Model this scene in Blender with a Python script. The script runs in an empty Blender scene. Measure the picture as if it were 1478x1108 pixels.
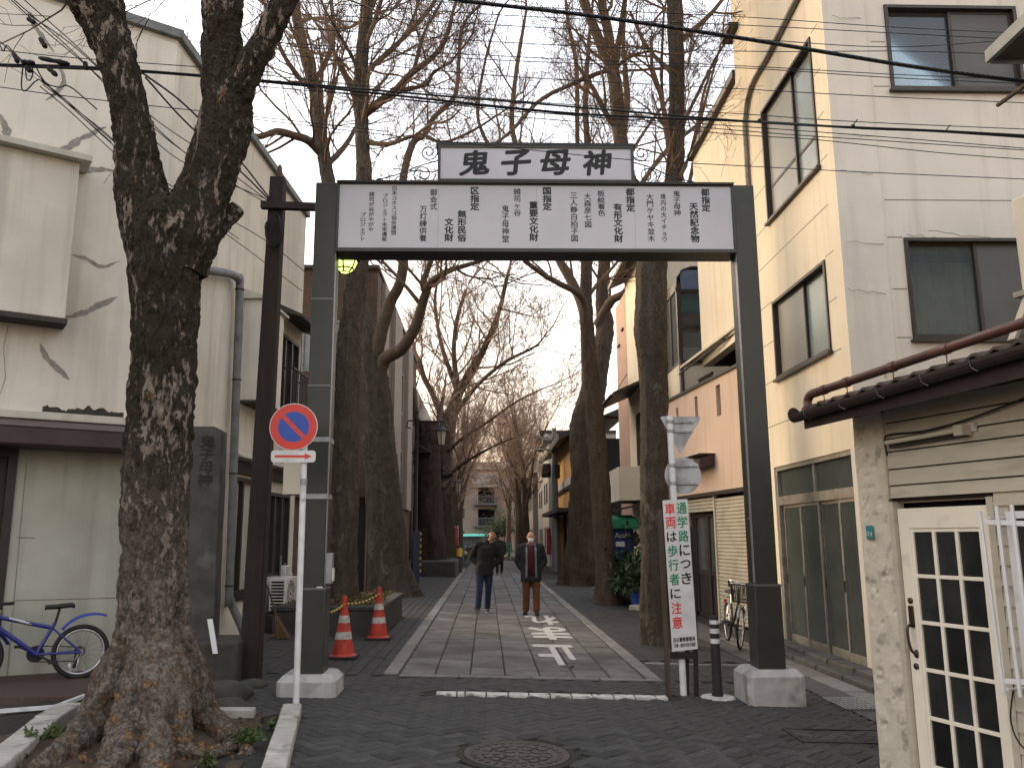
import bpy, bmesh, math, random
import numpy as np
from mathutils import Vector, Matrix

# ------------------------------------------------------------------ camera
scene = bpy.context.scene
COL = scene.collection
IW, IH, FPX = 1478.0, 1108.0, 1200.0
YAW, PITCH, ROLL, EYE = math.radians(1.7533), math.radians(10.4247), math.radians(0.35), 1.6
FWD = np.array([math.sin(YAW)*math.cos(PITCH), math.cos(YAW)*math.cos(PITCH), math.sin(PITCH)])
_r = np.array([math.cos(YAW), -math.sin(YAW), 0.0]); _u = np.cross(_r, FWD)
RGT = math.cos(ROLL)*_r - math.sin(ROLL)*_u
UPV = math.cos(ROLL)*_u + math.sin(ROLL)*_r
EYEP = np.array([0, 0, EYE])
cd = bpy.data.cameras.new('camera'); cam = bpy.data.objects.new('camera', cd); COL.objects.link(cam)
cd.sensor_fit = 'HORIZONTAL'; cd.sensor_width = 36.0; cd.lens = FPX/IW*36.0
cd.clip_start = 0.05; cd.clip_end = 2000
mw = Matrix.Identity(4)
for i in range(3):
    mw[i][0], mw[i][1], mw[i][2], mw[i][3] = RGT[i], UPV[i], -FWD[i], EYEP[i]
cam.matrix_world = mw
scene.camera = cam

# ------------------------------------------------------------------ light
SUN_EL, SUN_AZ = math.radians(16), math.radians(-52)      # azimuth from +Y towards +X: the sun is low, ahead and to the left
w = bpy.data.worlds.new('World'); scene.world = w; w.use_nodes = True
nt = w.node_tree; bg = nt.nodes['Background']
sky = nt.nodes.new('ShaderNodeTexSky'); sky.sky_type = 'NISHITA'; sky.sun_disc = False
sky.sun_elevation = SUN_EL; sky.sun_rotation = SUN_AZ
sky.air_density = 1.2; sky.dust_density = 4.0; sky.ozone_density = 1.0
mixs = nt.nodes.new('ShaderNodeMix'); mixs.data_type = 'RGBA'; mixs.inputs[0].default_value = 0.72
tcw = nt.nodes.new('ShaderNodeTexCoord'); sxw = nt.nodes.new('ShaderNodeSeparateXYZ'); nt.links.new(tcw.outputs['Generated'], sxw.inputs[0])
mrw = nt.nodes.new('ShaderNodeMapRange'); mrw.inputs[1].default_value = 0.0; mrw.inputs[2].default_value = 0.65; nt.links.new(sxw.outputs[2], mrw.inputs[0])
thin = nt.nodes.new('ShaderNodeValToRGB'); nt.links.new(mrw.outputs[0], thin.inputs[0])
cr = thin.color_ramp; cr.elements[0].color = (.50, .34, .25, 1); cr.elements[1].position = 1.0; cr.elements[1].color = (.68, .685, .73, 1)
e_ = cr.elements.new(.14); e_.color = (.66, .48, .37, 1); e_ = cr.elements.new(.38); e_.color = (1.0, .88, .76, 1); e_ = cr.elements.new(.62); e_.color = (.80, .79, .80, 1)
sc5 = nt.nodes.new('ShaderNodeVectorMath'); sc5.operation = 'SCALE'; sc5.inputs['Scale'].default_value = 5.0      # thin evening overcast, peach low down, paler blue above
nt.links.new(thin.outputs[0], sc5.inputs[0]); nt.links.new(sc5.outputs[0], mixs.inputs[7])
nt.links.new(sky.outputs[0], mixs.inputs[6]); nt.links.new(mixs.outputs[2], bg.inputs[0])
bg.inputs[1].default_value = 0.15
sd = bpy.data.lights.new('sun', 'SUN'); sun = bpy.data.objects.new('sun', sd); COL.objects.link(sun)
sd.energy = 1.5; sd.angle = math.radians(50); sd.color = (1.0, 0.79, 0.55)
dv = Vector((math.sin(SUN_AZ)*math.cos(SUN_EL), math.cos(SUN_AZ)*math.cos(SUN_EL), math.sin(SUN_EL)))
sun.rotation_euler = dv.to_track_quat('Z', 'Y').to_euler()
sun.location = (0, 0, 30)
vs = scene.view_settings
vs.view_transform = 'Standard'; vs.look = 'None'; vs.gamma = 1.0; vs.exposure = 1.8
vs.use_curve_mapping = False

# ------------------------------------------------------------------ measuring helpers (real depths, metres)
SLOPE = 0.03                                                # the ground falls gently to the right
def gz(x, y=0): return -SLOPE*x
def ray(px, py): return (px-IW/2)/FPX*RGT - (py-IH/2)/FPX*UPV + FWD
def P(px, py, Y): d = ray(px, py); return EYEP + d*(Y/d[1])
def PX(px, py, X): d = ray(px, py); return EYEP + d*(X/d[0])
def G(px, py): d = ray(px, py); return EYEP + d*(-EYE/(d[2]+SLOPE*d[0]))
def V(*a): return np.array(a, float)
class Frame:
    """a wall plane: o origin, u along the wall, n out of the wall, up is +Z"""
    def __init__(s, o, u, n):
        s.o = np.array(o, float); s.u = np.array(u, float)/np.linalg.norm(u); s.n = np.array(n, float)/np.linalg.norm(n)
    def pt(s, a, b, c): return s.o + s.u*a + s.n*b + V(0, 0, c)
    def hit(s, px, py, b=0.0):
        d = ray(px, py); q = s.o + s.n*b
        t = ((q-EYEP)@s.n)/(d@s.n); h = EYEP + d*t - s.o
        return h@s.u, h[2]
XY = Frame((0, 0, 0), (1, 0, 0), (0, 1, 0))               # plain world axes

# ------------------------------------------------------------------ numpy noise
def _hash(i, j, k, seed):
    n = (i*374761393 + j*668265263 + k*2147483647 + seed*1274126177) & 0xffffffff
    n = ((n ^ (n >> 13))*1274126177) & 0xffffffff
    return ((n ^ (n >> 16)) & 0xffff)/65535.0
def vnoise(p, seed=0):
    p = np.asarray(p, float); f = np.floor(p).astype(np.int64); t = p-f; t = t*t*(3-2*t)
    r = 0
    for a in (0, 1):
        for b in (0, 1):
            for c in (0, 1):
                wgt = (t[..., 0] if a else 1-t[..., 0])*(t[..., 1] if b else 1-t[..., 1])*(t[..., 2] if c else 1-t[..., 2])
                r = r + wgt*_hash(f[..., 0]+a, f[..., 1]+b, f[..., 2]+c, seed)
    return r*2-1
def fbm(p, seed=0, o=3):
    r = 0; a = 1.0; s = 1.0
    for k in range(o): r = r + a*vnoise(np.asarray(p)*s, seed+k); a *= .5; s *= 2.1
    return r

# ------------------------------------------------------------------ materials
MATS = {}
def mat(name, c, c2=None, scale=6.0, rough=0.75, bump=0.0, bscale=40.0, metal=0.0, spec=0.3, lo=.35, hi=.7, detail=6.0,
        streak=None, stretch=None, dirt=None, dscale=1.2, dlo=.5, dhi=.75, rnd=0.0, emit=None, estr=0.0, trans=0.0, alpha=1.0):
    m = bpy.data.materials.new(name); MATS[name] = m; m.use_nodes = True
    t = m.node_tree; N = t.nodes; L = t.links; b = N['Principled BSDF']
    b.inputs['Roughness'].default_value = rough; b.inputs['Metallic'].default_value = metal
    b.inputs['Specular IOR Level'].default_value = spec
    b.inputs['Transmission Weight'].default_value = trans
    b.inputs['Alpha'].default_value = alpha
    tc = N.new('ShaderNodeTexCoord'); vec = tc.outputs['Object']
    if stretch:
        mp = N.new('ShaderNodeMapping'); mp.inputs['Scale'].default_value = stretch; L.new(vec, mp.inputs[0]); vec = mp.outputs[0]
    def noise(sc, dt=detail):
        n = N.new('ShaderNodeTexNoise'); n.inputs['Scale'].default_value = sc; n.inputs['Detail'].default_value = dt
        L.new(vec, n.inputs['Vector']); return n.outputs['Fac']
    def ramp(f, a, z):
        r = N.new('ShaderNodeMapRange'); r.inputs[1].default_value = a; r.inputs[2].default_value = z; L.new(f, r.inputs[0]); return r.outputs[0]
    def mix(f, A, Bc):
        x = N.new('ShaderNodeMix'); x.data_type = 'RGBA'; L.new(f, x.inputs[0])
        for s, v in ((6, A), (7, Bc)):
            if isinstance(v, tuple): x.inputs[s].default_value = (*v, 1)
            else: L.new(v, x.inputs[s])
        return x.outputs[2]
    col = None
    if c2 is not None: col = mix(ramp(noise(scale), lo, hi), tuple(c), tuple(c2))
    if dirt is not None: col = mix(ramp(noise(dscale), dlo, dhi), col if col is not None else tuple(c), tuple(dirt))
    if streak is not None:
        mp2 = N.new('ShaderNodeMapping'); mp2.inputs['Scale'].default_value = (3.2, 3.2, .22); L.new(tc.outputs['Object'], mp2.inputs[0])
        n2 = N.new('ShaderNodeTexNoise'); n2.inputs['Scale'].default_value = 1.6; n2.inputs['Detail'].default_value = 7; L.new(mp2.outputs[0], n2.inputs['Vector'])
        f2 = N.new('ShaderNodeMapRange'); f2.inputs[1].default_value = .50; f2.inputs[2].default_value = .78; f2.inputs[4].default_value = .8; L.new(n2.outputs['Fac'], f2.inputs[0]); col = mix(f2.outputs[0], col if col is not None else tuple(c), tuple(streak))
    if rnd > 0:
        oi = N.new('ShaderNodeObjectInfo'); mr = N.new('ShaderNodeMapRange'); L.new(oi.outputs['Random'], mr.inputs[0])
        mr.inputs[3].default_value = 1-rnd; mr.inputs[4].default_value = 1+rnd
        hs = N.new('ShaderNodeHueSaturation'); L.new(mr.outputs[0], hs.inputs['Value'])
        if col is None: hs.inputs['Color'].default_value = (*c, 1)
        else: L.new(col, hs.inputs['Color'])
        col = hs.outputs[0]
    if col is None: b.inputs['Base Color'].default_value = (*c, 1)
    else: L.new(col, b.inputs['Base Color'])
    if bump > 0:
        bp = N.new('ShaderNodeBump'); bp.inputs['Strength'].default_value = 0.6; bp.inputs['Distance'].default_value = bump
        L.new(noise(bscale, 8.0), bp.inputs['Height']); L.new(bp.outputs[0], b.inputs['Normal'])
    if emit:
        b.inputs['Emission Color'].default_value = (*emit, 1); b.inputs['Emission Strength'].default_value = estr
    return m

def glass(name, tint, refl_rough=0.03, see=0.75):
    """window glass: fresnel gloss over a tinted see-through pane"""
    m = bpy.data.materials.new(name); MATS[name] = m; m.use_nodes = True
    t = m.node_tree; N = t.nodes; L = t.links; N.remove(N['Principled BSDF'])
    out = N['Material Output']; tr = N.new('ShaderNodeBsdfTransparent'); tr.inputs[0].default_value = (*tint, 1)
    gl = N.new('ShaderNodeBsdfGlossy'); gl.inputs['Roughness'].default_value = refl_rough
    gl.inputs[0].default_value = (.9, .95, 1, 1)
    df = N.new('ShaderNodeBsdfDiffuse'); df.inputs[0].default_value = (*[x*.5 for x in tint], 1)
    a = N.new('ShaderNodeMixShader'); a.inputs[0].default_value = see; L.new(df.outputs[0], a.inputs[1]); L.new(tr.outputs[0], a.inputs[2])
    fr = N.new('ShaderNodeFresnel'); fr.inputs[0].default_value = 1.55
    b = N.new('ShaderNodeMixShader'); L.new(fr.outputs[0], b.inputs[0]); L.new(a.outputs[0], b.inputs[1]); L.new(gl.outputs[0], b.inputs[2])
    L.new(b.outputs[0], out.inputs[0]); return m

def bark_mat(name, base, base2, flake, orange, moss=0.0, fl_lo=.56, fl_hi=.6, scale=3.2, ospot=.66, bump=.02, orange_low=False):
    m = bpy.data.materials.new(name); MATS[name] = m; m.use_nodes = True
    t = m.node_tree; N = t.nodes; L = t.links; b = N['Principled BSDF']
    b.inputs['Roughness'].default_value = .92; b.inputs['Specular IOR Level'].default_value = .12
    tc = N.new('ShaderNodeTexCoord')
    def mapd(s):
        mp = N.new('ShaderNodeMapping'); mp.inputs['Scale'].default_value = s; L.new(tc.outputs['Object'], mp.inputs[0]); return mp.outputs[0]
    def noise(v, sc, dt=8, ds=.0):
        n = N.new('ShaderNodeTexNoise'); n.inputs['Scale'].default_value = sc; n.inputs['Detail'].default_value = dt
        n.inputs['Distortion'].default_value = ds; n.inputs['Roughness'].default_value = .62
        L.new(v, n.inputs['Vector']); return n.outputs['Fac']
    def rng(f, a, z, lo=0., hi=1.):
        r = N.new('ShaderNodeMapRange'); r.inputs[1].default_value = a; r.inputs[2].default_value = z
        r.inputs[3].default_value = lo; r.inputs[4].default_value = hi; L.new(f, r.inputs[0]); return r.outputs[0]
    def mix(f, A, Bc):
        x = N.new('ShaderNodeMix'); x.data_type = 'RGBA'; L.new(f, x.inputs[0])
        for s, v in ((6, A), (7, Bc)):
            if isinstance(v, tuple): x.inputs[s].default_value = (*v, 1)
            else: L.new(v, x.inputs[s])
        return x.outputs[2]
    def math_(op, A, Bv):
        n = N.new('ShaderNodeMath'); n.operation = op
        for i, v in ((0, A), (1, Bv)):
            if isinstance(v, float): n.inputs[i].default_value = v
            else: L.new(v, n.inputs[i])
        n.use_clamp = False
        return n.outputs[0]
    vert = mapd((1, 1, .38)); iso = mapd((1, 1, 1))
    fine = noise(iso, 34, 10); mid = noise(vert, 9, 8)
    col = mix(rng(mid, .35, .65), tuple(base), tuple(base2))
    if moss > 0: col = mix(rng(noise(iso, 2.1, 5), .42, .62, 0, moss), col, (.030, .031, .014))
    # grey-pink scales where the old bark has flaked
    rag = math_('MULTIPLY', math_('SUBTRACT', noise(vert, 26, 10), .5), .55); fl = rng(math_('ADD', noise(vert, scale, 9, .9), rag), fl_lo, fl_hi)
    fcol = mix(rng(fine, .4, .62), tuple(flake), tuple(x*.5 for x in flake))
    col = mix(fl, col, fcol)
    orf = rng(noise(mapd((1, 1, .5)), scale*1.15, 9, .6), ospot, ospot+.03)
    if orange_low:
        sx = N.new('ShaderNodeSeparateXYZ'); L.new(tc.outputs['Object'], sx.inputs[0])
        orf2 = rng(math_('ADD', noise(mapd((1, 1, 1.6)), 6.0, 9, 1.2), rag), .545, .60)
        orf = math_('MAXIMUM', orf, math_('MULTIPLY', orf2, rng(sx.outputs['Z'], 1.0, .15)))
        col = mix(math_('MULTIPLY', rng(sx.outputs['Z'], 2.5, .9), rng(mid, .25, .55)), col, (.205, .170, .140))
    col = mix(orf, col, mix(rng(fine, .35, .65), tuple(orange), tuple(x*.55 for x in orange)))
    fl2 = rng(math_('ADD', noise(vert, scale*2.3, 9, 1.0), rag), fl_lo+.02, fl_hi+.05, 0, .8); col = mix(fl2, col, fcol)
    col = mix(rng(fine, .30, .60, .7, 0.), col, (.012, .010, .008))
    L.new(col, b.inputs['Base Color'])
    bp = N.new('ShaderNodeBump'); bp.inputs['Strength'].default_value = .9; bp.inputs['Distance'].default_value = bump
    hsum = math_('ADD', math_('ADD', mid, fine), math_('ADD', math_('MAXIMUM', fl, fl2), orf))
    L.new(hsum, bp.inputs['Height']); L.new(bp.outputs[0], b.inputs['Normal'])
    return m

# ------------------------------------------------------------------ mesh building
class B:
    def __init__(s, fr=XY): s.v = []; s.f = []; s.fr = fr
    def add(s, vs, fs):
        n = len(s.v); s.v += [tuple(x) for x in vs]; s.f += [tuple(i+n for i in q) for q in fs]; return s
    def box(s, a0, a1, b0, b1, c0, c1, fr=None):
        fr = fr or s.fr
        vs = [fr.pt(a, b, c) for c in (c0, c1) for b in (b0, b1) for a in (a0, a1)]
        return s.add(vs, [(0, 1, 3, 2), (4, 6, 7, 5), (0, 4, 5, 1), (2, 3, 7, 6), (0, 2, 6, 4), (1, 5, 7, 3)])
    def hexa(s, pts): return s.add(pts, [(0, 1, 2, 3), (7, 6, 5, 4), (0, 4, 5, 1), (1, 5, 6, 2), (2, 6, 7, 3), (3, 7, 4, 0)])
    def quad(s, *p): return s.add(p, [tuple(range(len(p)))])
    def prism(s, poly, d):
        """poly: list of 3d points, d: extrusion vector"""
        n = len(poly); poly = [np.array(p, float) for p in poly]; d = np.array(d, float)
        fs = [tuple(range(n)), tuple(range(2*n-1, n-1, -1))]+[(i, (i+1) % n, (i+1) % n+n, i+n) for i in range(n)]
        return s.add(poly+[p+d for p in poly], fs)
    def tube(s, pts, r, n=8, cap=True, close=False, flat=1.0):
        pts = np.array(pts, float); K = len(pts)
        r = np.full(K, r, float) if np.isscalar(r) else np.array(r, float)
        if close: T = np.roll(pts, -1, 0)-np.roll(pts, 1, 0)
        else: T = np.gradient(pts, axis=0)
        T /= np.linalg.norm(T, axis=1)[:, None]+1e-12
        ref = V(0, 0, 1) if abs(T[0][2]) < .9 else V(1, 0, 0)
        u = np.cross(ref, T[0]); u /= np.linalg.norm(u)
        vs = []; ang = np.arange(n)*2*math.pi/n
        for i in range(K):
            u = u-T[i]*(u@T[i]); u /= np.linalg.norm(u); wv = np.cross(T[i], u)
            vs += list(pts[i]+r[i]*(np.cos(ang)[:, None]*u+flat*np.sin(ang)[:, None]*wv))
        fs = []
        for i in range(K if close else K-1):
            j = (i+1) % K
            for k in range(n): fs.append((i*n+k, i*n+(k+1) % n, j*n+(k+1) % n, j*n+k))
        if cap and not close: fs += [tuple(range(n-1, -1, -1)), tuple(range((K-1)*n, K*n))]
        return s.add(vs, fs)
    def cyl(s, p0, p1, r, n=12, r1=None): return s.tube([p0, p1], [r, r if r1 is None else r1], n)
    def lathe(s, prof, base, n=24, axis=None):
        """prof: list (r, h); axis up unless given"""
        base = np.array(base, float); ax = V(0, 0, 1) if axis is None else np.array(axis, float)/np.linalg.norm(axis)
        u = np.cross(ax, V(1, 0, 0) if abs(ax[0]) < .9 else V(0, 1, 0)); u /= np.linalg.norm(u); wv = np.cross(ax, u)
        vs = []; ang = np.arange(n)*2*math.pi/n
        for r, h in prof: vs += list(base+ax*h+r*(np.cos(ang)[:, None]*u+np.sin(ang)[:, None]*wv))
        fs = [(i*n+k, i*n+(k+1) % n, (i+1)*n+(k+1) % n, (i+1)*n+k) for i in range(len(prof)-1) for k in range(n)]
        fs += [tuple(range(n-1, -1, -1)), tuple(range((len(prof)-1)*n, len(prof)*n))]
        return s.add(vs, fs)
    def ell(s, c, rx, ry, rz, n=12, m=8, rot=None):
        c = np.array(c, float); vs = []; R = np.eye(3) if rot is None else rot
        for i in range(1, m):
            th = math.pi*i/m
            for k in range(n):
                a = 2*math.pi*k/n
                vs.append(c+R@V(rx*math.sin(th)*math.cos(a), ry*math.sin(th)*math.sin(a), rz*math.cos(th)))
        vs += [c+R@V(0, 0, rz), c-R@V(0, 0, rz)]; t = (m-1)*n
        fs = [(i*n+k, (i+1)*n+k, (i+1)*n+(k+1) % n, i*n+(k+1) % n) for i in range(m-2) for k in range(n)]
        fs += [(t, k, (k+1) % n) for k in range(n)]+[(t+1, (m-2)*n+(k+1) % n, (m-2)*n+k) for k in range(n)]
        return s.add(vs, fs)

def link(name, me, m, parent):
    o = bpy.data.objects.new(name, me); COL.objects.link(o)
    if m is not None and not me.materials: me.materials.append(MATS[m] if isinstance(m, str) else m)
    if parent is not None:
        o.parent = parent; o.matrix_parent_inverse = Matrix.Translation(parent.location).inverted() if parent.parent is None and parent.type == 'EMPTY' else Matrix.Identity(4)
    return o
def obj(name, b, m, parent=None, smooth=False, bevel=0.0, seg=2, fix=True):
    me = bpy.data.meshes.new(name); me.from_pydata([tuple(map(float, p)) for p in b.v], [], b.f)
    if fix and len(b.f) < 20000:
        bm = bmesh.new(); bm.from_mesh(me); bmesh.ops.recalc_face_normals(bm, faces=bm.faces); bm.to_mesh(me); bm.free()
    if smooth:
        me.shade_smooth()
        if smooth == 'auto': me.set_sharp_from_angle(angle=math.radians(40))
    o = link(name, me, m, parent)
    if bevel > 0:
        md = o.modifiers.new('bevel', 'BEVEL'); md.width = bevel; md.segments = seg; md.limit_method = 'ANGLE'; md.angle_limit = math.radians(40)
        if not smooth: me.shade_smooth(); me.set_sharp_from_angle(angle=math.radians(30))
    return o
def npmesh(name, v, f, m, parent=None, smooth=True):
    """fast mesh: v (n,3), f (k,4) or (k,3) arrays"""
    me = bpy.data.meshes.new(name); n, k, c = len(v), len(f), f.shape[1]
    me.vertices.add(n); me.vertices.foreach_set('co', np.asarray(v, np.float32).ravel())
    me.loops.add(k*c); me.loops.foreach_set('vertex_index', np.asarray(f, np.int32).ravel())
    me.polygons.add(k); me.polygons.foreach_set('loop_start', np.arange(0, k*c, c, dtype=np.int32))
    me.update(calc_edges=True); me.validate()
    if smooth: me.shade_smooth()
    return link(name, me, m, parent)
def tag(o, label=None, cat=None, group=None, kind=None):
    for k, v in (('label', label), ('category', cat), ('group', group), ('kind', kind)):
        if v: o[k] = v
    return o
def thing(name, label, cat, loc=(0, 0, 0), group=None):
    o = bpy.data.objects.new(name, None); COL.objects.link(o); o.location = tuple(map(float, loc)); o.empty_display_size = .2
    return tag(o, label, cat, group)
def spline(pts, n):
    """Catmull-Rom through pts (k,d) sampled n times"""
    p = np.array(pts, float); k = len(p)
    if k == 2: t = np.linspace(0, 1, n)[:, None]; return p[0]*(1-t)+p[1]*t
    q = np.vstack([2*p[0]-p[1], p, 2*p[-1]-p[-2]]); out = []
    for s in np.linspace(0, k-1, n):
        i = min(int(s), k-2); t = s-i; a, b, c, d = q[i:i+4]
        out.append(.5*((2*b)+(c-a)*t+(2*a-5*b+4*c-d)*t*t+(3*b-a-3*c+d)*t**3))
    return np.array(out)

# lettering: the characters as flat meshes, built with Blender's own font
def text_mesh(s, size=1.0, fat=0.0, line=1.0):
    c = bpy.data.curves.new('lettering', 'FONT'); c.body = s; c.size = size; c.space_line = line
    c.align_x = 'CENTER'; c.align_y = 'CENTER'; c.resolution_u = 3; c.extrude = 0.0015/1
    o = bpy.data.objects.new('lettering', c); COL.objects.link(o)
    bpy.context.view_layer.update()
    me = bpy.data.meshes.new_from_object(o.evaluated_get(bpy.context.evaluated_depsgraph_get()))
    bpy.data.objects.remove(o); bpy.data.curves.remove(c)
    if fat > 0:                                              # heavier strokes: the outline stacked round a small circle
        n = len(me.vertices); co = np.empty(n*3); me.vertices.foreach_get('co', co); co = co.reshape(-1, 3); fs = [tuple(p.vertices) for p in me.polygons]
        vs, ff = [co], list(fs)
        for i in range(8):
            a = i*math.tau/8; vs.append(co+V(math.cos(a)*fat, math.sin(a)*fat, -.0002*(i+1))); ff += [tuple(q+n*(i+1) for q in f) for f in fs]
        me2 = bpy.data.meshes.new('lettering'); me2.from_pydata([tuple(map(float, p)) for p in np.vstack(vs)], [], ff); bpy.data.meshes.remove(me); me = me2
    return me
def lettering(s, fr, a, c, b, w, h, m, parent, bold=0.0, name='lettering', shear=0.0, slant=0.0):
    """fit the text into a w x h box centred at (a, c) of the frame, b out of the wall"""
    me = text_mesh(s, 1.0, bold, 1.0); me.name = name
    n = len(me.vertices); co = np.empty(n*3); me.vertices.foreach_get('co', co); co = co.reshape(-1, 3)
    lo, hi = co.min(0), co.max(0); mid = (lo+hi)/2; sp = hi-lo
    x = (co[:, 0]-mid[0])/sp[0]*w; y = (co[:, 1]-mid[1])/sp[1]*h; x = x+shear*y; y = y+slant*x
    out = fr.o+np.outer(a+x, fr.u)+np.outer(np.full(n, b)+co[:, 2], fr.n); out[:, 2] += c+y
    me.vertices.foreach_set('co', out.ravel()); me.update(); me.materials.clear()
    return link(name, me, m, parent)

# wall with real openings; cells are cut on the opening edges, reveals are modelled
def wall(fr, a0, a1, c0, c1, ops, thick=.18, b=0.0):
    k = B(fr)
    As = sorted({a0, a1, *[x for o in ops for x in o[:2]]}); Cs = sorted({c0, c1, *[x for o in ops for x in o[2:4]]})
    As = [x for x in As if a0 <= x <= a1]; Cs = [x for x in Cs if c0 <= x <= c1]
    def hole(i, j):
        a, c = (As[i]+As[i+1])/2, (Cs[j]+Cs[j+1])/2
        return any(o[0] < a < o[1] and o[2] < c < o[3] for o in ops)
    for i in range(len(As)-1):
        for j in range(len(Cs)-1):
            if hole(i, j): continue
            for bb in (b, b-thick): k.quad(fr.pt(As[i], bb, Cs[j]), fr.pt(As[i+1], bb, Cs[j]), fr.pt(As[i+1], bb, Cs[j+1]), fr.pt(As[i], bb, Cs[j+1]))
    def band(p, q): k.quad(fr.pt(p[0], b, p[1]), fr.pt(q[0], b, q[1]), fr.pt(q[0], b-thick, q[1]), fr.pt(p[0], b-thick, p[1]))
    for o in ops+[(a0, a1, c0, c1)]:
        band((o[0], o[2]), (o[1], o[2])); band((o[1], o[2]), (o[1], o[3])); band((o[1], o[3]), (o[0], o[3])); band((o[0], o[3]), (o[0], o[2]))
    return k
def rim(k, fr, a0, a1, c0, c1, wd, b0, b1):
    k.box(a0, a1, b0, b1, c0, c0+wd, fr); k.box(a0, a1, b0, b1, c1-wd, c1, fr)
    k.box(a0, a0+wd, b0, b1, c0+wd, c1-wd, fr); k.box(a1-wd, a1, b0, b1, c0+wd, c1-wd, fr); return k
def curtain(fr, a0, a1, c0, c1, b, m, parent, amp=.02, freq=46, seed=0):
    n = max(8, int((a1-a0)*60)); k = B()
    xs = np.linspace(a0, a1, n); z = amp*np.sin(xs*freq+1.3*np.sin(xs*9+seed))
    k.add([fr.pt(x, b+dz, c) for c in (c0, c1) for x, dz in zip(xs, z)], [(i, i+1, n+i+1, n+i) for i in range(n-1)])
    return obj('curtain', k, m, parent, smooth=True, fix=False)
# ================================================================== materials
mat('asphalt', (.036, .035, .034), (.052, .050, .048), 9, .9, .004, 160)
mat('brick_paver', (.034, .033, .032), (.056, .053, .051), 14, .82, .003, 150, rnd=.30, dirt=(.060, .056, .050), dscale=2.2, dlo=.52, dhi=.78)
mat('paver_joint', (.018, .017, .015), (.034, .033, .024), 20, .95, .004, 90)
mat('slab_stone', (.106, .101, .094), (.150, .144, .135), 7, .8, .003, 170, rnd=.28, dirt=(.075, .060, .054), dscale=1.7, dlo=.45, dhi=.72)
mat('border_stone', (.20, .19, .175), (.145, .138, .125), 10, .8, .003, 150, rnd=.14)
mat('white_paint', (.58, .56, .52), (.36, .35, .32), 13, .7, .001, 120, dirt=(.19, .18, .165), dscale=9, dlo=.56, dhi=.66)
mat('road_white', (.52, .51, .47), (.42, .41, .38), 12, .7, .001, 120, dirt=(.2, .19, .175), dscale=16, dlo=.64, dhi=.72)
mat('kerb_concrete', (.40, .38, .335), (.29, .275, .24), 7, .85, .004, 110, dirt=(.10, .095, .075), dscale=4.5, dlo=.55, dhi=.72)
mat('pedestal_concrete', (.42, .41, .39), (.30, .295, .28), 7, .85, .003, 60, dirt=(.17, .165, .15), dscale=4, dlo=.54, dhi=.74)
mat('soil', (.050, .034, .022), (.085, .058, .036), 16, .95, .012, 55, dirt=(.03, .024, .015), dscale=4)
mat('brown_pave', (.062, .043, .035), (.085, .058, .046), 30, .85, .002, 120)
mat('gate_paint', (.022, .0245, .0195), (.027, .0295, .024), 5, .42, .0004, 200, spec=.45, dirt=(.046, .043, .035), dscale=3.5, dlo=.6, dhi=.85, streak=(.034, .034, .028))
mat('gate_dark', (.010, .010, .009), None, rough=.45, spec=.4)
mat('gate_edge', (.17, .175, .17), None, rough=.35, metal=.6)
mat('sign_white', (.46, .46, .485), (.42, .42, .445), 2.0, .28, spec=.5)
mat('ink', (.012, .012, .013), None, rough=.5)
mat('sign_red', (.58, .030, .015), (.50, .026, .014), 9, .38, spec=.5)
mat('sign_blue', (.004, .055, .34), (.004, .048, .30), 9, .38, spec=.5)
mat('sign_grey', (.42, .43, .44), (.37, .38, .39), 6, .5, metal=.1, dirt=(.20, .20, .19), dscale=6)
mat('sign_plate', (.62, .62, .61), (.50, .50, .49), 6, .45)
mat('sign_green', (.01, .20, .09), None, rough=.5)
mat('letter_red', (.62, .03, .03), None, rough=.5)
mat('pole_white', (.66, .67, .68), (.54, .55, .55), 9, .45, dirt=(.30, .28, .25), dscale=7, dlo=.62, dhi=.75)
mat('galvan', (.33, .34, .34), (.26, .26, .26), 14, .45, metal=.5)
mat('dark_wood', (.020, .015, .012), (.030, .023, .018), 18, .85, .002, 80, stretch=(1, 1, .1))
mat('old_wood', (.085, .062, .042), (.045, .032, .023), 16, .85, .002, 80, stretch=(1, 1, .1))
mat('stucco', (.64, .60, .52), (.58, .545, .47), 2.2, .9, .003, 95, dirt=(.48, .455, .39), dscale=.9, dlo=.5, dhi=.8, streak=(.40, .375, .315))
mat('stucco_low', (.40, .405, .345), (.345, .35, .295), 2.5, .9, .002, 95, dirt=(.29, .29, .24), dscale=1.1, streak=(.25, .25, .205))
mat('crack', (.20, .185, .16), (.30, .28, .245), 14, .9, .002, 80)
mat('black_mould', (.025, .024, .02), (.06, .056, .046), 12, .95, .004, 60)
mat('cornice', (.52, .50, .43), (.42, .40, .34), 6, .8)
mat('maroon', (.050, .032, .032), (.060, .039, .039), 6, .6, dirt=(.034, .022, .022), dscale=2)
mat('maroon_top_lit', (.105, .078, .078), (.085, .062, .062), 6, .6, dirt=(.05, .04, .04), dscale=3)  # paler copy of the maroon; light on the top slope is in the colour
mat('void', (.008, .008, .008), None, rough=.9, spec=.1)
mat('room_dark', (.020, .019, .018), None, rough=.9, spec=.1)
mat('pipe_grey', (.155, .165, .165), (.12, .128, .128), 6, .5, dirt=(.09, .09, .085), dscale=3)
mat('dark_frame', (.026, .022, .019), (.034, .029, .025), 8, .5)
mat('bronze_frame', (.048, .040, .034), (.060, .050, .042), 8, .42, metal=.3)
mat('silver_frame', (.27, .25, .22), (.20, .185, .16), 9, .45, metal=.4, dirt=(.12, .11, .095), dscale=4)
mat('cream', (.67, .59, .455), (.635, .56, .43), 1.3, .85, .002, 70, dirt=(.61, .525, .385), dscale=.9, dlo=.52, dhi=.85, streak=(.55, .465, .34))
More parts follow.
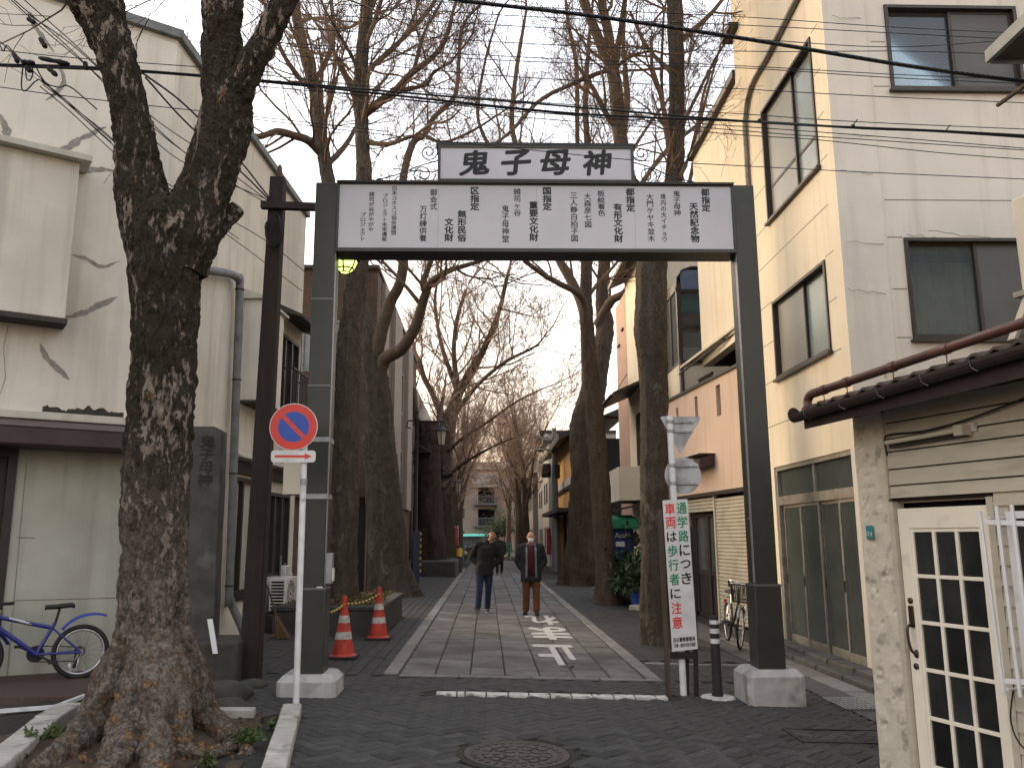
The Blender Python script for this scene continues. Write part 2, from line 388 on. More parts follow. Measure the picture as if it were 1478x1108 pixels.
mat('greywall', (.63, .585, .51), (.585, .545, .475), 1.6, .88, .004, 60, dirt=(.55, .51, .445), dscale=.8, dlo=.5, dhi=.85, streak=(.49, .45, .385))
mat('groove', (.22, .19, .14), None, rough=.9)
mat('pinkwall', (.57, .425, .325), (.54, .40, .305), 1.5, .88, .003, 90, dirt=(.48, .355, .27), dscale=.9, dlo=.55, dhi=.85, streak=(.43, .315, .235))
mat('rosewall', (.46, .30, .225), (.42, .275, .205), 1.5, .88, .003, 90, dirt=(.35, .235, .18), dscale=.9)
mat('pale', (.60, .54, .43), (.54, .485, .385), 1.5, .85, .002, 70, dirt=(.44, .395, .315), dscale=1)
mat('shutter', (.50, .455, .36), (.44, .40, .31), 5, .6, dirt=(.36, .325, .25), dscale=2)
mat('stone_dark', (.050, .049, .045), (.082, .080, .074), 5, .88, .006, 40, dirt=(.13, .13, .12), dscale=2.6, dlo=.56, dhi=.72)
mat('stone_base', (.040, .039, .034), (.064, .061, .052), 8, .9, .008, 40, dirt=(.032, .034, .020), dscale=3)
mat('carved', (.034, .033, .030), None, rough=.95)
mat('planter_stone', (.038, .037, .035), (.056, .054, .050), 6, .8, .004, 50)
mat('cone_red', (.46, .045, .024), (.36, .036, .022), 9, .55, dirt=(.13, .03, .02), dscale=11, dlo=.52, dhi=.74)
mat('cone_white', (.52, .49, .45), (.27, .24, .21), 16, .5)
mat('rubber', (.016, .015, .015), (.024, .022, .021), 12, .75)
mat('yellow', (.60, .38, .05), (.48, .30, .05), 9, .55)
mat('black_paint', (.014, .014, .014), None, rough=.5)
mat('bike_blue', (.018, .022, .18), (.016, .02, .15), 9, .32, spec=.55)
mat('fender_blue', (.035, .055, .34), (.03, .045, .27), 8, .45)
mat('alloy', (.52, .52, .53), (.40, .40, .41), 12, .32, metal=.8)
mat('chrome', (.62, .62, .62), None, rough=.22, metal=1.0)
mat('black_plastic', (.016, .016, .017), (.022, .022, .023), 10, .5)
mat('white_plastic', (.62, .61, .57), (.55, .54, .50), 5, .5, dirt=(.44, .43, .39), dscale=5)
mat('tile_brown', (.118, .071, .044), (.082, .049, .031), 11, .75, rnd=.22)
mat('tile_joint', (.062, .046, .036), None, rough=.9)
mat('taupe', (.30, .25, .21), (.26, .22, .185), 3, .85)
mat('iron', (.014, .014, .014), (.02, .019, .018), 12, .55, spec=.4)
mat('lamp_glass', (.42, .40, .33), None, rough=.35)
mat('lamp_lit', (.70, .80, .30), None, rough=.4, emit=(.72, .95, .18), estr=1.0)
mat('siding', (.47, .415, .33), (.42, .37, .295), 4, .8, .001, 60, stretch=(1, 1, 6), dirt=(.33, .29, .23), dscale=2.6, dlo=.52, dhi=.8, rnd=.05)
mat('pier_stucco', (.58, .52, .42), (.48, .43, .345), 9, .92, .010, 30, dirt=(.30, .265, .205), dscale=7, dlo=.58, dhi=.7)
mat('door_cream', (.80, .73, .60), (.74, .67, .545), 3, .5, .0006, 50, dirt=(.52, .465, .375), dscale=5, dlo=.6, dhi=.8)
mat('brass', (.055, .038, .026), (.085, .058, .036), 12, .4, metal=.7)
mat('white_bar', (.70, .69, .68), (.62, .61, .60), 5, .45, dirt=(.5, .49, .47), dscale=7, dlo=.6, dhi=.8)
mat('roof_tile', (.050, .032, .028), (.070, .045, .038), 8, .5, rnd=.16)
mat('brown_pipe', (.100, .045, .035), (.075, .034, .027), 6, .42, dirt=(.05, .025, .02), dscale=3)
mat('eave_brown', (.030, .021, .018), (.042, .029, .024), 8, .65)
mat('soffit', (.060, .052, .042), (.048, .041, .034), 6, .9)
mat('plate_green', (.035, .21, .19), (.03, .16, .15), 12, .5)
mat('cable', (.008, .008, .008), None, rough=.6)
mat('vend_blue', (.012, .03, .16), (.01, .025, .13), 6, .4)
mat('awning_green', (.012, .16, .07), (.010, .125, .055), 5, .7)
mat('leaf_dark', (.018, .040, .014), (.040, .068, .020), 9, .6, rnd=.2)
mat('leaf_weed', (.035, .060, .014), (.070, .085, .026), 14, .7)
mat('leaf_dry', (.19, .10, .04), (.11, .06, .03), 14, .8)
mat('terracotta', (.14, .07, .045), (.10, .05, .035), 8, .85)
mat('orange_wall', (.62, .345, .11), (.57, .315, .10), 2, .85)
mat('panel_white', (.52, .50, .45), (.46, .44, .40), 2, .7)
mat('far_concrete', (.36, .325, .29), (.31, .28, .25), 2, .85)
mat('far_brick', (.26, .205, .165), (.22, .175, .142), 2, .85)
mat('far_steel', (.12, .125, .13), (.09, .095, .10), 4, .6)
mat('teal_sign', (.10, .42, .38), None, rough=.5, emit=(.25, .85, .72), estr=.12)
mat('banner_red', (.50, .06, .06), (.42, .05, .05), 6, .7)
mat('banner_green', (.03, .30, .17), None, rough=.7)
mat('blue_barrier', (.05, .075, .115), (.04, .06, .09), 6, .6)
mat('straw', (.13, .08, .035), (.09, .055, .025), 30, .9, stretch=(1, 1, .1))
mat('blue_plastic', (.015, .06, .30), None, rough=.45)
mat('skin', (.44, .25, .165), (.40, .225, .145), 9, .55)
mat('skin_pale', (.46, .26, .18), (.42, .235, .16), 9, .55)
mat('hair', (.010, .009, .008), None, rough=.55)
mat('cloth_black', (.010, .010, .011), (.016, .016, .017), 9, .85, .002, 60)
mat('cloth_coat', (.010, .012, .015), (.018, .020, .023), 9, .8, .002, 60)
mat('denim', (.014, .020, .042), (.022, .030, .058), 12, .9, .001, 90)
mat('cloth_rust', (.115, .045, .018), (.09, .035, .014), 10, .9, .001, 90)
mat('cloth_maroon', (.060, .009, .012), (.045, .007, .009), 10, .9, .001, 90)
mat('cloth_grey', (.15, .155, .17), (.11, .115, .13), 12, .9, .001, 90)
mat('mask_white', (.70, .70, .70), None, rough=.8)
mat('shoe', (.022, .016, .014), (.035, .026, .022), 9, .6)
mat('shoe_grey', (.09, .09, .085), (.05, .05, .048), 9, .7)
mat('sole', (.5, .49, .46), None, rough=.7)
mat('tile_grey', (.09, .088, .082), (.06, .058, .054), 7, .75)
mat('curtain_white', (.55, .57, .62), (.47, .49, .54), 3, .9)
mat('curtain_teal', (.17, .23, .25), (.14, .19, .21), 3, .9)
mat('frosted', (.205, .245, .235), (.17, .205, .195), 1.6, .22, spec=.55)
mat('frosted_dark', (.055, .068, .062), (.042, .053, .048), 1.4, .2, spec=.55)
mat('frosted_grey', (.19, .18, .155), (.165, .155, .135), 1.6, .35, spec=.45)
mat('mesh_screen', (.105, .105, .10), (.085, .085, .082), 2, .6)
glass('pane', (.80, .86, .86), .03, .9)
glass('pane_dark', (.35, .38, .37), .04, .6)
mat('door_pane', (.012, .013, .013), (.026, .027, .026), 5, .16, .0008, 9, spec=.6, rnd=.5)
mat('brown_box', (.20, .12, .065), None, rough=.8)
mat('teal_box', (.10, .24, .25), None, rough=.7)
mat('blue_sheet', (.13, .17, .24), (.10, .13, .19), 4, .3)
mat('manhole', (.050, .043, .036), (.072, .062, .052), 18, .55, .002, 90, metal=.5)
bark_mat('bark_near', (.033, .028, .019), (.058, .048, .035), (.38, .315, .25), (.40, .21, .09), moss=.8, fl_lo=.555, fl_hi=.605, scale=4.2, ospot=.66, bump=.045, orange_low=True)
bark_mat('bark_grey', (.066, .055, .043), (.106, .089, .070), (.20, .170, .135), (.24, .12, .05), moss=.35, fl_lo=.58, fl_hi=.62, scale=3.4, ospot=.74, bump=.02)
bark_mat('bark_limb', (.105, .076, .055), (.155, .115, .084), (.22, .17, .125), (.2, .12, .06), moss=.15, fl_lo=.6, fl_hi=.68, scale=2.4, ospot=.8, bump=.015)
bark_mat('bark_brown', (.076, .054, .040), (.118, .086, .063), (.145, .118, .092), (.15, .085, .045), moss=.2, fl_lo=.62, fl_hi=.7, scale=2.0, ospot=.8, bump=.02)
bark_mat('bark_dead', (.030, .021, .016), (.055, .037, .026), (.10, .062, .040), (.16, .07, .03), moss=.0, fl_lo=.60, fl_hi=.75, scale=1.4, ospot=.72, bump=.03)
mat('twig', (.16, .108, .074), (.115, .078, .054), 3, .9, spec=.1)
mat('twig_far_sunlit', (.31, .21, .15), (.23, .155, .11), 1.5, .9, spec=.1)  # paler, warmer twig colour: sunlit glow on the far crowns is painted in
mat('cut_wood', (.20, .20, .19), (.12, .115, .10), 9, .85)

# ================================================================== ground
def struct(o): o['kind'] = 'structure'; return o
def sheet(name, poly, z, m, nx=1, ny=1, parent=None, thick=0.0):
    """poly: (x,y) outline lying on the sloped ground, z above it"""
    k = B()
    if thick > 0: k.prism([V(x, y, gz(x)+z-thick) for x, y in poly], (0, 0, thick))
    else: k.quad(*[V(x, y, gz(x)+z) for x, y in poly])
    return obj(name, k, m, parent)
kg = B()
xs = [-400, -9, 9, 400]; ys = [-30, 60, 900]
for i in range(3):
    for j in range(2):
        cz = lambda x: -SLOPE*max(-9, min(9, x))-.05
        kg.quad(V(xs[i], ys[j], cz(xs[i])), V(xs[i+1], ys[j], cz(xs[i+1])), V(xs[i+1], ys[j+1], cz(xs[i+1])), V(xs[i], ys[j+1], cz(xs[i])))
ground = struct(obj('ground', kg, 'asphalt'))

MH = G(746, 1088)                                            # manhole centre
rnd = random.Random(5)
def in_pit(x, y): return y < 7.95 and x < -1.83+(7.91-y)*.23+.02
def plaza_ok(x, y):
    if in_pit(x, y): return False
    if y > 7.9 and x < -3.35: return False
    if x > 3.62 and y > 6.0: return False
    if y > 10.02: return False
    if y > 8.93 and y < 9.235 and -.62 < x < 2.02: return False
    if (x-MH[0])**2+(y-MH[1])**2 < .47**2: return False
    return True
def paver_mesh(L, Wd, nm, j=.006, h=.05, ch=.006):
    k = B(); a, b = L/2-j/2, Wd/2-j/2
    ring = lambda i, z: [V(-a+i, -b+i, z), V(a-i, -b+i, z), V(a-i, b-i, z), V(-a+i, b-i, z)]
    k.add(ring(0, -h)+ring(0, -ch)+ring(ch, 0), [(0, 1, 5, 4), (1, 2, 6, 5), (2, 3, 7, 6), (3, 0, 4, 7), (4, 5, 9, 8), (5, 6, 10, 9), (6, 7, 11, 10), (7, 4, 8, 11), (8, 9, 10, 11)])
    return k
TILT = math.atan(SLOPE)
def ground_matrix(x, y, rz, dz=0.0, tx=0.0, ty=0.0):
    return Matrix.Translation((x, y, gz(x)+dz)) @ Matrix.Rotation(TILT+ty, 4, 'Y') @ Matrix.Rotation(tx, 4, 'X') @ Matrix.Rotation(rz, 4, 'Z')
plaza = struct(sheet('pavement', [(-4.2, 3.0), (5.2, 3.0), (5.2, 10.3), (-4.2, 10.3)], -.018, 'paver_joint'))
WB = .112
bricks = []
c45 = math.sqrt(.5)
for i in range(-95, 130):
    for j in range(-60, 150):
        d = (i-j) % 4
        if d == 0: cx, cy, rz = (i+1)*WB, (j+.5)*WB, 0.0
        elif d == 3: cx, cy, rz = (i+.5)*WB, (j+1)*WB, math.pi/2
        else: continue
        x, y = (cx-cy)*c45, (cx+cy)*c45
        if not (-3.4 < x < 4.3 and 4.6 < y < 10.1) or not plaza_ok(x, y): continue
        bricks.append((x, y, rz+math.pi/4))
def in_view(x, y):
    d = V(x, y, gz(x))-EYEP; z = d@FWD
    return abs(FPX*(d@RGT)/z) < IW/2+25 and -FPX*(d@UPV)/z < IH/2+22
pm = bpy.data.meshes.new('brick'); kk = paver_mesh(2*WB, WB, 'brick'); pm.from_pydata([tuple(p) for p in kk.v], [], kk.f); pm.materials.append(MATS['brick_paver'])
seen = sorted([b for b in bricks if in_view(b[0], b[1])], key=lambda b: b[1])
near = set(seen[:300]); kb = B()
bpc = bmesh.new()
for b in bricks:
    dz = rnd.uniform(-.004, .003); M = ground_matrix(b[0], b[1], b[2]+rnd.uniform(-.02, .02), dz, rnd.uniform(-.012, .012), rnd.uniform(-.012, .012))
    if b in near:
        o = bpy.data.objects.new('brick', pm); COL.objects.link(o); o.parent = plaza; o.matrix_world = M
    elif in_view(b[0], b[1]) or True:
        Mn = np.array(M); n0 = len(kb.v)
        kb.v += [tuple(Mn[:3, :3] @ np.array(p)+Mn[:3, 3]) for p in kk.v]; kb.f += [tuple(q+n0 for q in f) for f in kk.f]
o = obj('brick_field', kb, 'brick_paver', plaza, fix=False); o['kind'] = 'stuff'

# side pavers along the lane: dark blocks in long rows
lane_side = struct(sheet('side_pavement', [(-4.6, 10.0), (5.2, 10.0), (5.2, 120), (-4.6, 120)], -.022, 'paver_joint'))
ks = B(); kk2 = paver_mesh(.30, .15, 'p')
def side_ok(x, y):
    return not (-1.24 < x < 2.08) and not (x < -1.66 and 13.8 < y < 17.35)
for x0, x1 in ((-3.9, -1.2), (2.06, 4.25)):
    y = 10.02; r = 0
    xx = x0+.075
    while xx < x1:
        y = 10.17+(.15 if r % 2 else 0)
        while y < 34:
            if not (x0 > 0 and 11.42 < y < 11.7) and side_ok(xx, y):
                M = np.array(ground_matrix(xx, y, math.pi/2+rnd.uniform(-.01, .01), rnd.uniform(-.003, .003), rnd.uniform(-.008, .008), rnd.uniform(-.008, .008)))
                n0 = len(ks.v); ks.v += [tuple(M[:3, :3] @ np.array(p)+M[:3, 3]) for p in kk2.v]; ks.f += [tuple(q+n0 for q in f) for f in kk2.f]
            y += .30
        xx += .15; r += 1
o = obj('paver_field', ks, 'brick_paver', lane_side, fix=False); o['kind'] = 'stuff'

# the stone-slab lane
lane = struct(sheet('stone_path', [(-1.24, 10.1), (2.08, 10.1), (2.08, 130), (-1.24, 130)], -.012, 'paver_joint'))
def slab(name, x0, x1, y0, y1, m, parent, j=.007, z=.004, h=.05, ch=.010, tilt=.005, jy=.021):
    k = B(); q = [rnd.uniform(-tilt, tilt) for _ in range(4)]; c = [(x0+j, y0+jy), (x1-j, y0+jy), (x1-j, y1-jy), (x0+j, y1-jy)]
    mx, my = (x0+x1)/2, (y0+y1)/2
    ring = lambda i, zz, top: [V(x+(i if x < mx else -i), y+(i if y < my else -i), gz(x)+zz+(t if top else 0)) for (x, y), t in zip(c, q)]
    k.add(ring(0, z-h, 0)+ring(0, z-ch, 1)+ring(ch, z, 1), [(0, 1, 5, 4), (1, 2, 6, 5), (2, 3, 7, 6), (3, 0, 4, 7), (4, 5, 9, 8), (5, 6, 10, 9), (6, 7, 11, 10), (7, 4, 8, 11), (8, 9, 10, 11)])
    if parent == 'list': return k
    return obj(name, k, m, parent, fix=False)
cols = np.linspace(-1.03, 1.87, 8); cnt = 0; rest = B(); allslabs = []
for ci in range(7):
    y = 10.24
    while y < 60:
        L = rnd.choice([.45, .6, .75, .9]); allslabs.append((y, cols[ci], cols[ci+1], y+L)); y += L
allslabs.sort()
for n, (y, x0, x1, y1) in enumerate(allslabs):
    if n < 290: slab('slab', x0, x1, y, y1, 'slab_stone', lane)
    else: k = slab('slab', x0, x1, y, y1, None, 'list'); rest.add(k.v, k.f)
o = obj('slab_field', rest, 'slab_stone', lane, fix=False); o['kind'] = 'stuff'
for x0, x1 in ((-1.23, -1.04), (1.88, 2.07)):
    y = 10.24
    while y < 44:
        slab('border_stone', x0, x1, y, min(y+.9, 44), 'border_stone', lane, z=.006); y += .9
for x0, x1 in ((-1.03, -.33), (-.33, .52), (.52, 1.32), (1.32, 2.07)):
    slab('edge_stone', x0, x1, 10.12, 10.235, 'border_stone', lane, z=.008)
for x0, x1 in ((2.1, 2.9), (2.9, 3.6), (3.6, 4.2)):
    slab('strip_stone', x0, x1, 11.46, 11.60, 'border_stone', lane_side, z=.006)
# concrete gutter along the right-hand houses and its grating
gut = struct(sheet('gutter', [(3.60, 5.6), (4.30, 5.6), (4.30, 40), (3.60, 40)], .004, 'tile_grey'))
for i in range(6):
    y0 = 8.6+i*1.0
    slab('gutter_stone', 3.95, 4.25, y0, y0+1.0, 'border_stone', gut, z=.012)
kgr = B(); y0, x0 = 8.55, 3.55
for i in range(9): kgr.box(x0+i*.045, x0+i*.045+.018, y0, y0+.62, gz(x0)+.010, gz(x0)+.022)
for i in range(7): kgr.box(x0, x0+.40, y0+i*.1, y0+i*.1+.018, gz(x0)+.008, gz(x0)+.018)
tag(obj('drain_grate', kgr, 'galvan'), 'steel drain grating in the gutter by the glass sliding doors', 'drain')
# white stop line of painted blocks
t = thing('stop_line', 'row of white painted blocks set across the dark brick paving', 'road marking', (0.7, 9.08, gz(.7)))
x = -.53; first = True
for i, wd in enumerate([.215, .08, .215, .225, .21, .215, .22, .215, .215, .22, .215, .12]):
    if x+wd > 1.97: wd = 1.97-x
    slab('paving_block', x, x+wd, 9.01, 9.15, 'white_paint', t, j=.005, z=.010, h=.04, ch=.003, jy=.002, tilt=.001); x += wd+.004
# painted characters on the lane (they face the traffic that comes out of the lane)
rm = thing('road_lettering', 'worn white painted stop characters upside down on the stone slabs', 'road marking', (1.2, 12.5, gz(1.2)))
class Flat(Frame):
    def pt(s, a, b, c): return V(0, 0, 0)
def road_char(ch, pxl, pxr, yn, yf):
    a = G(pxl, yn); bq = G(pxr, yn); f = G((pxl+pxr)/2, yf)
    me = text_mesh(ch, 1.0, .03); n = len(me.vertices); co = np.empty(n*3); me.vertices.foreach_get('co', co); co = co.reshape(-1, 3)
    lo, hi = co.min(0), co.max(0); mid = (lo+hi)/2; sp = hi-lo
    X = (a[0]+bq[0])/2-(co[:, 0]-mid[0])/sp[0]*(bq[0]-a[0]); Y = (a[1]+f[1])/2-(co[:, 1]-mid[1])/sp[1]*(f[1]-a[1])
    out = np.stack([X, Y, -SLOPE*X+.0095+co[:, 2]*.5], 1); me.vertices.foreach_set('co', out.ravel()); me.update(); me.materials.clear(); me.name = 'character'
    link('character', me, 'road_white', rm)
road_char('止', 780, 847, 960, 931); road_char('ま', 769, 829, 923, 905); road_char('れ', 762, 810, 901, 888.5)
# manholes
mh = thing('manhole_cover', 'large round iron manhole cover in the brick paving', 'manhole', (MH[0], MH[1], gz(MH[0])))
def tiltpts(k, x, y, z0=0.0):
    M = np.array(ground_matrix(x, y, 0, z0)); k.v = [tuple(M[:3, :3] @ np.array(p)+M[:3, 3]) for p in k.v]; return k
k = B(); k.lathe([(.46, -.03), (.46, .0), (.405, .004), (.40, -.004)], (0, 0, 0), 48); obj('collar', tiltpts(k, MH[0], MH[1]), 'paver_joint', mh, smooth='auto')
k = B(); k.lathe([(.40, -.02), (.40, .006), (.375, .008), (.365, .003), (.0, .003)], (0, 0, 0), 48); obj('frame', tiltpts(k, MH[0], MH[1]), 'manhole', mh, smooth='auto')
k = B()
for i in range(30):
    a = i*math.tau/30; u = V(math.cos(a), math.sin(a), 0); q = V(-math.sin(a), math.cos(a), 0)
    k.hexa([u*.31-q*.012+V(0, 0, .003), u*.31+q*.012+V(0, 0, .003), u*.35+q*.012+V(0, 0, .003), u*.35-q*.012+V(0, 0, .003), u*.31-q*.010+V(0, 0, .010), u*.31+q*.010+V(0, 0, .010), u*.35+q*.010+V(0, 0, .010), u*.35-q*.010+V(0, 0, .010)])
for ri, rr in enumerate((.05, .13, .21)):
    nn = (4, 9, 15)[ri]
    for i in range(nn):
        a0, a1 = (i+.1)*math.tau/nn, (i+.82)*math.tau/nn
        arc = [V(math.cos(a)*r, math.sin(a)*r, .003) for r, aa in ((rr, np.linspace(a0, a1, 4)), (rr+.055, np.linspace(a1, a0, 4))) for a in aa]
        k.prism(arc, (0, 0, .006))
obj('cover', tiltpts(k, MH[0], MH[1]), 'manhole', mh)['kind'] = 'stuff'
k = B(); k.lathe([(.085, -.01), (.085, .0115), (0, .0115)], (0, 0, 0), 24); c = G(816, 962); tag(obj('valve_cover', tiltpts(k, c[0]+.02, c[1]), 'manhole', None, smooth='auto'), 'small iron valve cover at the near end of the slabs', 'manhole')
# square inspection cover, right
c = G(1215, 1062); k = B(); k.box(-.30, .30, -.16, .16, -.02, .006); M = None
mc = thing('inspection_cover', 'rectangular cover paved like the bricks near the small house', 'manhole', (c[0], c[1], gz(c[0])))
kf = B(); rim(kf, Frame((0, 0, 0), (1, 0, 0), (0, 0, 1)), -.36, .36, -.36, .36, .0, 0, 0) if False else None
kf = B()
for s_ in (-1, 1):
    kf.box(-.42, .42, s_*.24-.012, s_*.24+.012, -.02, .008); kf.box(s_*.42-.012, s_*.42+.012, -.24, .24, -.02, .0075)
obj('frame', tiltpts(kf, c[0], c[1]), 'iron', mc)

# ---- left forecourt, its edging, the tree pit
fore = struct(sheet('forecourt', [(-12, 8.35), (-4.35, 8.35), (-3.55, 8.62), (-3.3, 9.15), (-3.3, 13.8), (-12, 13.8)], .012, 'brown_pave', thick=.08))
k = B(); pts = [G(-60, 1033), G(80, 1022), G(138, 1000), G(175, 975)]
for a, b_ in zip(pts[:-1], pts[1:]):
    d = b_-a; d /= np.linalg.norm(d); q = np.cross(d, V(0, 0, 1))*.022
    k.hexa([a-q, a+q, b_+q, b_-q, a-q+V(0, 0, .03), a+q+V(0, 0, .03), b_+q+V(0, 0, .03), b_-q+V(0, 0, .03)])
struct(tag(obj('edging', k, 'pole_white'), None))
pit = struct(sheet('tree_pit', [(-3.9, 4.6), (-1.3, 4.6), (-1.75, 7.9), (-3.75, 7.75)], -.03, 'paver_joint'))
def kerb_run(pts, wd, h, lens, parent, m='kerb_concrete'):
    for (a, b_) in zip(pts[:-1], pts[1:]):
        a = V(*a, 0); b_ = V(*b_, 0); L = np.linalg.norm(b_-a); d = (b_-a)/L; q = V(d[1], -d[0], 0)*wd; s = 0
        while s < L-.05:
            e = min(L, s+lens*rnd.uniform(.9, 1.1)); p0, p1 = a+d*(s+.004), a+d*(e-.004)
            base = [p0, p1, p1+q, p0+q]; lift = rnd.uniform(-.006, .006)
            for p in base: p[2] = gz(p[0])-.08
            top = [p+V(0, 0, .08+h+lift) for p in base]
            obj('kerb_stone', B().hexa(base+top), m, parent, bevel=.012); s = e
kerb_run([(-1.835, 7.93), (-1.27, 4.6)], -.165, .085, .62, pit)
kerb_run([(-3.62, 7.74), (-2.05, 7.86)], .13, .07, .6, pit)
kerb_run([(-3.74, 7.76), (-3.66, 7.2), (-3.16, 5.2)], -.20, .09, .62, pit)
# ================================================================== gate
GY = 8.86                                                   # front plane of the posts
gate = thing('street_gate', 'dark green steel gateway with white lettered boards spanning the lane', 'gate', (0.45, GY+.12, gz(.45)))
gf = Frame((0, GY, 0), (1, 0, 0), (0, -1, 0))
ztop = gf.hit(455, 263)[1]
def gx(px, py): return gf.hit(px, py)[0]
xl0, xl1 = gx(456, 265), gx(487, 265)
xr0, xr1 = gx(1058, 267), gx(1085, 267)
xr1 = xr0+(xl1-xl0)*.98
DEP = .26
zs = gf.hit(1100, 845)[1]                                    # top of the sleeve
for side, (x0, x1) in (('l', (xl0, xl1)), ('r', (xr0, xr1))):
    xc = (x0+x1)/2; zg = gz(xc)
    hp = .20 if side == 'l' else .36
    zp = zg+hp if side == 'l' else zg+.34
    wl = (x1-x0)/2
    k = B(); k.box(x0, x1, GY, GY+DEP, zs, ztop); post = obj('post', k, 'gate_paint', gate, bevel=.008)
    s_in = x1 if side == 'l' else x0-.005; k = B(); k.box(s_in+.0005, s_in+.0045, GY+.012, GY+.075, zs+.03, ztop-.03); obj('lit_edge_strip', k, 'galvan', post)  # pale metal strip added so the post's inner face looks lit
    k = B(); k.box(xc-wl-.022, xc+wl+.022, GY-.022, GY+DEP+.022, zp-.02, zs); obj('post_sleeve', k, 'gate_paint', gate, bevel=.008)
    k = B(); k.box(xc-wl-.026, xc+wl+.026, GY-.026, GY+DEP+.026, zs-.004, zs+.016); obj('sleeve_cap', k, 'gate_edge', gate)
    for zz in ([gf.hit(470, 431)[1], gf.hit(470, 556)[1]] if side == 'l' else []):
        k = B(); k.box(x0-.004, x1+.004, GY-.004, GY+DEP+.004, zz-.005, zz+.005); obj('joint_strip', k, 'gate_edge', gate)
    for zz in ([gf.hit(470, 634)[1], gf.hit(470, 716)[1]] if side == 'l' else []):
        k = B(); k.box(x0-.008, x1+.008, GY-.008, GY+DEP+.008, zz-.026, zz+.026); obj('strap', k, 'galvan', gate)
    # concrete pedestal
    hw = .30; k = B(); y0, y1 = GY-.16, GY+DEP+.16
    if side == 'r': y0, y1 = GY-.15, GY+DEP+.17
    c = .055
    def ring(e, z, ch=.05):
        X0, X1, Y0, Y1 = xc-hw-e, xc+hw+e, y0-e, y1+e
        return [V(X0+ch, Y0, z), V(X1-ch, Y0, z), V(X1, Y0+ch, z), V(X1, Y1-ch, z), V(X1-ch, Y1, z), V(X0+ch, Y1, z), V(X0, Y1-ch, z), V(X0, Y0+ch, z)]
    rs = ring(0, zg-.15)+ring(-.005, zp-.06)+ring(-.06, zp)
    fs = [(i*8+j, i*8+(j+1) % 8, (i+1)*8+(j+1) % 8, (i+1)*8+j) for i in range(2) for j in range(8)]+[tuple(range(16, 24)), tuple(range(7, -1, -1))]
    obj('pedestal', B().add(rs, fs), 'pedestal_concrete', gate, bevel=.004)
# main board
bz0, bz1 = gf.hit(487, 363)[1], gf.hit(487, 264)[1]
bx0, bx1 = xl1-.002, xr0+.002
k = B(); k.box(bx0, bx1, GY+.02, GY+.30, bz0, bz1); obj('beam', k, 'gate_dark', gate, bevel=.004)
k = B(); k.box(bx0, bx1, GY-.03, GY+.33, bz1, bz1+.025); obj('beam_cap', k, 'gate_dark', gate)
k = B(); k.box(bx0, bx1, -.02, .012, bz0, bz0+.045, gf); k.box(bx0, bx1, -.02, .012, bz1-.014, bz1, gf); k.box(bx0, bx0+.03, -.02, .012, bz0+.045, bz1-.014, gf); k.box(bx1-.03, bx1, -.02, .012, bz0+.045, bz1-.014, gf); obj('board_frame', k, 'gate_paint', gate, bevel=.004)
mid = (bx0+bx1)/2
for i in range(4):
    a0 = bx0+.03+i*(bx1-bx0-.06)/4; a1 = a0+(bx1-bx0-.06)/4-.002
    k = B(gf); k.box(a0, a1, -.012, -.004, bz0+.045, bz1-.014); obj('board_panel', k, 'sign_white', gate)
colm = [('雑司が谷がやがや', 536.6, 276.6, 334.6, 0), ('プロジェクト', 524.4, 306.5, 347.5, 0), ('日本ユネスコ協会連盟', 569.5, 268.6, 338.7, 0),
        ('プロジェクト未来遺産', 556.2, 279, 348, 0), ('御会式', 625.9, 272.5, 303, 0), ('万灯練供養', 611, 297.3, 348.4, 0),
        ('区指定', 685.2, 269.7, 303.8, 1), ('無形民俗', 666.8, 303, 349, 1), ('文化財', 648.2, 314.6, 348.4, 1), ('雑司ヶ谷', 746.4, 271.6, 311.6, 0),
        ('鬼子母神堂', 729.4, 296, 349.5, 0), ('重要文化財', 770, 290.4, 348, 1), ('国指定', 789.4, 270, 303.7, 1), ('板絵着色', 867.4, 274.5, 311.5, 0),
        ('大森彦七図', 847.9, 278.6, 328.6, 0), ('三人静白拍子図', 828, 278, 348.8, 0), ('都指定', 909.3, 271.3, 305.4, 1), ('有形文化財', 891.5, 293.3, 349.8, 1),
        ('都指定', 1017.7, 272, 305.4, 1), ('天然記念物', 1001, 293, 350, 1), ('鬼子母神', 976.3, 275, 311.5, 0), ('境内の大イチョウ', 956.8, 279.4, 349.3, 0), ('大門ケヤキ並木', 937.8, 279.4, 348.8, 0)]
for s, px, y0, y1, bold in colm:
    a, c1 = gf.hit(px, y0); _, c0 = gf.hit(px, y1)
    n = len(s); wd = (14.0 if bold else (8.6 if n >= 8 or s == 'プロジェクト' else 11.4))*.0074
    lettering('\n'.join(s), gf, a, (c0+c1)/2, -.004, wd, c1-c0, 'ink', gate, bold=.036 if bold else .017)
# name board on top
ta, tc1 = gf.hit(632, 209); ta1, _ = gf.hit(914, 209); tc0 = bz1+.026
k = B(gf); k.box(ta, ta1, -.27, -.02, tc0, tc1); obj('name_box', k, 'gate_paint', gate, bevel=.004)
k = B(gf); k.box(ta-.02, ta1+.02, -.29, .012, tc1, tc1+.03); obj('name_cap', k, 'gate_dark', gate)
k = B(); rim(k, gf, ta, ta1, tc0, tc1, .032, -.02, .008); obj('name_frame', k, 'gate_paint', gate)
k = B(gf); k.box(ta+.032, ta1-.032, -.012, -.006, tc0+.032, tc1-.032); obj('name_panel', k, 'sign_white', gate)
for ch, px0, px1 in (('鬼', 664, 708), ('子', 723, 767), ('母', 779, 824), ('神', 841, 883)):
    a0, c1 = gf.hit(px0, 216); a1, c0 = gf.hit(px1, 253)
    lettering(ch, gf, (a0+a1)/2, (c0+c1)/2, -.005, a1-a0, c1-c0, 'ink', gate, bold=.034, shear=.10, slant=.07)
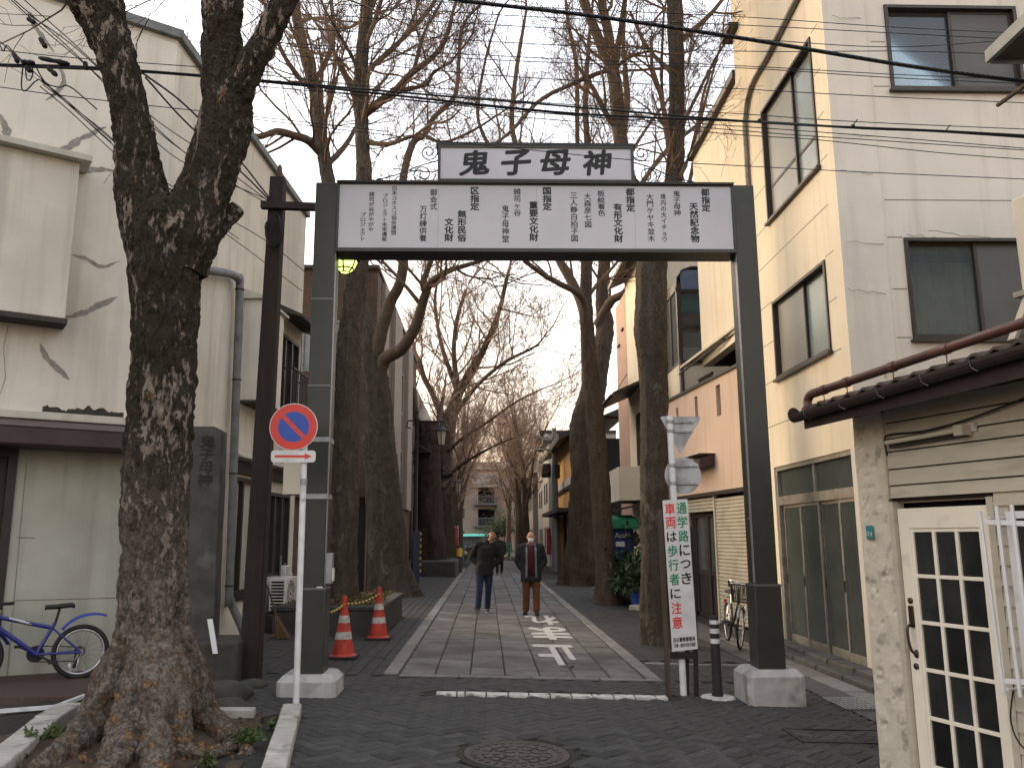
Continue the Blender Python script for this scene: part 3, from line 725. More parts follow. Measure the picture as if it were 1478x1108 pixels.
# wrought-iron scrolls beside the name board
def scroll(cx, cz, r, s, turns=1.6, ph=0.0):
    n = 34; k = B(); th = np.linspace(0, turns*math.tau, n); rr = r*(1-.78*np.linspace(0, 1, n))
    pts = [gf.pt(cx+s*q*math.cos(ph+t_), -.10, cz+q*math.sin(ph+t_)) for t_, q in zip(th, rr)]
    return k.tube(pts, .007, 6)
for s, ex in ((-1, ta), (1, ta1)):
    for dx, dz, r in ((.11, .40, .10), (.17, .13, .14), (.42, .05, .09), (.66, .03, .07)):
        obj('scroll', scroll(ex+s*dx, tc0+dz, r, s, ph=math.pi if s > 0 else math.pi), 'iron', gate, smooth=True)
    k = B(); k.tube(spline([gf.pt(ex, -.10, tc0+.30), gf.pt(ex+s*.22, -.10, tc0+.23), gf.pt(ex+s*.45, -.10, tc0+.13), gf.pt(ex+s*.85, -.10, tc0+.01)], 14), .007, 6); obj('scroll_bar', k, 'iron', gate, smooth=True)
# meter box and notices on the left post
k = B(); zb0, zb1 = gf.hit(470, 843)[1], gf.hit(470, 798)[1]
k.box(xl1+.002, xl1+.07, GY+.03, GY+.15, zb0, zb1); mb = obj('switch_box', k, 'galvan', gate, bevel=.008)
k = B(); k.box(xl1+.071, xl1+.085, GY+.05, GY+.12, zb0+.03, zb0+.16); obj('cover', k, 'white_plastic', mb)
k = B(gf); k.box(xl1-.07, xl1-.01, .003, .012, gf.hit(470, 853)[1], gf.hit(470, 846)[1]); obj('paper_tag', k, 'pole_white', gate)
k = B(gf); a, c = gf.hit(1079, 748); k.box(a-.006, a+.014, .0, .014, c-.006, c+.006); obj('lock', k, 'chrome', gate)
# lit lantern that hangs behind the beam
lan = thing('lantern', 'lit yellow green hexagonal lantern under the beam beside the dark post', 'lantern', tuple(P(498, 381, 9.5)))
c = P(498, 380, 9.5)
k = B(); k.lathe([(.06, -.11), (.11, -.07), (.155, .03), (.155, .05)], c, 6); obj('lamp_shade', k, 'lamp_lit', lan)
k = B(); hexp = lambda r, h: [c+V(r*math.cos(math.pi/6*0+i*math.pi/3), r*math.sin(i*math.pi/3), h) for i in range(6)]
# the ribs follow the six edges
ang = np.arange(6)*math.pi/3
_u = np.cross(V(0, 0, 1), V(1, 0, 0)); _w = np.cross(V(0, 0, 1), _u)
vert = lambda r, h, i: c+V(0, 0, h)+r*(math.cos(ang[i % 6])*_u+math.sin(ang[i % 6])*_w)
for i in range(6):
    k.tube([vert(.062, -.112, i), vert(.113, -.072, i), vert(.158, .03, i), vert(.16, .06, i)], .010, 5)
    k.tube([vert(.113, -.072, i), vert(.113, -.072, i+1)], .010, 5); k.tube([vert(.159, .04, i), vert(.159, .04, i+1)], .012, 5)
    k.tube([vert(.062, -.112, i), vert(.062, -.112, i+1)], .008, 5)
obj('lantern_frame', k, 'iron', lan)
k = B(); k.lathe([(.19, .05), (.15, .10), (.05, .17), (.02, .20)], c, 6); obj('lantern_roof', k, 'iron', lan)
k = B(); k.tube([c+V(0, 0, .19), c+V(0, 0, .45), V(c[0]-.12, c[1]-.2, c[2]+.5), V(xl1-.05, GY+DEP-.01, c[2]+.5)], .014, 6); obj('bracket', k, 'iron', lan)
# ================================================================== left: white stuccoed building
cl = G(190, 967)
LF = Frame((cl[0], cl[1], 0), (-.83, -.56, 0), (.56, -.83, 0))
LS = Frame((cl[0], cl[1], 0), (.06, 1, 0), (1, -.06, 0))
lb = thing('stucco_building', 'cracked white stuccoed building with maroon awning at the corner', 'building', (cl[0], cl[1], gz(cl[0])))
LFA, LSA, LH = 7.0, 6.2, 8.02
obj('wall', wall(LF, 0, LFA, 3.02, LH, [], .2), 'stucco', lb, fix=False)
sideops = [(2.95, 3.95, .75, 2.55), (4.55, 5.85, .95, 2.4), (4.75, 6.05, 3.75, 5.35)]
obj('wall', wall(LS, 0, LSA, -.3, LH, sideops, .2), 'stucco', lb, fix=False)
obj('wall', wall(LF, 0, LFA, -.3, 2.66, [(1.33, 2.5, -.2, 2.6)], .2, -.12), 'stucco_low', lb, fix=False)
# closed body behind the faces
k = B(); q = [LF.pt(.25, -.5, 0), LF.pt(LFA, -.5, 0), LS.pt(LSA, -6, 0), LS.pt(LSA, -.45, 0), LS.pt(.3, -.45, 0)]
k.prism([V(p[0], p[1], -.3) for p in q], (0, 0, LH+.2)); obj('interior', k, 'room_dark', lb)
k = B(); q = [LF.pt(-.0, 0, 0), LF.pt(LFA, 0, 0), LS.pt(LSA, -6, 0), LS.pt(LSA, 0, 0)]
k.prism([V(p[0], p[1], LH+.002) for p in q], (0, 0, .12)); obj('roof', k, 'cornice', lb)
k = B(); k.box(-.06, LFA, -.1, .07, LH+.06, LH+.19, LF); k.box(-.05, LSA+.05, -.1, .07, LH+.062, LH+.188, LS); obj('gutter', k, 'pipe_grey', lb, bevel=.01)
# bay box on the front
k = B(LF); k.box(1.04, 2.6, .002, .30, 4.06, 5.95); by = obj('bay', k, 'stucco', lb, bevel=.01)
k = B(LF); k.box(.93, 2.7, .001, .42, 5.951, 6.02); obj('bay_cap', k, 'cornice', by)
k = B(LF); k.box(1.02, 2.6, .001, .32, 4.0, 4.058); obj('bay_sill', k, 'soffit', by)
# cornice, awning, shadow gap
k = B(LF); k.box(-.02, LFA, -.05, .06, 2.93, 3.02); obj('cornice', k, 'cornice', lb, bevel=.008)
k = B(); s0 = [LF.pt(.02, -.05, 2.93), LF.pt(.02, .40, 2.80), LF.pt(.02, .42, 2.79), LF.pt(.02, .42, 2.62), LF.pt(.02, .40, 2.60), LF.pt(.02, -.05, 2.60)]
aw = obj('awning', B().prism(s0, LF.u*LFA), 'maroon', lb)
k = B(); k.hexa([LF.pt(.01, -.02, 2.925), LF.pt(LFA, -.02, 2.925), LF.pt(LFA, .425, 2.796), LF.pt(.01, .425, 2.796), LF.pt(.01, -.02, 2.938), LF.pt(LFA, -.02, 2.938), LF.pt(LFA, .43, 2.806), LF.pt(.01, .43, 2.806)]); obj('awning_top', k, 'maroon_top_lit', aw)
# mould streak over the cornice
rg = random.Random(3); xs_ = np.linspace(.30, 1.15, 40); k = B()
hs = [.02+.055*abs(fbm(V(x*9, 0, 3)))+(.03 if x < .9 else 0) for x in xs_]
top = [LF.pt(x, .004, 3.025+h) for x, h in zip(xs_, hs)]; bot = [LF.pt(x, .004, 3.021) for x in xs_]
k.add(bot+top, [(i, i+1, 40+i+1, 40+i) for i in range(39)]); obj('mould_streak', k, 'black_mould', lb, fix=False)
# crack repairs smeared over the stucco
def smear(pts, wd, fr, b, seed):
    a = spline([fr.hit(*p, b) for p in pts], 26); k = B(); T = np.gradient(a, axis=0); T /= np.linalg.norm(T, axis=1)[:, None]; Nn = np.stack([-T[:, 1], T[:, 0]], 1)
    e = np.linspace(0, 1, 26); prof = wd*(.25+.75*np.sin(np.pi*np.clip(e*1.05, 0, 1))**.7)
    j1 = 1+.5*np.array([fbm(V(x*9, seed, 1)) for x in e]); j2 = 1+.5*np.array([fbm(V(x*9, seed, 7)) for x in e])
    L = a+Nn*(prof*j1)[:, None]; R_ = a-Nn*(prof*j2)[:, None]
    k.add([fr.pt(p[0], b, p[1]) for p in L]+[fr.pt(p[0], b, p[1]) for p in R_], [(i, i+1, 27+i, 26+i) for i in range(25)])
    return k
for i, (pts, wd) in enumerate([([(153, 183), (125, 196), (100, 210), (66, 229)], .040), ([(165, 247), (138, 244), (105, 251)], .030), ([(105, 368), (128, 375), (145, 385), (173, 377)], .022),
                               ([(92, 458), (120, 452), (145, 440), (170, 428)], .035), ([(58, 496), (70, 520), (85, 533), (100, 548)], .035), ([(84, 92), (92, 115), (86, 130), (66, 145)], .030), ([(0, 165), (9, 190), (4, 212)], .04), ([(44, 18), (52, 40), (78, 75)], .03)]):
    obj('crack_repair', smear(pts, wd, LF, .003, i*3.1), 'crack', lb, fix=False)
k = B()
for pts in ([(0, 568), (8, 545), (5, 500), (12, 470)], [(70, 455), (92, 458)], [(160, 250), (150, 265)], [(82, 357), (105, 368)]):
    k = B(); k.tube([LF.pt(a, .001, c) for a, c in [LF.hit(*p) for p in pts]], .004, 5); obj('hairline_crack', k, 'crack', lb)
# lower wall joints
k = B()
for (p0, p1) in (((38, 668), (10, 975)), ((24, 775), (50, 776)), ((20, 866), (175, 862))):
    a0, c0 = LF.hit(*p0, -.12); a1, c1 = LF.hit(*p1, -.12); k.tube([LF.pt(a0, -.119, c0), LF.pt(a1, -.119, c1)], .006, 4)
obj('joint', k, 'crack', lb)
k = B(); rim(k, LF, 1.33, 2.5, -.2, 2.6, .09, -.2, -.10); k.box(1.42, 2.41, -.26, -.22, -.2, 2.51, LF); obj('doorway', k, 'dark_frame', lb)
# ---- side face
def on_ls(px, py, b=0.0): a, c = LS.hit(px, py, b); return LS.pt(a, b, c)
k = B(); path = [on_ls(285, 388, .12), on_ls(330, 395, .12), on_ls(343, 402, .12), on_ls(346, 415, .12), on_ls(341, 560, .12), on_ls(331, 850, .12), on_ls(331, 862, .12), on_ls(337, 878, .16), on_ls(349, 905, .28), on_ls(353, 920, .32), on_ls(353, 948, .32)]
dp = obj('downpipe', k.tube(spline(path, 60), .062, 12), 'pipe_grey', lb, smooth=True)
for py in (418, 548, 683, 845):
    px = 346-(py-415)*.034; k = B(); p = on_ls(px, py, .12); k.lathe([(.066, -.012), (.072, -.01), (.072, .01), (.066, .012)], p, 14); obj('pipe_clip', k, 'iron', dp)
a0, c0 = LS.hit(372, 577, .30); c1 = LS.hit(372, 425, .30)[1]
k = B(LS); k.box(a0, a0+1.15, .002, .30, c0, c1); b2 = obj('bay', k, 'stucco', lb, bevel=.008)
k = B(); k.prism([LS.pt(a0-.06, .001, c1+.17), LS.pt(a0-.06, .36, c1+.04), LS.pt(a0-.06, .36, c1+.001), LS.pt(a0-.06, .001, c1+.001)], LS.u*1.3); obj('bay_cap', k, 'cornice', b2)
k = B(LS); k.box(a0-.02, a0+1.16, .001, .32, c0-.04, c0-.001); obj('bay_sill', k, 'soffit', b2)
k = B(); k.prism([LS.pt(2.7, .001, 2.95), LS.pt(2.7, .16, 2.87), LS.pt(2.7, .16, 2.84), LS.pt(2.7, .001, 2.80)], LS.u*3.4); obj('hood', k, 'cornice', lb)
k = B(LS); k.box(2.72, 6.1, .001, .07, 2.60, 2.795); obj('lintel', k, 'dark_wood', lb)
def window_ls(a0, a1, c0, c1, pane_m, mull):
    k = B(); rim(k, LS, a0, a1, c0, c1, .06, -.10, .02)
    for m_ in mull: k.box(m_-.035, m_+.035, -.09, .012, c0+.06, c1-.06, LS)
    wd = obj('window', k, 'dark_frame', lb)
    ed = [a0]+mull+[a1]
    for p, q in zip(ed[:-1], ed[1:]): k = B(LS); k.box(p+.03, q-.03, -.07, -.06, c0+.06, c1-.06); obj('pane', k, pane_m, wd)
    return wd
window_ls(2.95, 3.95, .75, 2.55, 'stucco_low', [3.33]); window_ls(4.55, 5.85, .95, 2.4, 'pane_dark', [4.98, 5.4]); window_ls(4.75, 6.05, 3.75, 5.35, 'pane_dark', [5.2, 5.62])
k = B(LS); k.box(2.85, 4.05, .0, .06, .66, .748); obj('sill', k, 'dark_wood', lb)
k = B(); k.prism([LS.pt(4.55, .001, 5.80), LS.pt(4.55, .48, 5.58), LS.pt(4.55, .48, 5.53), LS.pt(4.55, .001, 5.66)], LS.u*1.75); obj('hood', k, 'soffit', lb)
# railing under the upper window
rl = B(LS); rl.box(4.7, 6.15, .30, .335, 4.60, 4.635); rl.box(4.7, 6.15, .30, .335, 3.80, 3.83)
for i in range(15): rl.box(4.72+i*.1, 4.735+i*.1, .31, .325, 3.83, 4.60)
for aa in (4.7, 6.13): rl.box(aa, aa+.03, 0, .30, 4.60, 4.63); rl.box(aa, aa+.03, 0, .30, 3.80, 3.83)
obj('railing', rl, 'iron', lb)
k = B(LS); k.box(4.3, 6.2, .0, .02, .35, .95); obj('skirting', k, 'stucco', lb)
# gas pipes
k = B(); k.tube([LS.pt(5.3, .05, .1), LS.pt(5.3, .05, 1.3)], .018, 6); k.tube([LS.pt(5.45, .05, .1), LS.pt(5.45, .05, 1.1), LS.pt(5.6, .05, 1.15)], .014, 6); obj('gas_pipe', k, 'pipe_grey', lb, smooth=True)
k = B(LS); k.box(5.32, 5.6, .03, .15, .82, 1.12); obj('gas_meter', k, 'white_plastic', lb, bevel=.02)

# ---- air conditioner outside the white building
def ac_unit(name, fr, a, c, label, w_=.78, h_=.55, d_=.28, b=.12):
    o = fr.pt(a, b, c); t = thing(name, label, 'air conditioner', tuple(o))
    k = B(fr); k.box(a-w_/2, a+w_/2, b, b+d_, c+.05, c+.05+h_); obj('casing', k, 'white_plastic', t, bevel=.012)
    k = B(); cc = fr.pt(a-.1, b+d_+.001, c+.05+h_/2); ang = np.linspace(0, math.tau, 40)
    for r in (.07, .13, .19, .235): k.tube([cc+fr.u*r*math.cos(x)+V(0, 0, r*math.sin(x)) for x in ang[:-1]], .006, 5, close=True)
    for i in range(10): x = i*math.tau/10; k.tube([cc+fr.u*.03*math.cos(x)+V(0, 0, .03*math.sin(x)), cc+fr.u*.235*math.cos(x)+V(0, 0, .235*math.sin(x))], .005, 4)
    obj('fan_guard', k, 'white_plastic', t)
    k = B(); k.lathe([(.225, 0), (.225, .004), (0, .004)], cc-fr.n*.004, 30, axis=fr.n); obj('fan_opening', k, 'void', t)
    k = B(fr)
    for s in (-1, 1): k.box(a+s*w_*.33-.03, a+s*w_*.33+.03, b+.01, b+d_-.01, c, c+.05)
    obj('foot', k, 'black_plastic', t)
    # louvred side grille, facing along the wall
    k = B(fr)
    for i in range(9): k.box(a-w_/2-.004, a-w_/2-.001, b+.03, b+d_-.03, c+.10+i*.052, c+.13+i*.052)
    obj('side_grille', k, 'void', t)
    return t
ac_unit('air_conditioner', LS, 4.9, .34, 'white air conditioner unit on the ground by the stuccoed side wall')

# ================================================================== brown tiled building
def brickmat(name, c1, c2, mortar, sc, fr_u, bw=.5, rh=.25):
    m = bpy.data.materials.new(name); MATS[name] = m; m.use_nodes = True; t = m.node_tree; N = t.nodes; L = t.links; b = N['Principled BSDF']; b.inputs['Roughness'].default_value = .8
    tc = N.new('ShaderNodeTexCoord'); sp = N.new('ShaderNodeSeparateXYZ'); cb = N.new('ShaderNodeCombineXYZ'); L.new(tc.outputs['Object'], sp.inputs[0])
    L.new(sp.outputs[fr_u], cb.inputs[0]); L.new(sp.outputs[2], cb.inputs[1])
    br = N.new('ShaderNodeTexBrick'); br.inputs['Color1'].default_value = (*c1, 1); br.inputs['Color2'].default_value = (*c2, 1); br.inputs['Mortar'].default_value = (*mortar, 1)
    br.inputs['Scale'].default_value = sc; br.inputs['Mortar Size'].default_value = .02; L.new(cb.outputs[0], br.inputs[0])
    br.inputs['Brick Width'].default_value = bw; br.inputs['Row Height'].default_value = rh
    L.new(br.outputs[0], b.inputs['Base Color']); bp = N.new('ShaderNodeBump'); bp.inputs['Distance'].default_value = .006; L.new(br.outputs['Fac'], bp.inputs['Height']); bp.invert = True; L.new(bp.outputs[0], b.inputs['Normal'])
brickmat('tile_front', (.125, .074, .045), (.088, .052, .033), (.050, .037, .029), 2.2, 0, .5, .16)
brickmat('tile_side', (.125, .074, .045), (.088, .052, .033), (.050, .037, .029), 2.2, 1, .5, .16)
BF = Frame((-3.3, 24.3, 0), (-1, 0, 0), (0, -1, 0)); BS = Frame((-3.3, 24.3, 0), (0, 1, 0), (1, 0, 0))
bb = thing('tiled_building', 'brown tiled apartment building behind the twin trunks', 'building', (-3.3, 24.3, gz(-3.3)))
fo = [(1.45, 2.2, 6.45, 8.0), (.65, 1.3, 6.45, 8.0), (1.45, 2.2, 3.5, 4.9), (.2, 1.1, -.2, 2.6), (2.5, 3.4, 6.45, 8.0)]
obj('wall', wall(BF, 0, 6, -.3, 9.6, fo, .25), 'tile_front', bb, fix=False)
obj('wall', wall(BS, .255, 14, -.3, 9.6, [(2.4, 3.6, 6.3, 7.9), (7, 8.2, 6.3, 7.9), (2.4, 3.6, 3.3, 4.9), (7, 8.2, 3.3, 4.9)], .25), 'tile_side', bb, fix=False)
for a0, a1 in ((1.0, 2.2), (4.0, 6.4), (9, 11)): k = B(BS); k.box(a0, a1, .002, .12, 2.7, 9.5); obj('pilaster', k, 'taupe', bb)
k = B(BS); k.box(-.1, 14, -6, .05, 9.6, 9.72); obj('parapet', k, 'dark_frame', bb)
k = B(BS); k.box(.6, 13.5, -5.8, -.5, -.2, 9.59); obj('interior', k, 'room_dark', bb)
k = B(BF); k.box(0.001, 6, .002, .22, 2.75, 3.0); obj('canopy', k, 'soffit', bb)
for (a0, a1, c0, c1) in fo[:3]+[fo[4]]:
    k = B(); rim(k, BF, a0, a1, c0, c1, .06, -.12, .01); wd = obj('window', k, 'silver_frame', bb); k = B(BF); k.box(a0+.06, a1-.06, -.07, -.06, c0+.06, c1-.06); obj('pane', k, 'frosted', wd)
k = B(BF); k.box(.22, 1.08, -.1, -.05, -.2, 2.58); obj('entrance_door', k, 'black_paint', bb)
k = B(); k.tube([BF.pt(.12, .1, -.1), BF.pt(.12, .1, 6)], .035, 8); obj('drainpipe', k, 'taupe', bb, smooth=True)
for a in (2.4, 7):
    for c in (6.3, 3.3):
        k = B(); rim(k, BS, a, a+1.2, c, c+1.6, .06, -.12, .01); wd = obj('window', k, 'silver_frame', bb); k = B(BS); k.box(a+.06, a+1.14, -.07, -.06, c+.06, c+1.54); obj('pane', k, 'frosted', wd)

# pale building further along, left
pb = thing('balcony_building', 'pale grey building with balconies beyond the tiled building', 'building', (-3.7, 39, gz(-3.7)))
PB = Frame((-3.55, 38.8, 0), (0, 1, 0), (1, 0, 0))
obj('wall', wall(PB, 0, 16, -.3, 9.0, [(1, 3, .2, 2.2)]+[(a, a+1.6, c, c+1.5) for a in (1.2, 4.4, 8, 11.6) for c in (3.4, 6.3)], .25), 'far_concrete', pb, fix=False)
k = B(PB); k.box(0, 16, -6, -.4, -.2, 8.99); obj('interior', k, 'room_dark', pb)
for c in (2.75, 5.7):
    for a in (.8, 4, 7.6, 11.2):
        k = B(PB); k.box(a, a+2.4, .0, .7, c, c+.12); rl = obj('balcony', k, 'far_concrete', pb)
        k = B(PB)
        for i in range(13): k.box(a+.05+i*.19, a+.075+i*.19, .65, .68, c+.12, c+1.05)
        k.box(a, a+2.4, .64, .69, c+1.05, c+1.1); obj('railing', k, 'far_steel', rl)
# ================================================================== right: cream corner building
RS = Frame((4.73, 10.45, 0), (0, 1, 0), (-1, 0, 0)); RF = Frame((4.73, 10.45, 0), (1, 0, 0), (0, -1, 0))
cb_ = thing('corner_building', 'three storey cream and grey rendered corner building with brown framed windows', 'building', (4.73, 10.45, gz(4.73)))
w1 = (.46, 2.66, 6.75, 8.77); w2 = (.54, 2.72, 4.09, 5.39); dr = (.05, 3.16, -.14, 2.70)
obj('wall', wall(RS, 0, 3.95, -.3, 12.5, [w1, w2, dr], .22), 'cream', cb_, fix=False)
f1 = (.88, 2.78, 7.67, 8.97); f2 = (.85, 2.9, 4.11, 5.51)
obj('wall', wall(RF, .002, 7, -.3, 12.5, [f1, f2], .22, -.001), 'greywall', cb_, fix=False)
k = B(RF); k.box(-.0, .60, .0, .035, -.3, 12.5); 
k = B(); k.add([RF.pt(.003, 0, -.3), RF.pt(.58, .045, -.3), RF.pt(.62, 0, -.3), RF.pt(.003, 0, 12.5), RF.pt(.58, .045, 12.5), RF.pt(.62, 0, 12.5)], [(0, 1, 4, 3), (1, 2, 5, 4), (0, 3, 5, 2), (0, 2, 1), (3, 4, 5)])
obj('pilaster', k, 'greywall', cb_)
k = B(RS); k.box(.3, 3.94, -6, -.55, -.25, 12.4); obj('interior', k, 'room_dark', cb_)
k = B(RS); k.box(-.2, 4.1, -7, .25, 12.5, 12.7); obj('roof', k, 'soffit', cb_)
# score lines in the render: thin proud-of-recess strips
def score(fr, segs, h=.007, b=.0015):
    for a0, a1, c in segs:
        k = B(fr); k.box(a0, a1, -.01, b, c-h, c+h); obj('score_line', k, 'groove', cb_)
score(RS, [(.25, 3.9, 3.38), (2.74, 3.9, 4.11), (2.74, 3.9, 4.76), (.25, .52, 4.76), (.25, .52, 4.05), (2.74, 3.9, 5.42), (.25, .52, 5.42), (.3, 3.9, 6.11), (2.7, 3.9, 6.75), (.2, .44, 6.80), (2.7, 3.9, 7.45), (.2, .44, 7.45), (2.7, 3.4, 8.12), (.2, .44, 8.12), (.2, .44, 8.8)])
score(RF, [(.64, 6.9, 6.05), (.64, .86, 7.72), (.64, .84, 5.52), (.64, .84, 4.80), (.64, .84, 4.14), (.66, .86, 8.4), (.64, 6.9, 3.36)])
k = B()
rr = random.Random(8)
for (a0, c0, ln) in ((.05, 7.0, .5), (.12, 8.75, .4), (.06, 5.45, .5), (.02, 4.78, .5), (.04, 6.45, .45), (1.2, 5.62, .9), (.9, 5.56, .5)):
    k = B(); xs_ = np.linspace(a0, a0+ln, 9); k.tube([RF.pt(x, .047 if x < .58 else .001, c0-.12*(x-a0)+.03*fbm(V(x*14, c0, 0))) for x in xs_], .0035, 4); obj('hairline_crack', k, 'crack', cb_)
def slider(fr, o, parent, mf, panes, split=None, deep=.09, lower=None, curt=None, nm='window'):
    a0, a1, c0, c1 = o; k = B(); rim(k, fr, a0, a1, c0, c1, .05, -deep-.03, .025)
    k.box(a0-.03, a1+.03, .0, .07, c0-.045, c0+.001, fr)
    wd = obj(nm, k, mf, parent, bevel=.004)
    sp = split if split else (a0+a1)/2
    top = c1-.05; bot = c0+.05
    for i, (p, q, bb_) in enumerate(((a0+.05, sp+.03, -deep), (sp-.03, a1-.05, -deep+.035))):
        k = B(); rim(k, fr, p, q, bot, top, .042, bb_-.012, bb_+.012)
        if lower: k.box(p+.042, q-.042, bb_-.012, bb_+.012, lower-.025, lower+.025, fr)
        obj('sash', k, mf, wd)
        k = B(fr); k.box(p+.04, q-.04, bb_-.004, bb_+.002, bot+.04, top-.04); obj('pane', k, panes[i], wd)
        if curt and curt[i]: curtain(fr, p+.02, q-.02, bot, top, bb_-.09, curt[i], wd, seed=i+a0)
    return wd
slider(RS, w1, cb_, 'bronze_frame', ('frosted', 'frosted_grey'), split=1.42, lower=7.35)
slider(RS, w2, cb_, 'bronze_frame', ('frosted', 'frosted_grey'), split=1.52)
slider(RF, f1, cb_, 'bronze_frame', ('pane', 'mesh_screen'), split=1.85, curt=('curtain_white', None))
slider(RF, f2, cb_, 'bronze_frame', ('pane', 'mesh_screen'), split=1.85, curt=('curtain_teal', None))
# sloping gutter pipe on the upper wall
k = B(); path = [RS.pt(.2, .05, 9.62), RS.pt(1.96, .05, 9.47), RS.pt(2.9, .05, 9.44), RS.pt(3.35, .05, 9.1), RS.pt(3.44, .05, 8.5), RS.pt(3.42, .05, 6.2)]
obj('downpipe', k.tube(spline(path, 40), .045, 10), 'silver_frame', cb_, smooth=True)
k = B(RS); k.box(3.6, 4.15, -1, .18, 11.0, 11.12); obj('eave', k, 'dark_frame', cb_)
# sliding glass doors with transom
k = B(); rim(k, RS, dr[0], dr[1], dr[2], dr[3], .07, -.16, -.02); k.box(dr[0]+.07, dr[1]-.07, -.16, -.03, 2.08, 2.22, RS); k.box(1.58, 1.64, -.14, -.04, 2.22, 2.63, RS)
dd = obj('door', k, 'silver_frame', cb_, bevel=.004); tag(dd, 'aluminium sliding doors with frosted dark glass')
for i, (p, q) in enumerate(((.12, .85), (.80, 1.55), (1.52, 2.28), (2.24, 3.08))):
    bb_ = -.10 if i % 2 else -.065
    k = B(); rim(k, RS, p, q, dr[2]+.07, 2.08, .05, bb_-.015, bb_+.015); k.box(p+.05, q-.05, bb_-.014, bb_+.014, dr[2]+.12, dr[2]+.22, RS); obj('sash', k, 'silver_frame', dd, bevel=.003)
    k = B(RS); k.box(p+.05, q-.05, bb_-.004, bb_+.002, dr[2]+.2, 2.035); obj('pane', k, 'frosted_dark', dd)
    k = B(RS); k.box(q-.04, q-.012, bb_+.015, bb_+.03, .85, 1.0); obj('handle', k, 'dark_frame', dd)
for p, q in ((.12, 1.58), (1.64, 3.09)): k = B(RS); k.box(p, q, -.09, -.08, 2.22, 2.63); obj('pane', k, 'frosted_dark', dd)
# stone step in front of the doors
st = thing('door_step', 'worn grey stone step below the glass sliding doors', 'step', (4.5, 12, gz(4.5)))
for i in range(5):
    y0 = 9.55+i*.82; slab('step_stone', 4.27, 4.74, y0, y0+.82, 'tile_grey', st, z=.075, h=.2, ch=.015, tilt=.008)
    slab('tread', 4.46, 4.73, y0+.1, y0+.9, 'tile_grey', st, z=.135, h=.1, ch=.012, tilt=.004)

# lower wing that runs on behind the corner building
wing = thing('cream_wing', 'cream house with glazed balcony behind the gate post', 'building', (4.75, 14.5, gz(4.75)))
W = Frame((4.80, 14.40, 0), (0, 1, 0), (-1, 0, 0))
obj('wall', wall(W, .0, 3.6, 5.3, 10.2, [], .2), 'cream', wing, fix=False)
k = B(W); k.box(.05, 3.55, -5, -.205, 5.3, 10.1); obj('interior', k, 'room_dark', wing)
k = B(W); k.box(.0, 3.65, -5, .12, 10.2, 10.35); obj('roof', k, 'dark_frame', wing)
# pink house: wall with slot windows, shutter shopfront
PK = Frame((5.0, 15.2, 0), (-.1, 1, 0), (-1, -.1, 0))
pk = thing('pink_house', 'pink rendered house with slot windows above a shuttered shopfront', 'building', (5.0, 16, gz(5)))
slots = [(1.66, 1.90, 4.05, 4.70), (3.02, 3.20, 4.05, 4.68), (4.35, 4.5, 4.05, 4.62)]
obj('wall', wall(PK, -.8, 5.2, 2.52, 4.86, slots, .2), 'pinkwall', pk, fix=False)
for s in slots:
    k = B(PK); k.box(s[0], s[1], -.12, -.11, s[2], s[3]); wd = obj('slot_window', k, 'frosted_grey', pk)
    k = B(PK)
    for i in range(6): k.box(s[0], s[1], -.11, -.09, s[2]+.04+i*.105, s[2]+.055+i*.105)
    obj('glazing_bar', k, 'dark_frame', wd)
k = B(PK); k.box(-.8, 5.2, -.2, .05, 4.86, 4.92); obj('coping', k, 'dark_frame', pk)
k = B(PK); k.box(-.7, 5.15, -5, -.6, -.3, 4.6); obj('interior', k, 'room_dark', pk)
k = B(PK); k.box(-.8, 5.2, -.3, .03, 2.44, 2.519); obj('shopfront_head', k, 'dark_frame', pk)
# roll shutter
for i in range(34):
    c = -.12+i*.0735
    k = B(); k.prism([PK.pt(.35, -.09, c), PK.pt(.35, -.062, c+.012), PK.pt(.35, -.055, c+.06), PK.pt(.35, -.09, c+.071)], PK.u*2.05); obj('shutter_slat', k, 'shutter', pk)
for i in range(4): 
    c = 2.12+i*.075; k = B(); k.prism([PK.pt(2.46, -.09, c), PK.pt(2.46, -.062, c+.012), PK.pt(2.46, -.055, c+.06), PK.pt(2.46, -.09, c+.071)], PK.u*1.7); obj('shutter_slat', k, 'shutter', pk)
for a in (.28, 2.40, 4.16): k = B(PK); k.box(a, a+.06, -.12, -.03, -.2, 2.44); obj('shutter_rail', k, 'shutter', pk)
k = B(PK); k.box(-.8, .27, -.2, -.05, -.3, 2.44); obj('pier', k, 'pale', pk)
k = B(PK); k.box(4.24, 5.2, -.2, -.02, -.3, 2.44); obj('pier', k, 'rosewall', pk)
for a0, a1 in ((2.52, 3.3), (3.3, 4.1)):
    k = B(); rim(k, PK, a0, a1, -.15, 2.08, .07, -.26, -.20); k.box(a0+.07, a1-.07, -.26, -.21, .75, .85, PK); dn = obj('shop_door', k, 'dark_frame', pk)
    k = B(PK); k.box(a0+.07, a1-.07, -.24, -.23, .85, 2.0); obj('pane', k, 'pane_dark', dn); k = B(PK); k.box(a0+.07, a1-.07, -.245, -.235, -.08, .75); obj('kick_panel', k, 'dark_wood', dn)
k = B(); k.prism([PK.pt(2.15, .002, 3.30), PK.pt(2.15, .34, 3.20), PK.pt(2.15, .34, 3.02), PK.pt(2.15, .31, 3.02), PK.pt(2.15, .002, 3.05)], PK.u*1.2); obj('awning', k, 'maroon', pk)
k = B(PK); k.box(2.12, 3.38, .0, .36, 3.302, 3.317); obj('awning_edge', k, 'pale', pk)
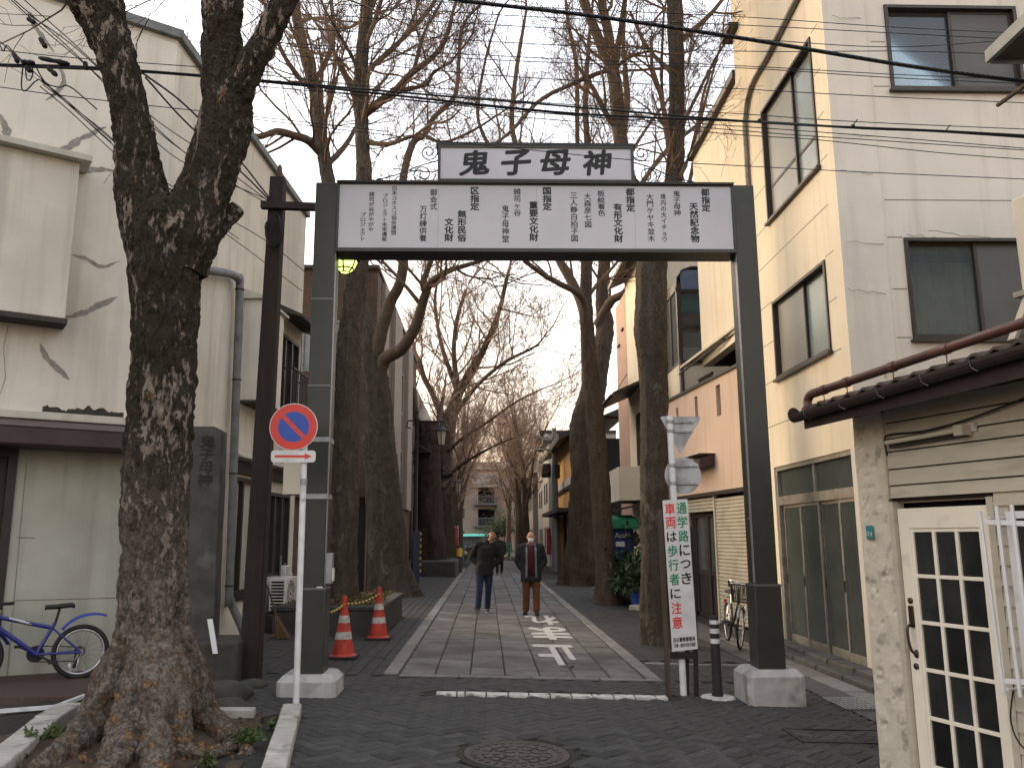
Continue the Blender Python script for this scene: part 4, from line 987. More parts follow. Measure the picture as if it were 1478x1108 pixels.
# terrace behind the parapet: canopy, lattice, recess
k = B(); k.hexa([PK.pt(-.6, -1.6, 5.90), PK.pt(3.5, -1.6, 5.76), PK.pt(3.5, .20, 5.40), PK.pt(-.6, .20, 5.58), PK.pt(-.6, -1.6, 5.96), PK.pt(3.5, -1.6, 5.82), PK.pt(3.5, .20, 5.45), PK.pt(-.6, .20, 5.63)]); obj('terrace_canopy', k, 'pale', pk)
k = B(); k.tube([PK.pt(-.6, .16, 5.50), PK.pt(3.7, .16, 5.30)], .02, 6); k.tube([PK.pt(1.0, -1.5, 5.7), PK.pt(1.0, .15, 5.48)], .02, 6); k.tube([PK.pt(2.9, -1.5, 5.62), PK.pt(2.9, .15, 5.40)], .02, 6); obj('canopy_rail', k, 'dark_frame', pk)
k = B(PK); k.box(-.8, 5.1, -1.75, -1.62, 4.5, 5.74); obj('terrace_wall', k, 'pale', pk)
k = B(PK)
for i in range(12): k.box(3.3+i*.075, 3.34+i*.075, -.5, -.47, 4.92, 5.25)
k.box(3.28, 4.2, -.51, -.46, 5.25, 5.29); obj('lattice', k, 'dark_wood', pk)
k = B(PK); k.box(-.2, .1, -.6, -.4, 4.9, 5.35); obj('planter_box', k, 'pale', pk)
# glazed balcony with the bent roof, above and beyond
GL = Frame((4.70, 18.1, 0), (0, 1, 0), (-1, 0, 0))
gbz = thing('glazed_house', 'cream house with brown glazed balcony full of boxes behind the straight trunk', 'building', (4.7, 20.5, gz(4.7)))
GF = Frame((4.40, 20.45, 0), (1, 0, 0), (0, -1, 0))
# near (front) face of the glazed balcony
gp = lambda px, py: GF.hit(px, py)
x0, zt = gp(975, 392); x1 = gp(1012, 400)[0]+.6; z_mid = gp(980, 470)[1]; z_bot = gp(985, 520)[1]
k = B(GF); k.box(x0, x1, -.06, 0, z_bot-.08, z_bot); k.box(x0, x1, -.06, 0, z_mid-.06, z_mid+.03); k.box(x0, x1, -.06, 0, zt-.55, zt-.47); k.box(x0, x0+.10, -.06, 0.002, z_bot-2.0, zt-.3); gfrm = obj('balcony_frame', k, 'bronze_frame', gbz)
k = B(GF); k.box(x0+.1, x1, -.03, -.026, z_bot, z_mid-.06); obj('pane', k, 'pane', gfrm); k = B(GF); k.box(x0+.1, x1, -.03, -.026, z_mid+.03, zt-.55); obj('pane', k, 'pane', gfrm)
k = B(); pr = [(x0, zt-.47), (x0+.02, zt-.2), (x0+.18, zt+.02), (x0+.4, zt+.1)]
for i in range(3):
    p, q = pr[i], pr[i+1]; k.hexa([GF.pt(p[0], 0, p[1]), GF.pt(q[0], 0, q[1]), GF.pt(q[0], -1.6, q[1]), GF.pt(p[0], -1.6, p[1]), GF.pt(p[0], 0, p[1]+.05), GF.pt(q[0], 0, q[1]+.05), GF.pt(q[0], -1.6, q[1]+.05), GF.pt(p[0], -1.6, p[1]+.05)])
k.box(x0+.4, x1+1, -1.6, 0, zt+.1, zt+.15, GF); obj('balcony_roof', k, 'bronze_frame', gbz)
k = B(GF); k.box(x0+.12, x1, -.02, -.012, zt-.46, zt+.05); obj('gable_sheet', k, 'blue_sheet', gbz)
GSd = Frame((4.40+x0, 20.45, 0), (0, 1, 0), (-1, 0, 0))
k = B(GSd); k.box(.06, 1.6, -.06, -.0, z_bot-.08, z_bot)
for i in range(3): k.box(.06+i*.74, .12+i*.74, -.06, -.0, z_bot, zt-.35)
k.box(.06, 1.6, -.06, -.0, zt-.40, zt-.33); gs = obj('balcony_frame', k, 'bronze_frame', gbz); k = B(GSd); k.box(.1, 1.55, -.03, -.026, z_bot, zt-.4); obj('pane', k, 'pane', gs)
obj('wall', wall(GSd, 0.305, 1.7, -.3, z_bot-.09, [], .2), 'cream', gbz, fix=False)
k = B(GF); k.box(x0, x1+2, -.3, -.05, -.3, z_bot-.09); obj('wall', k, 'pale', gbz)
k = B(GF); k.box(x0+.2, x1+2, -1.65, -1.4, -.2, zt+.05); obj('interior', k, 'taupe', gbz)
k = B(); k.tube([GF.pt(x0+.03, .04, 2.4), GF.pt(x0+.03, .04, z_bot)], .035, 8); obj('downpipe', k, 'dark_frame', gbz, smooth=True)
# stored things seen through the glass
for nm, lab, a0, a1, c0, c1, b0, m_ in (('carton', 'brown carton on the upper shelf of the glazed balcony', x0+.14, x0+.75, z_mid+.04, z_mid+.42, -.5, 'brown_box'), ('storage_crate', 'teal storage crates above the brown carton in the glazed balcony', x0+.2, x0+1.3, z_mid+.50, z_mid+.95, -.55, 'teal_box'), ('storage_bin', 'pale storage bin on the floor of the glazed balcony', x0+.14, x0+1.0, z_bot+.02, z_bot+.45, -.6, 'pale')):
    t = thing(nm, lab, 'box', tuple(GF.pt((a0+a1)/2, b0, c0)), 'boxes in the glazed balcony'); k = B(GF); k.box(a0, a1, b0-.4, b0, c0, c1); obj('box_body', k, m_, t, bevel=.02)
    k = B(GF); k.box(a0-.015, a1+.015, b0-.41, b0+.012, c1-.06, c1+.01); obj('lid', k, m_, t, bevel=.01)
# further cream / rose house with eave, balcony, awning roofs
FR = Frame((4.30, 22.2, 0), (0, 1, 0), (-1, 0, 0)); FFt = Frame((4.30, 22.2, 0), (1, 0, 0), (0, -1, 0))
fh = thing('rose_house', 'rose and cream house with small balcony beyond the straight trunk', 'building', (4.3, 24, gz(4.3)))
fa = lambda px, py: FR.hit(px, py)
zt2 = fa(920, 430)[1]
obj('wall', wall(FR, .004, 2.6, -.3, 9.6, [(.6, 1.5, 3.6, 5.0)], .2), 'cream', fh, fix=False)
obj('wall', wall(FR, 2.605, 4.6, -.3, 9.1, [], .2), 'rosewall', fh, fix=False)
k = B(FFt); k.box(.004, 5, -.2, 0.0, -.3, 9.6); obj('wall', k, 'cream', fh)
k = B(FR); k.box(.25, 4.5, -5, -.25, -.2, 9.5); obj('interior', k, 'room_dark', fh)
k = B(); k.hexa([FR.pt(-.3, .45, 9.3), FR.pt(3.2, .45, 9.3), FR.pt(3.2, -3, 10.9), FR.pt(-.3, -3, 10.9), FR.pt(-.3, .45, 9.42), FR.pt(3.2, .45, 9.42), FR.pt(3.2, -3, 11.02), FR.pt(-.3, -3, 11.02)]); obj('roof', k, 'dark_frame', fh)
k = B(); k.hexa([FR.pt(-.2, .9, 5.35), FR.pt(2.7, .9, 5.35), FR.pt(2.7, 0, 5.75), FR.pt(-.2, 0, 5.75), FR.pt(-.2, .9, 5.43), FR.pt(2.7, .9, 5.43), FR.pt(2.7, 0, 5.83), FR.pt(-.2, 0, 5.83)]); obj('lower_eave', k, 'dark_frame', fh)
k = B(); k.tube([FR.pt(-.2, .95, 5.33), FR.pt(2.75, .95, 5.33), FR.pt(2.78, .9, 5.2), FR.pt(2.78, .3, 5.15)], .045, 8); obj('gutter', k, 'dark_frame', fh, smooth=True)
k = B(FR); k.box(.2, 2.5, .0, .75, 2.55, 2.65); bl = obj('balcony', k, 'pale', fh)
k = B(FR); k.box(.2, 2.5, .68, .75, 2.65, 3.45); k.box(.2, .27, .0, .68, 2.65, 3.45); k.box(2.43, 2.5, .0, .68, 2.65, 3.45); obj('parapet', k, 'pale', bl)
k = B(FR)
for i in range(14): k.box(.5+i*.05, .53+i*.05, .02, .06, 3.55, 5.0)
obj('shutter_blind', k, 'dark_wood', fh)
k = B(); k.hexa([FR.pt(.0, .8, 2.28), FR.pt(2.6, .8, 2.28), FR.pt(2.6, 0, 2.45), FR.pt(.0, 0, 2.45), FR.pt(.0, .8, 2.33), FR.pt(2.6, .8, 2.33), FR.pt(2.6, 0, 2.5), FR.pt(.0, 0, 2.5)]); obj('porch_roof', k, 'dark_frame', fh)
for i in range(2): k = B(FR); k.box(3.1+.8*i, 3.4+.8*i, .0, .06, 8.0-.35*i, 8.06-.35*i); obj('vent_hood', k, 'dark_frame', fh)
ac_unit('air_conditioner', FR, 1.9, 2.66, 'white air conditioner unit on the small balcony of the rose house', b=.15)
# wall lantern on the porch
k = B(); c = FR.pt(.4, .32, 1.5); k.lathe([(.03, -.16), (.08, -.1), (.10, .1), (.12, .12), (.02, .22), (.015, .3)], c, 6); t = thing('wall_lantern', 'small dark wall lantern beside the green awning', 'lantern', tuple(c)); obj('lantern_body', k, 'brass', t)
k = B(); k.tube([c+V(0, 0, -.12), c+V(.05, 0, -.22), FR.pt(.4, .0, 1.25)], .012, 6); obj('bracket', k, 'iron', t)

# ================================================================== small weatherboarded house, near right
HF = Frame((2.89, 6.44, 0), (.31, -.95, 0), (-.95, -.31, 0))
hs_ = thing('weatherboard_house', 'small old house with beige weatherboards and a white glazed door', 'house', (2.89, 6.44, gz(2.89)))
HB = Frame(HF.pt(0, 0, 0), -HF.n, (HF.u*-1))
pw = .30
pier = B(); na, nc = 14, 90                                   # rough pier, displaced
for face, (f0, f1) in enumerate((((0, 0), (pw, 0)), ((0, -.35), (0, 0)))):
    vs = []
    for c in np.linspace(-.2, 2.58, nc):
        for s in np.linspace(0, 1, na):
            a = f0[0]+(f1[0]-f0[0])*s; b = f0[1]+(f1[1]-f0[1])*s; p = HF.pt(a, b, c)
            e = .010*max(0, float(fbm(p*9, 4, 3)))-.012*(1 if float(fbm(p*V(11, 11, 22), 9, 3)) > .62 else 0)
            if s in (0, 1): e = .004*float(fbm(p*6, 2, 2))
            dirn = HF.n if face == 0 else -HF.u
            vs.append(p+dirn*e)
    pier.add(vs, [(i*na+j, i*na+j+1, (i+1)*na+j+1, (i+1)*na+j) for i in range(nc-1) for j in range(na-1)])
obj('pier', pier, 'pier_stucco', hs_, fix=False)
k = B(HF); k.box(.012, pw-.01, -.35, -.014, -.2, 2.56); obj('pier_core', k, 'pier_stucco', hs_)
k = B(HF); k.box(.0, .012, -4.0, -.355, -.2, 2.9); obj('end_wall', k, 'pier_stucco', hs_)
# weatherboards
da0, da1, dz1 = .345, 1.13, 1.80
lines = [1.86, 1.955, 2.075, 2.205, 2.30, 2.42, 2.55]
for i, (c0, c1) in enumerate(zip(lines[:-1], lines[1:])):
    k = B(); k.prism([HF.pt(pw+.024, -.03, c0+.005), HF.pt(pw+.024, .004, c0+.006), HF.pt(pw+.024, -.010, c1-.004), HF.pt(pw+.024, -.03, c1-.004)], HF.u*2.6); obj('siding_board', k, 'siding', hs_)
c = -.1
while c < 1.84:
    c1 = min(c+.125, 1.856); k = B(); k.prism([HF.pt(da1+.055, -.03, c), HF.pt(da1+.055, .002, c+.004), HF.pt(da1+.055, -.012, c1+.006), HF.pt(da1+.055, -.03, c1+.006)], HF.u*(.10 if .55 < c < 1.75 else 1.8)); obj('siding_board', k, 'siding', hs_); c = c1
k = B(HF); k.box(pw+.003, 2.9, -.08, -.032, 1.84, 2.6); obj('backing', k, 'dark_wood', hs_)
k = B(HF); k.box(da1+.02, 2.9, -.08, -.032, -.2, 1.84); obj('backing', k, 'dark_wood', hs_)
k = B(HF); k.box(pw+.004, pw+.022, -.02, .012, 1.86, 2.5); obj('corner_batten', k, 'siding', hs_)
k = B(HF); k.box(pw, da0, -.10, .006, -.2, 1.84); k.box(da1, da1+.05, -.10, -.004, -.2, 1.84); k.box(da0, da1, -.10, -.06, dz1+.03, 1.85); obj('door_frame', k, 'siding', hs_)
k = B(HF); k.box(pw, 2.9, -4.0, -.12, -.2, 2.45); obj('interior', k, 'void', hs_)
# the door
k = B(); DB = -.045
na_, nr = 3, 5; px0, px1 = da0+.115, da1-.09; pz0, pz1 = .03, 1.63; bw_ = .026
k.box(da0+.006, px0-bw_/2, DB-.02, DB+.02, -.08, dz1-.012, HF); k.box(px1+bw_/2, da1-.004, DB-.02, DB+.02, -.08, dz1-.012, HF)
k.box(px0-bw_/2, px1+bw_/2, DB-.02, DB+.02, -.08, pz0-bw_/2, HF); k.box(px0-bw_/2, px1+bw_/2, DB-.02, DB+.02, pz1+bw_/2, dz1-.012, HF)
door = obj('door', k, 'door_cream', hs_, bevel=.004); tag(door, 'cream painted door with fifteen small dark panes')
for i in range(na_+1):
    x = px0+(px1-px0)*i/na_; k = B(HF); k.box(x-bw_/2, x+bw_/2, DB-.014, DB+.014, pz0-bw_/2, pz1+bw_/2); obj('muntin', k, 'door_cream', door, bevel=.003)
for j in range(nr+1):
    z = pz0+(pz1-pz0)*j/nr; k = B(HF); k.box(px0-bw_/2, px1+bw_/2, DB-.011, DB+.011, z-bw_/2, z+bw_/2); obj('muntin', k, 'door_cream', door, bevel=.003)
for i in range(na_):
    for j in range(nr):
        k = B(HF); k.box(px0+(px1-px0)*i/na_+.008, px0+(px1-px0)*(i+1)/na_-.008, DB-.006, DB-.002, pz0+(pz1-pz0)*j/nr+.008, pz0+(pz1-pz0)*(j+1)/nr-.008); obj('pane', k, 'door_pane', door)
ha, hc = HF.hit(1316, 930, DB+.03); ha = da0+.06
k = B(); k.tube(spline([HF.pt(ha, DB+.02, .98), HF.pt(ha, DB+.07, .95), HF.pt(ha+.004, DB+.075, .86), HF.pt(ha+.012, DB+.06, .79), HF.pt(ha+.014, DB+.022, .77)], 16), .010, 8); k.box(ha-.022, ha+.022, DB+.02, DB+.032, .95, 1.10, HF); k.ell(HF.pt(ha+.014, DB+.022, .77), .022, .016, .03); hd = obj('handle', k, 'brass', door, smooth='auto', bevel=.003)
for z in (1.135, .685): k = B(); k.lathe([(.022, 0), (.022, .008), (.012, .016), (0, .016)], HF.pt(ha, DB+.02, z), 16, axis=HF.n); obj('lock_rosette', k, 'brass', door, smooth='auto')
# fluorescent lamp over the door
lt = thing('tube_light', 'old unlit fluorescent tube fitting under the eave of the weatherboard house', 'lamp', tuple(HF.pt(.6, .05, 2.2)))
a0, c0 = HF.hit(1280, 637, .05); a1, c1 = HF.hit(1385, 620, .05)
k = B(); k.hexa([HF.pt(a0, .003, c0-.05), HF.pt(a1+.03, .003, c1-.045), HF.pt(a1+.03, .035, c1-.045), HF.pt(a0, .035, c0-.05), HF.pt(a0, .003, c0), HF.pt(a1+.03, .003, c1+.005), HF.pt(a1+.03, .035, c1+.005), HF.pt(a0, .035, c0)]); obj('housing', k, 'dark_frame', lt)
k = B(); k.tube([HF.pt(a0, .06, c0-.01), HF.pt(a1, .06, c1-.005)], .017, 10); obj('tube', k, 'shutter', lt, smooth='auto')
k = B(HF); k.box(a1-.02, a1+.05, .003, .085, c1-.04, c1+.03); obj('end_cap', k, 'siding', lt)
k = B(); k.tube(spline([HF.pt(.36, .03, 2.18), HF.pt(.35, .03, 2.30), HF.pt(.42, .03, 2.33), HF.pt(.75, .03, 2.32), HF.pt(1.2, .03, 2.37), HF.pt(2.0, .03, 2.52)], 40), .007, 6); obj('supply_cable', k, 'cable', hs_, smooth=True)
k = B(HF); k.box(1.03, 1.13, .002, .008, 2.27, 2.33); obj('paper_label', k, 'white_paint', hs_)
# number plate
a, c = HF.hit(1255, 768, .02); k = B(HF); k.box(a-.035, a+.035, .012, .022, c-.052, c+.052); npl = thing('number_plate', 'small green house number plate on the rough pier', 'sign', tuple(HF.pt(a, .01, c))); obj('plate', k, 'plate_green', npl, bevel=.004)
lettering('17-4', HF, a, c-.012, .0225, .052, .036, 'pole_white', npl)
# window grille of white bars
gr = thing('window_grille', 'white painted bars of a window grille beside the cream door', 'window grille', tuple(HF.pt(1.3, .1, 1.0)))
HB_ = .16
def gh(px, py): a, c = HF.hit(px, py, HB_); return HF.pt(a, HB_, c)
for (t0, b0) in (((1414, 738), (1449, 1002)), ((1438, 730), (1473, 1006)), ((1460, 728), (1495, 1008)), ((1483, 726), (1520, 1010)), ((1508, 724), (1545, 1012))):
    p, q = gh(*t0), gh(*b0); p = p.copy(); q = q.copy(); d = HF.u*.011; e = HF.n*.008
    k = B(); k.hexa([q-d-e, q+d-e, q+d+e, q-d+e, p-d-e, p+d-e, p+d+e, p-d+e]); obj('bar', k, 'white_bar', gr, bevel=.003)
for (py0, py1) in ((748, 758), (975, 990)):
    p, q = gh(1420 if py0 < 800 else 1444, (py0+py1)/2), gh(1560, (py0+py1)/2+6)
    k = B(); v = V(0, 0, .016); e = HF.n*.006; f_ = -HF.n*.012; k.hexa([p-v+f_-e, q-v+f_-e, q-v+f_+e, p-v+f_+e, p+v+f_-e, q+v+f_-e, q+v+f_+e, p+v+f_+e]); obj('rail', k, 'white_bar', gr, bevel=.003)
k = B(); 
for z in (.68, 1.70): k.tube([HF.pt(1.28, 0.0, z), HF.pt(1.28, HB_, z)], .008, 6)
obj('stay', k, 'white_bar', gr)
wn = B(); rim(wn, HF, 1.29, 2.4, .62, 1.74, .045, -.02, .03); wno = obj('window', wn, 'white_bar', hs_); k = B(HF); k.box(1.335, 2.35, -.01, -.006, .66, 1.70); obj('pane', k, 'door_pane', wno)
k = B(); k.tube(spline([HF.pt(1.22, .03, .70), HF.pt(1.18, .04, .45), HF.pt(1.3, .04, .3), HF.pt(1.7, .03, .2)], 20), .005, 5); obj('loose_cable', k, 'cable', hs_, smooth=True)
# roof: eave boards, tiles, gutter, brown pipe laid along it
rf = B(); e0 = HF.pt(-.14, .42, 2.52); 
k = B(); k.hexa([HF.pt(-.12, .36, 2.50), HF.pt(3, .36, 2.68), HF.pt(3, -.1, 2.80), HF.pt(-.12, -.1, 2.62), HF.pt(-.12, .36, 2.53), HF.pt(3, .36, 2.71), HF.pt(3, -.1, 2.83), HF.pt(-.12, -.1, 2.65)]); roof = obj('roof', k, 'soffit', hs_)
k = B(); k.hexa([HF.pt(-.125, .345, 2.425), HF.pt(3, .345, 2.53), HF.pt(3, .365, 2.53), HF.pt(-.125, .365, 2.425), HF.pt(-.125, .345, 2.535), HF.pt(3, .345, 2.715), HF.pt(3, .365, 2.715), HF.pt(-.125, .365, 2.535)]); obj('fascia', k, 'eave_brown', roof)
pg = [HF.pt(-.16, .40, 2.535), HF.pt(3, .40, 2.715)]
k = B(); n = 9; prof = [(.06*math.cos(math.pi+i*math.pi/(n-1)), .06*math.sin(math.pi+i*math.pi/(n-1))) for i in range(n)]
k.add([p+HF.n*(x+.03)+V(0, 0, z) for p in pg for x, z in prof]+[p+HF.n*(x*.9+.03)+V(0, 0, z*.9) for p in pg for x, z in prof], [(i, i+1, n+i+1, n+i) for i in range(n-1)]+[(2*n+i, 2*n+i+1, 3*n+i+1, 3*n+i) for i in range(n-1)]+[(0, n, 3*n, 2*n), (n-1, 2*n-1, 4*n-1, 3*n-1)])
obj('gutter', k, 'eave_brown', roof)
k = B(); k.lathe([(.06, 0), (.06, .004), (0, .004)], pg[0]+HF.n*.03, 16, axis=HF.u); obj('gutter_end', k, 'dark_frame', roof)
for i in range(8): p = pg[0]+(pg[1]-pg[0])*(.06+i*.12)+HF.n*.03; k = B(); k.tube([p+HF.n*-.065, p+HF.n*-.05+V(0, 0, -.045), p+V(0, 0, -.064), p+HF.n*.05+V(0, 0, -.045), p+HF.n*.064+V(0, 0, .0)], .004, 5); obj('gutter_bracket', k, 'chrome', roof)
# pan tiles: courses of alike curved pieces
for r in range(4):
    for i in range(20):
        s0, s1 = -.10+i*.155, -.10+(i+1)*.155+.01
        def rp(s, t, h): return HF.pt(s, .40-t, 2.545+(s+.12)*.0577+t*.27+h)
        t0, t1 = r*.2, r*.2+.23; m_ = 5; us = np.linspace(0, 1, m_)
        k = B(); top0 = [rp(s0+(s1-s0)*u, t0, .035+.018*math.sin(math.pi*2*u)) for u in us]; top1 = [rp(s0+(s1-s0)*u, t1, .020+.018*math.sin(math.pi*2*u)) for u in us]
        lo0 = [p-V(0, 0, .018) for p in top0]
        k.add(top0+top1+lo0, [(j, j+1, m_+j+1, m_+j) for j in range(m_-1)]+[(j, 2*m_+j, 2*m_+j+1, j+1) for j in range(m_-1)]); obj('roof_tile', k, 'roof_tile', roof, fix=False)
pp = [HF.pt(-.06, .37, 2.52), HF.pt(-.06, .37, 2.64), HF.pt(-.02, .37, 2.68), HF.pt(.08, .37, 2.69), HF.pt(2.9, .37, 2.87)]
k = B(); k.tube([pp[0], pp[1]], .034, 10); k.tube(spline([pp[1], pp[2], pp[3]], 10), .034, 10); k.tube([pp[3], pp[4]], .032, 10); rp_ = obj('roof_pipe', k, 'brown_pipe', roof, smooth=True)
for s in (.05, .30, .75, 1.2): p = HF.pt(s+.08, .37, 2.69+s*.0638); k = B(); k.lathe([(.036, -.025), (.038, -.02), (.038, .02), (.036, .025)], p, 12, axis=HF.u+V(0, 0, .06)); k.tube([p, p-V(0, 0, .10)], .004, 5); obj('coupling', k, 'brown_pipe', rp_)
# air conditioner on its stand, standing on the roof at the picture's edge
rp0 = HF.pt(1.72, .05, 2.80)
act = thing('roof_air_conditioner', 'beige air conditioner on angled stand above the tiled roof', 'air conditioner', tuple(rp0))
RA = Frame(HF.pt(1.66, .0, 2.80), HF.u, HF.n)
k = B(RA); k.box(0, .8, -.15, .13, .26, .86); obj('casing', k, 'pale', act, bevel=.012)
k = B(RA); k.box(-.03, .8, -.16, .17, .225, .258); obj('stand_rail', k, 'silver_frame', act)
k = B(); k.hexa([RA.pt(-.12, .12, -.02), RA.pt(-.07, .12, -.02), RA.pt(-.07, .15, -.02), RA.pt(-.12, .15, -.02), RA.pt(.03, .12, .24), RA.pt(.08, .12, .24), RA.pt(.08, .15, .24), RA.pt(.03, .15, .24)]); obj('leg', k, 'pale', act)
k = B(); k.hexa([RA.pt(.6, .12, -.02), RA.pt(.65, .12, -.02), RA.pt(.65, .15, -.02), RA.pt(.6, .15, -.02), RA.pt(.6, .12, .24), RA.pt(.65, .12, .24), RA.pt(.65, .15, .24), RA.pt(.6, .15, .24)]); obj('leg', k, 'pale', act)
# neighbouring house beyond the right edge: upper wall, eave and cable bracket reach into view
nb = thing('eave_house', 'dark eave corner of a house at the top edge with a cable bracket', 'house', (6.0, 7.0, gz(6)))
EY = 7.6
def ep(px, py): return P(px, py, EY)
e0, e1, e2 = ep(1432, 86), ep(1478, 88), ep(1478, 50)
k = B(); zc = e0[2]; k.hexa([V(e0[0], EY, zc), V(9, EY, zc), V(9, EY-3.5, zc), V(e0[0]+.02, EY-3.5, zc), V(e0[0], EY, zc+.10), V(9, EY, zc+.10), V(9, EY-3.5, zc+.10), V(e0[0]+.02, EY-3.5, zc+.10)]); obj('eave', k, 'soffit', nb)
k = B(); k.box(e0[0]-.05, e0[0]-.003, EY-3.5, EY+.03, zc-.02, zc+.11); k.box(e0[0], 9, EY+.003, EY+.05, zc-.02, zc+.11); obj('gutter', k, 'pipe_grey', nb)
k = B(); k.box(e0[0]+.75, 9, EY-4, EY-.5, -.4, zc-.002); obj('wall', k, 'greywall', nb)
q0, q1 = P(1440, 152, 7.5), P(1495, 112, 7.0)
k = B(); k.tube([q0, q1, q1+(q1-q0)*1.5], .022, 8); obj('cable_bracket', k, 'old_wood', nb)
# ================================================================== trees
def limb(pts):
    """(px, py, depth Y, width in px) -> centre line and radii in metres"""
    q = np.array([[*P(a, b, Y), w_/2*(Y+.3)/FPX] for a, b, Y, w_ in pts]); return q
def trunk_mesh(q, step=.05, n=40, amp=.05, ridge=.010, seed=0, flutes=0, base_z=None, fh=1.1):
    """dense, uneven bark tube along the centre line q (x,y,z,r)"""
    L = np.linalg.norm(np.diff(q[:, :3], axis=0), axis=1).sum(); K = max(6, int(L/step))
    s = spline(q, K); c, r = s[:, :3], np.maximum(s[:, 3], .004)
    T = np.gradient(c, axis=0); T /= np.linalg.norm(T, axis=1)[:, None]
    u = np.cross(V(0, 1, 0), T); u /= np.linalg.norm(u, axis=1)[:, None]; w_ = np.cross(T, u)
    ang = np.arange(n)*math.tau/n
    dirs = np.cos(ang)[None, :, None]*u[:, None]+np.sin(ang)[None, :, None]*w_[:, None]
    p0 = c[:, None]+dirs*r[:, None, None]
    rel = dirs*1.6+np.stack([np.zeros(K), np.zeros(K), np.cumsum(np.r_[0, np.linalg.norm(np.diff(c, axis=0), axis=1)])], 1)[:, None]*.9
    d = amp*fbm(rel, seed, 3)*r[:, None]
    d += ridge*fbm(p0*V(14, 14, 5), seed+5, 3)+ridge*.5*np.clip(fbm(p0*V(26, 26, 12), seed+9, 3)*3, -1, 1)
    if flutes:
        z = p0[..., 2]; fl = np.clip((fh-(z-base_z))/fh, 0, 1)
        tw_ = ang[None]+.12*np.sin(z*2.3)+.05*np.sin(z*6.1); d += r[:, None]*.13*fl*np.sin(tw_*flutes+.7*np.sin(tw_*2)+1.0)-r[:, None]*.10*fl*np.exp(-((np.mod(tw_*flutes/2+.6, math.pi)-1.6)/.22)**2)+r[:, None]*.02*np.sin(ang*flutes*2+2)[None]
    p = p0+dirs*d[..., None]
    idx = np.arange(K*n).reshape(K, n); nx = np.roll(idx, -1, 1)
    f = np.stack([idx[:-1], nx[:-1], nx[1:], idx[1:]], -1).reshape(-1, 4)
    return p.reshape(-1, 3), f
def merge(parts):
    vs, fs, n = [], [], 0
    for v, f in parts: vs.append(v); fs.append(f+n); n += len(v)
    return np.vstack(vs), np.vstack(fs)
def twig_mesh(lines, sides=3):
    """lines: list of (points list, r0, r1) grouped by length -> one vertex / face array"""
    groups = {}
    for pts, r0, r1 in lines: groups.setdefault(len(pts), []).append((pts, r0, r1))
    out = []
    for K, ls in groups.items():
        c = np.array([l[0] for l in ls], float); N = len(ls)
        r = np.array([np.linspace(l[1], l[2], K) for l in ls])
        T = np.gradient(c, axis=1); T /= np.linalg.norm(T, axis=2)[..., None]+1e-9
        ref = np.where(np.abs(T[..., 2:3]) < .9, V(0, 0, 1), V(1, 0, 0)); u = np.cross(T, ref); u /= np.linalg.norm(u, axis=2)[..., None]+1e-9; w_ = np.cross(T, u)
        ang = np.arange(sides)*math.tau/sides
        v = c[:, :, None]+(np.cos(ang)[:, None]*u[:, :, None]+np.sin(ang)[:, None]*w_[:, :, None])*r[:, :, None, None]
        idx = np.arange(N*K*sides).reshape(N, K, sides); nx = np.roll(idx, -1, 2)
        f = np.stack([idx[:, :-1], nx[:, :-1], nx[:, 1:], idx[:, 1:]], -1).reshape(-1, 4)
        out.append((v.reshape(-1, 3), f))
    return merge(out)
def grow(out, p, d, L, r, lvl, rg, mx, rmin, up=.10, kids=(5, 6, 5, 4), wander=.17, spread=(.45, .95)):
    K = 6 if lvl <= 1 else (5 if lvl == 2 else 4)
    pts = [tuple(p)]; ds = [d]; cur = Vector(p); sL = L/(K-1)
    for i in range(K-1):
        d = (d+Vector((rg.gauss(0, wander), rg.gauss(0, wander), rg.gauss(0, wander)+up))).normalized()
        cur = cur+d*sL; pts.append(tuple(cur)); ds.append(d)
    re = max(rmin*.7, r*(.45 if lvl < mx else .5)); out.append((pts, r, re))
    if lvl >= mx: return
    n = kids[min(lvl, len(kids)-1)]; n = max(2, int(n*rg.uniform(.7, 1.3)+.5))
    for k in range(n):
        s = .18+.82*(k+rg.random())/n; i = min(K-2, int(s*(K-1))); t = s*(K-1)-i
        q = Vector(pts[i]).lerp(Vector(pts[i+1]), t); dd = ds[i+1]
        ax = dd.orthogonal().normalized(); ax.rotate(Matrix.Rotation(rg.uniform(0, math.tau), 3, dd)); a = rg.uniform(*spread)
        nd = (dd*math.cos(a)+ax*math.sin(a)).normalized()
        grow(out, q, nd, L*rg.uniform(.42, .72)*(1.1-.35*s), max(rmin, (r+(re-r)*s)*rg.uniform(.42, .62)), lvl+1, rg, mx, rmin, up, kids, wander, spread)
def sprout(out, q, n, L, rg, mx, rmin, s0=.1, s1=1.0, up=.10, kids=(5, 6, 5, 4), lvl=1, bias=(0, 0, 0), a=(.5, 1.2), wander=.17, tipgrow=True):
    s = spline(q, 40); c, r = s[:, :3], s[:, 3]; T = np.gradient(c, axis=0)
    for k in range(n):
        i = min(38, int((s0+(s1-s0)*(k+rg.random())/n)*39)); d = Vector(T[i]).normalized(); ax = d.orthogonal().normalized(); ax.rotate(Matrix.Rotation(rg.uniform(0, math.tau), 3, d))
        an = rg.uniform(*a); nd = (d*math.cos(an)+ax*math.sin(an)+Vector(bias)).normalized()
        rr = min(max(r[i]*rg.uniform(.25, .5), rmin*2.2), .06)
        grow(out, Vector(c[i]), nd, L*rg.uniform(.6, 1.3), rr, lvl, rg, mx, rmin, up, kids, wander)
    if tipgrow: grow(out, Vector(c[-1]), Vector(T[-1]).normalized(), L, max(r[-1], rmin*2), lvl, rg, mx, rmin, up, kids, wander)
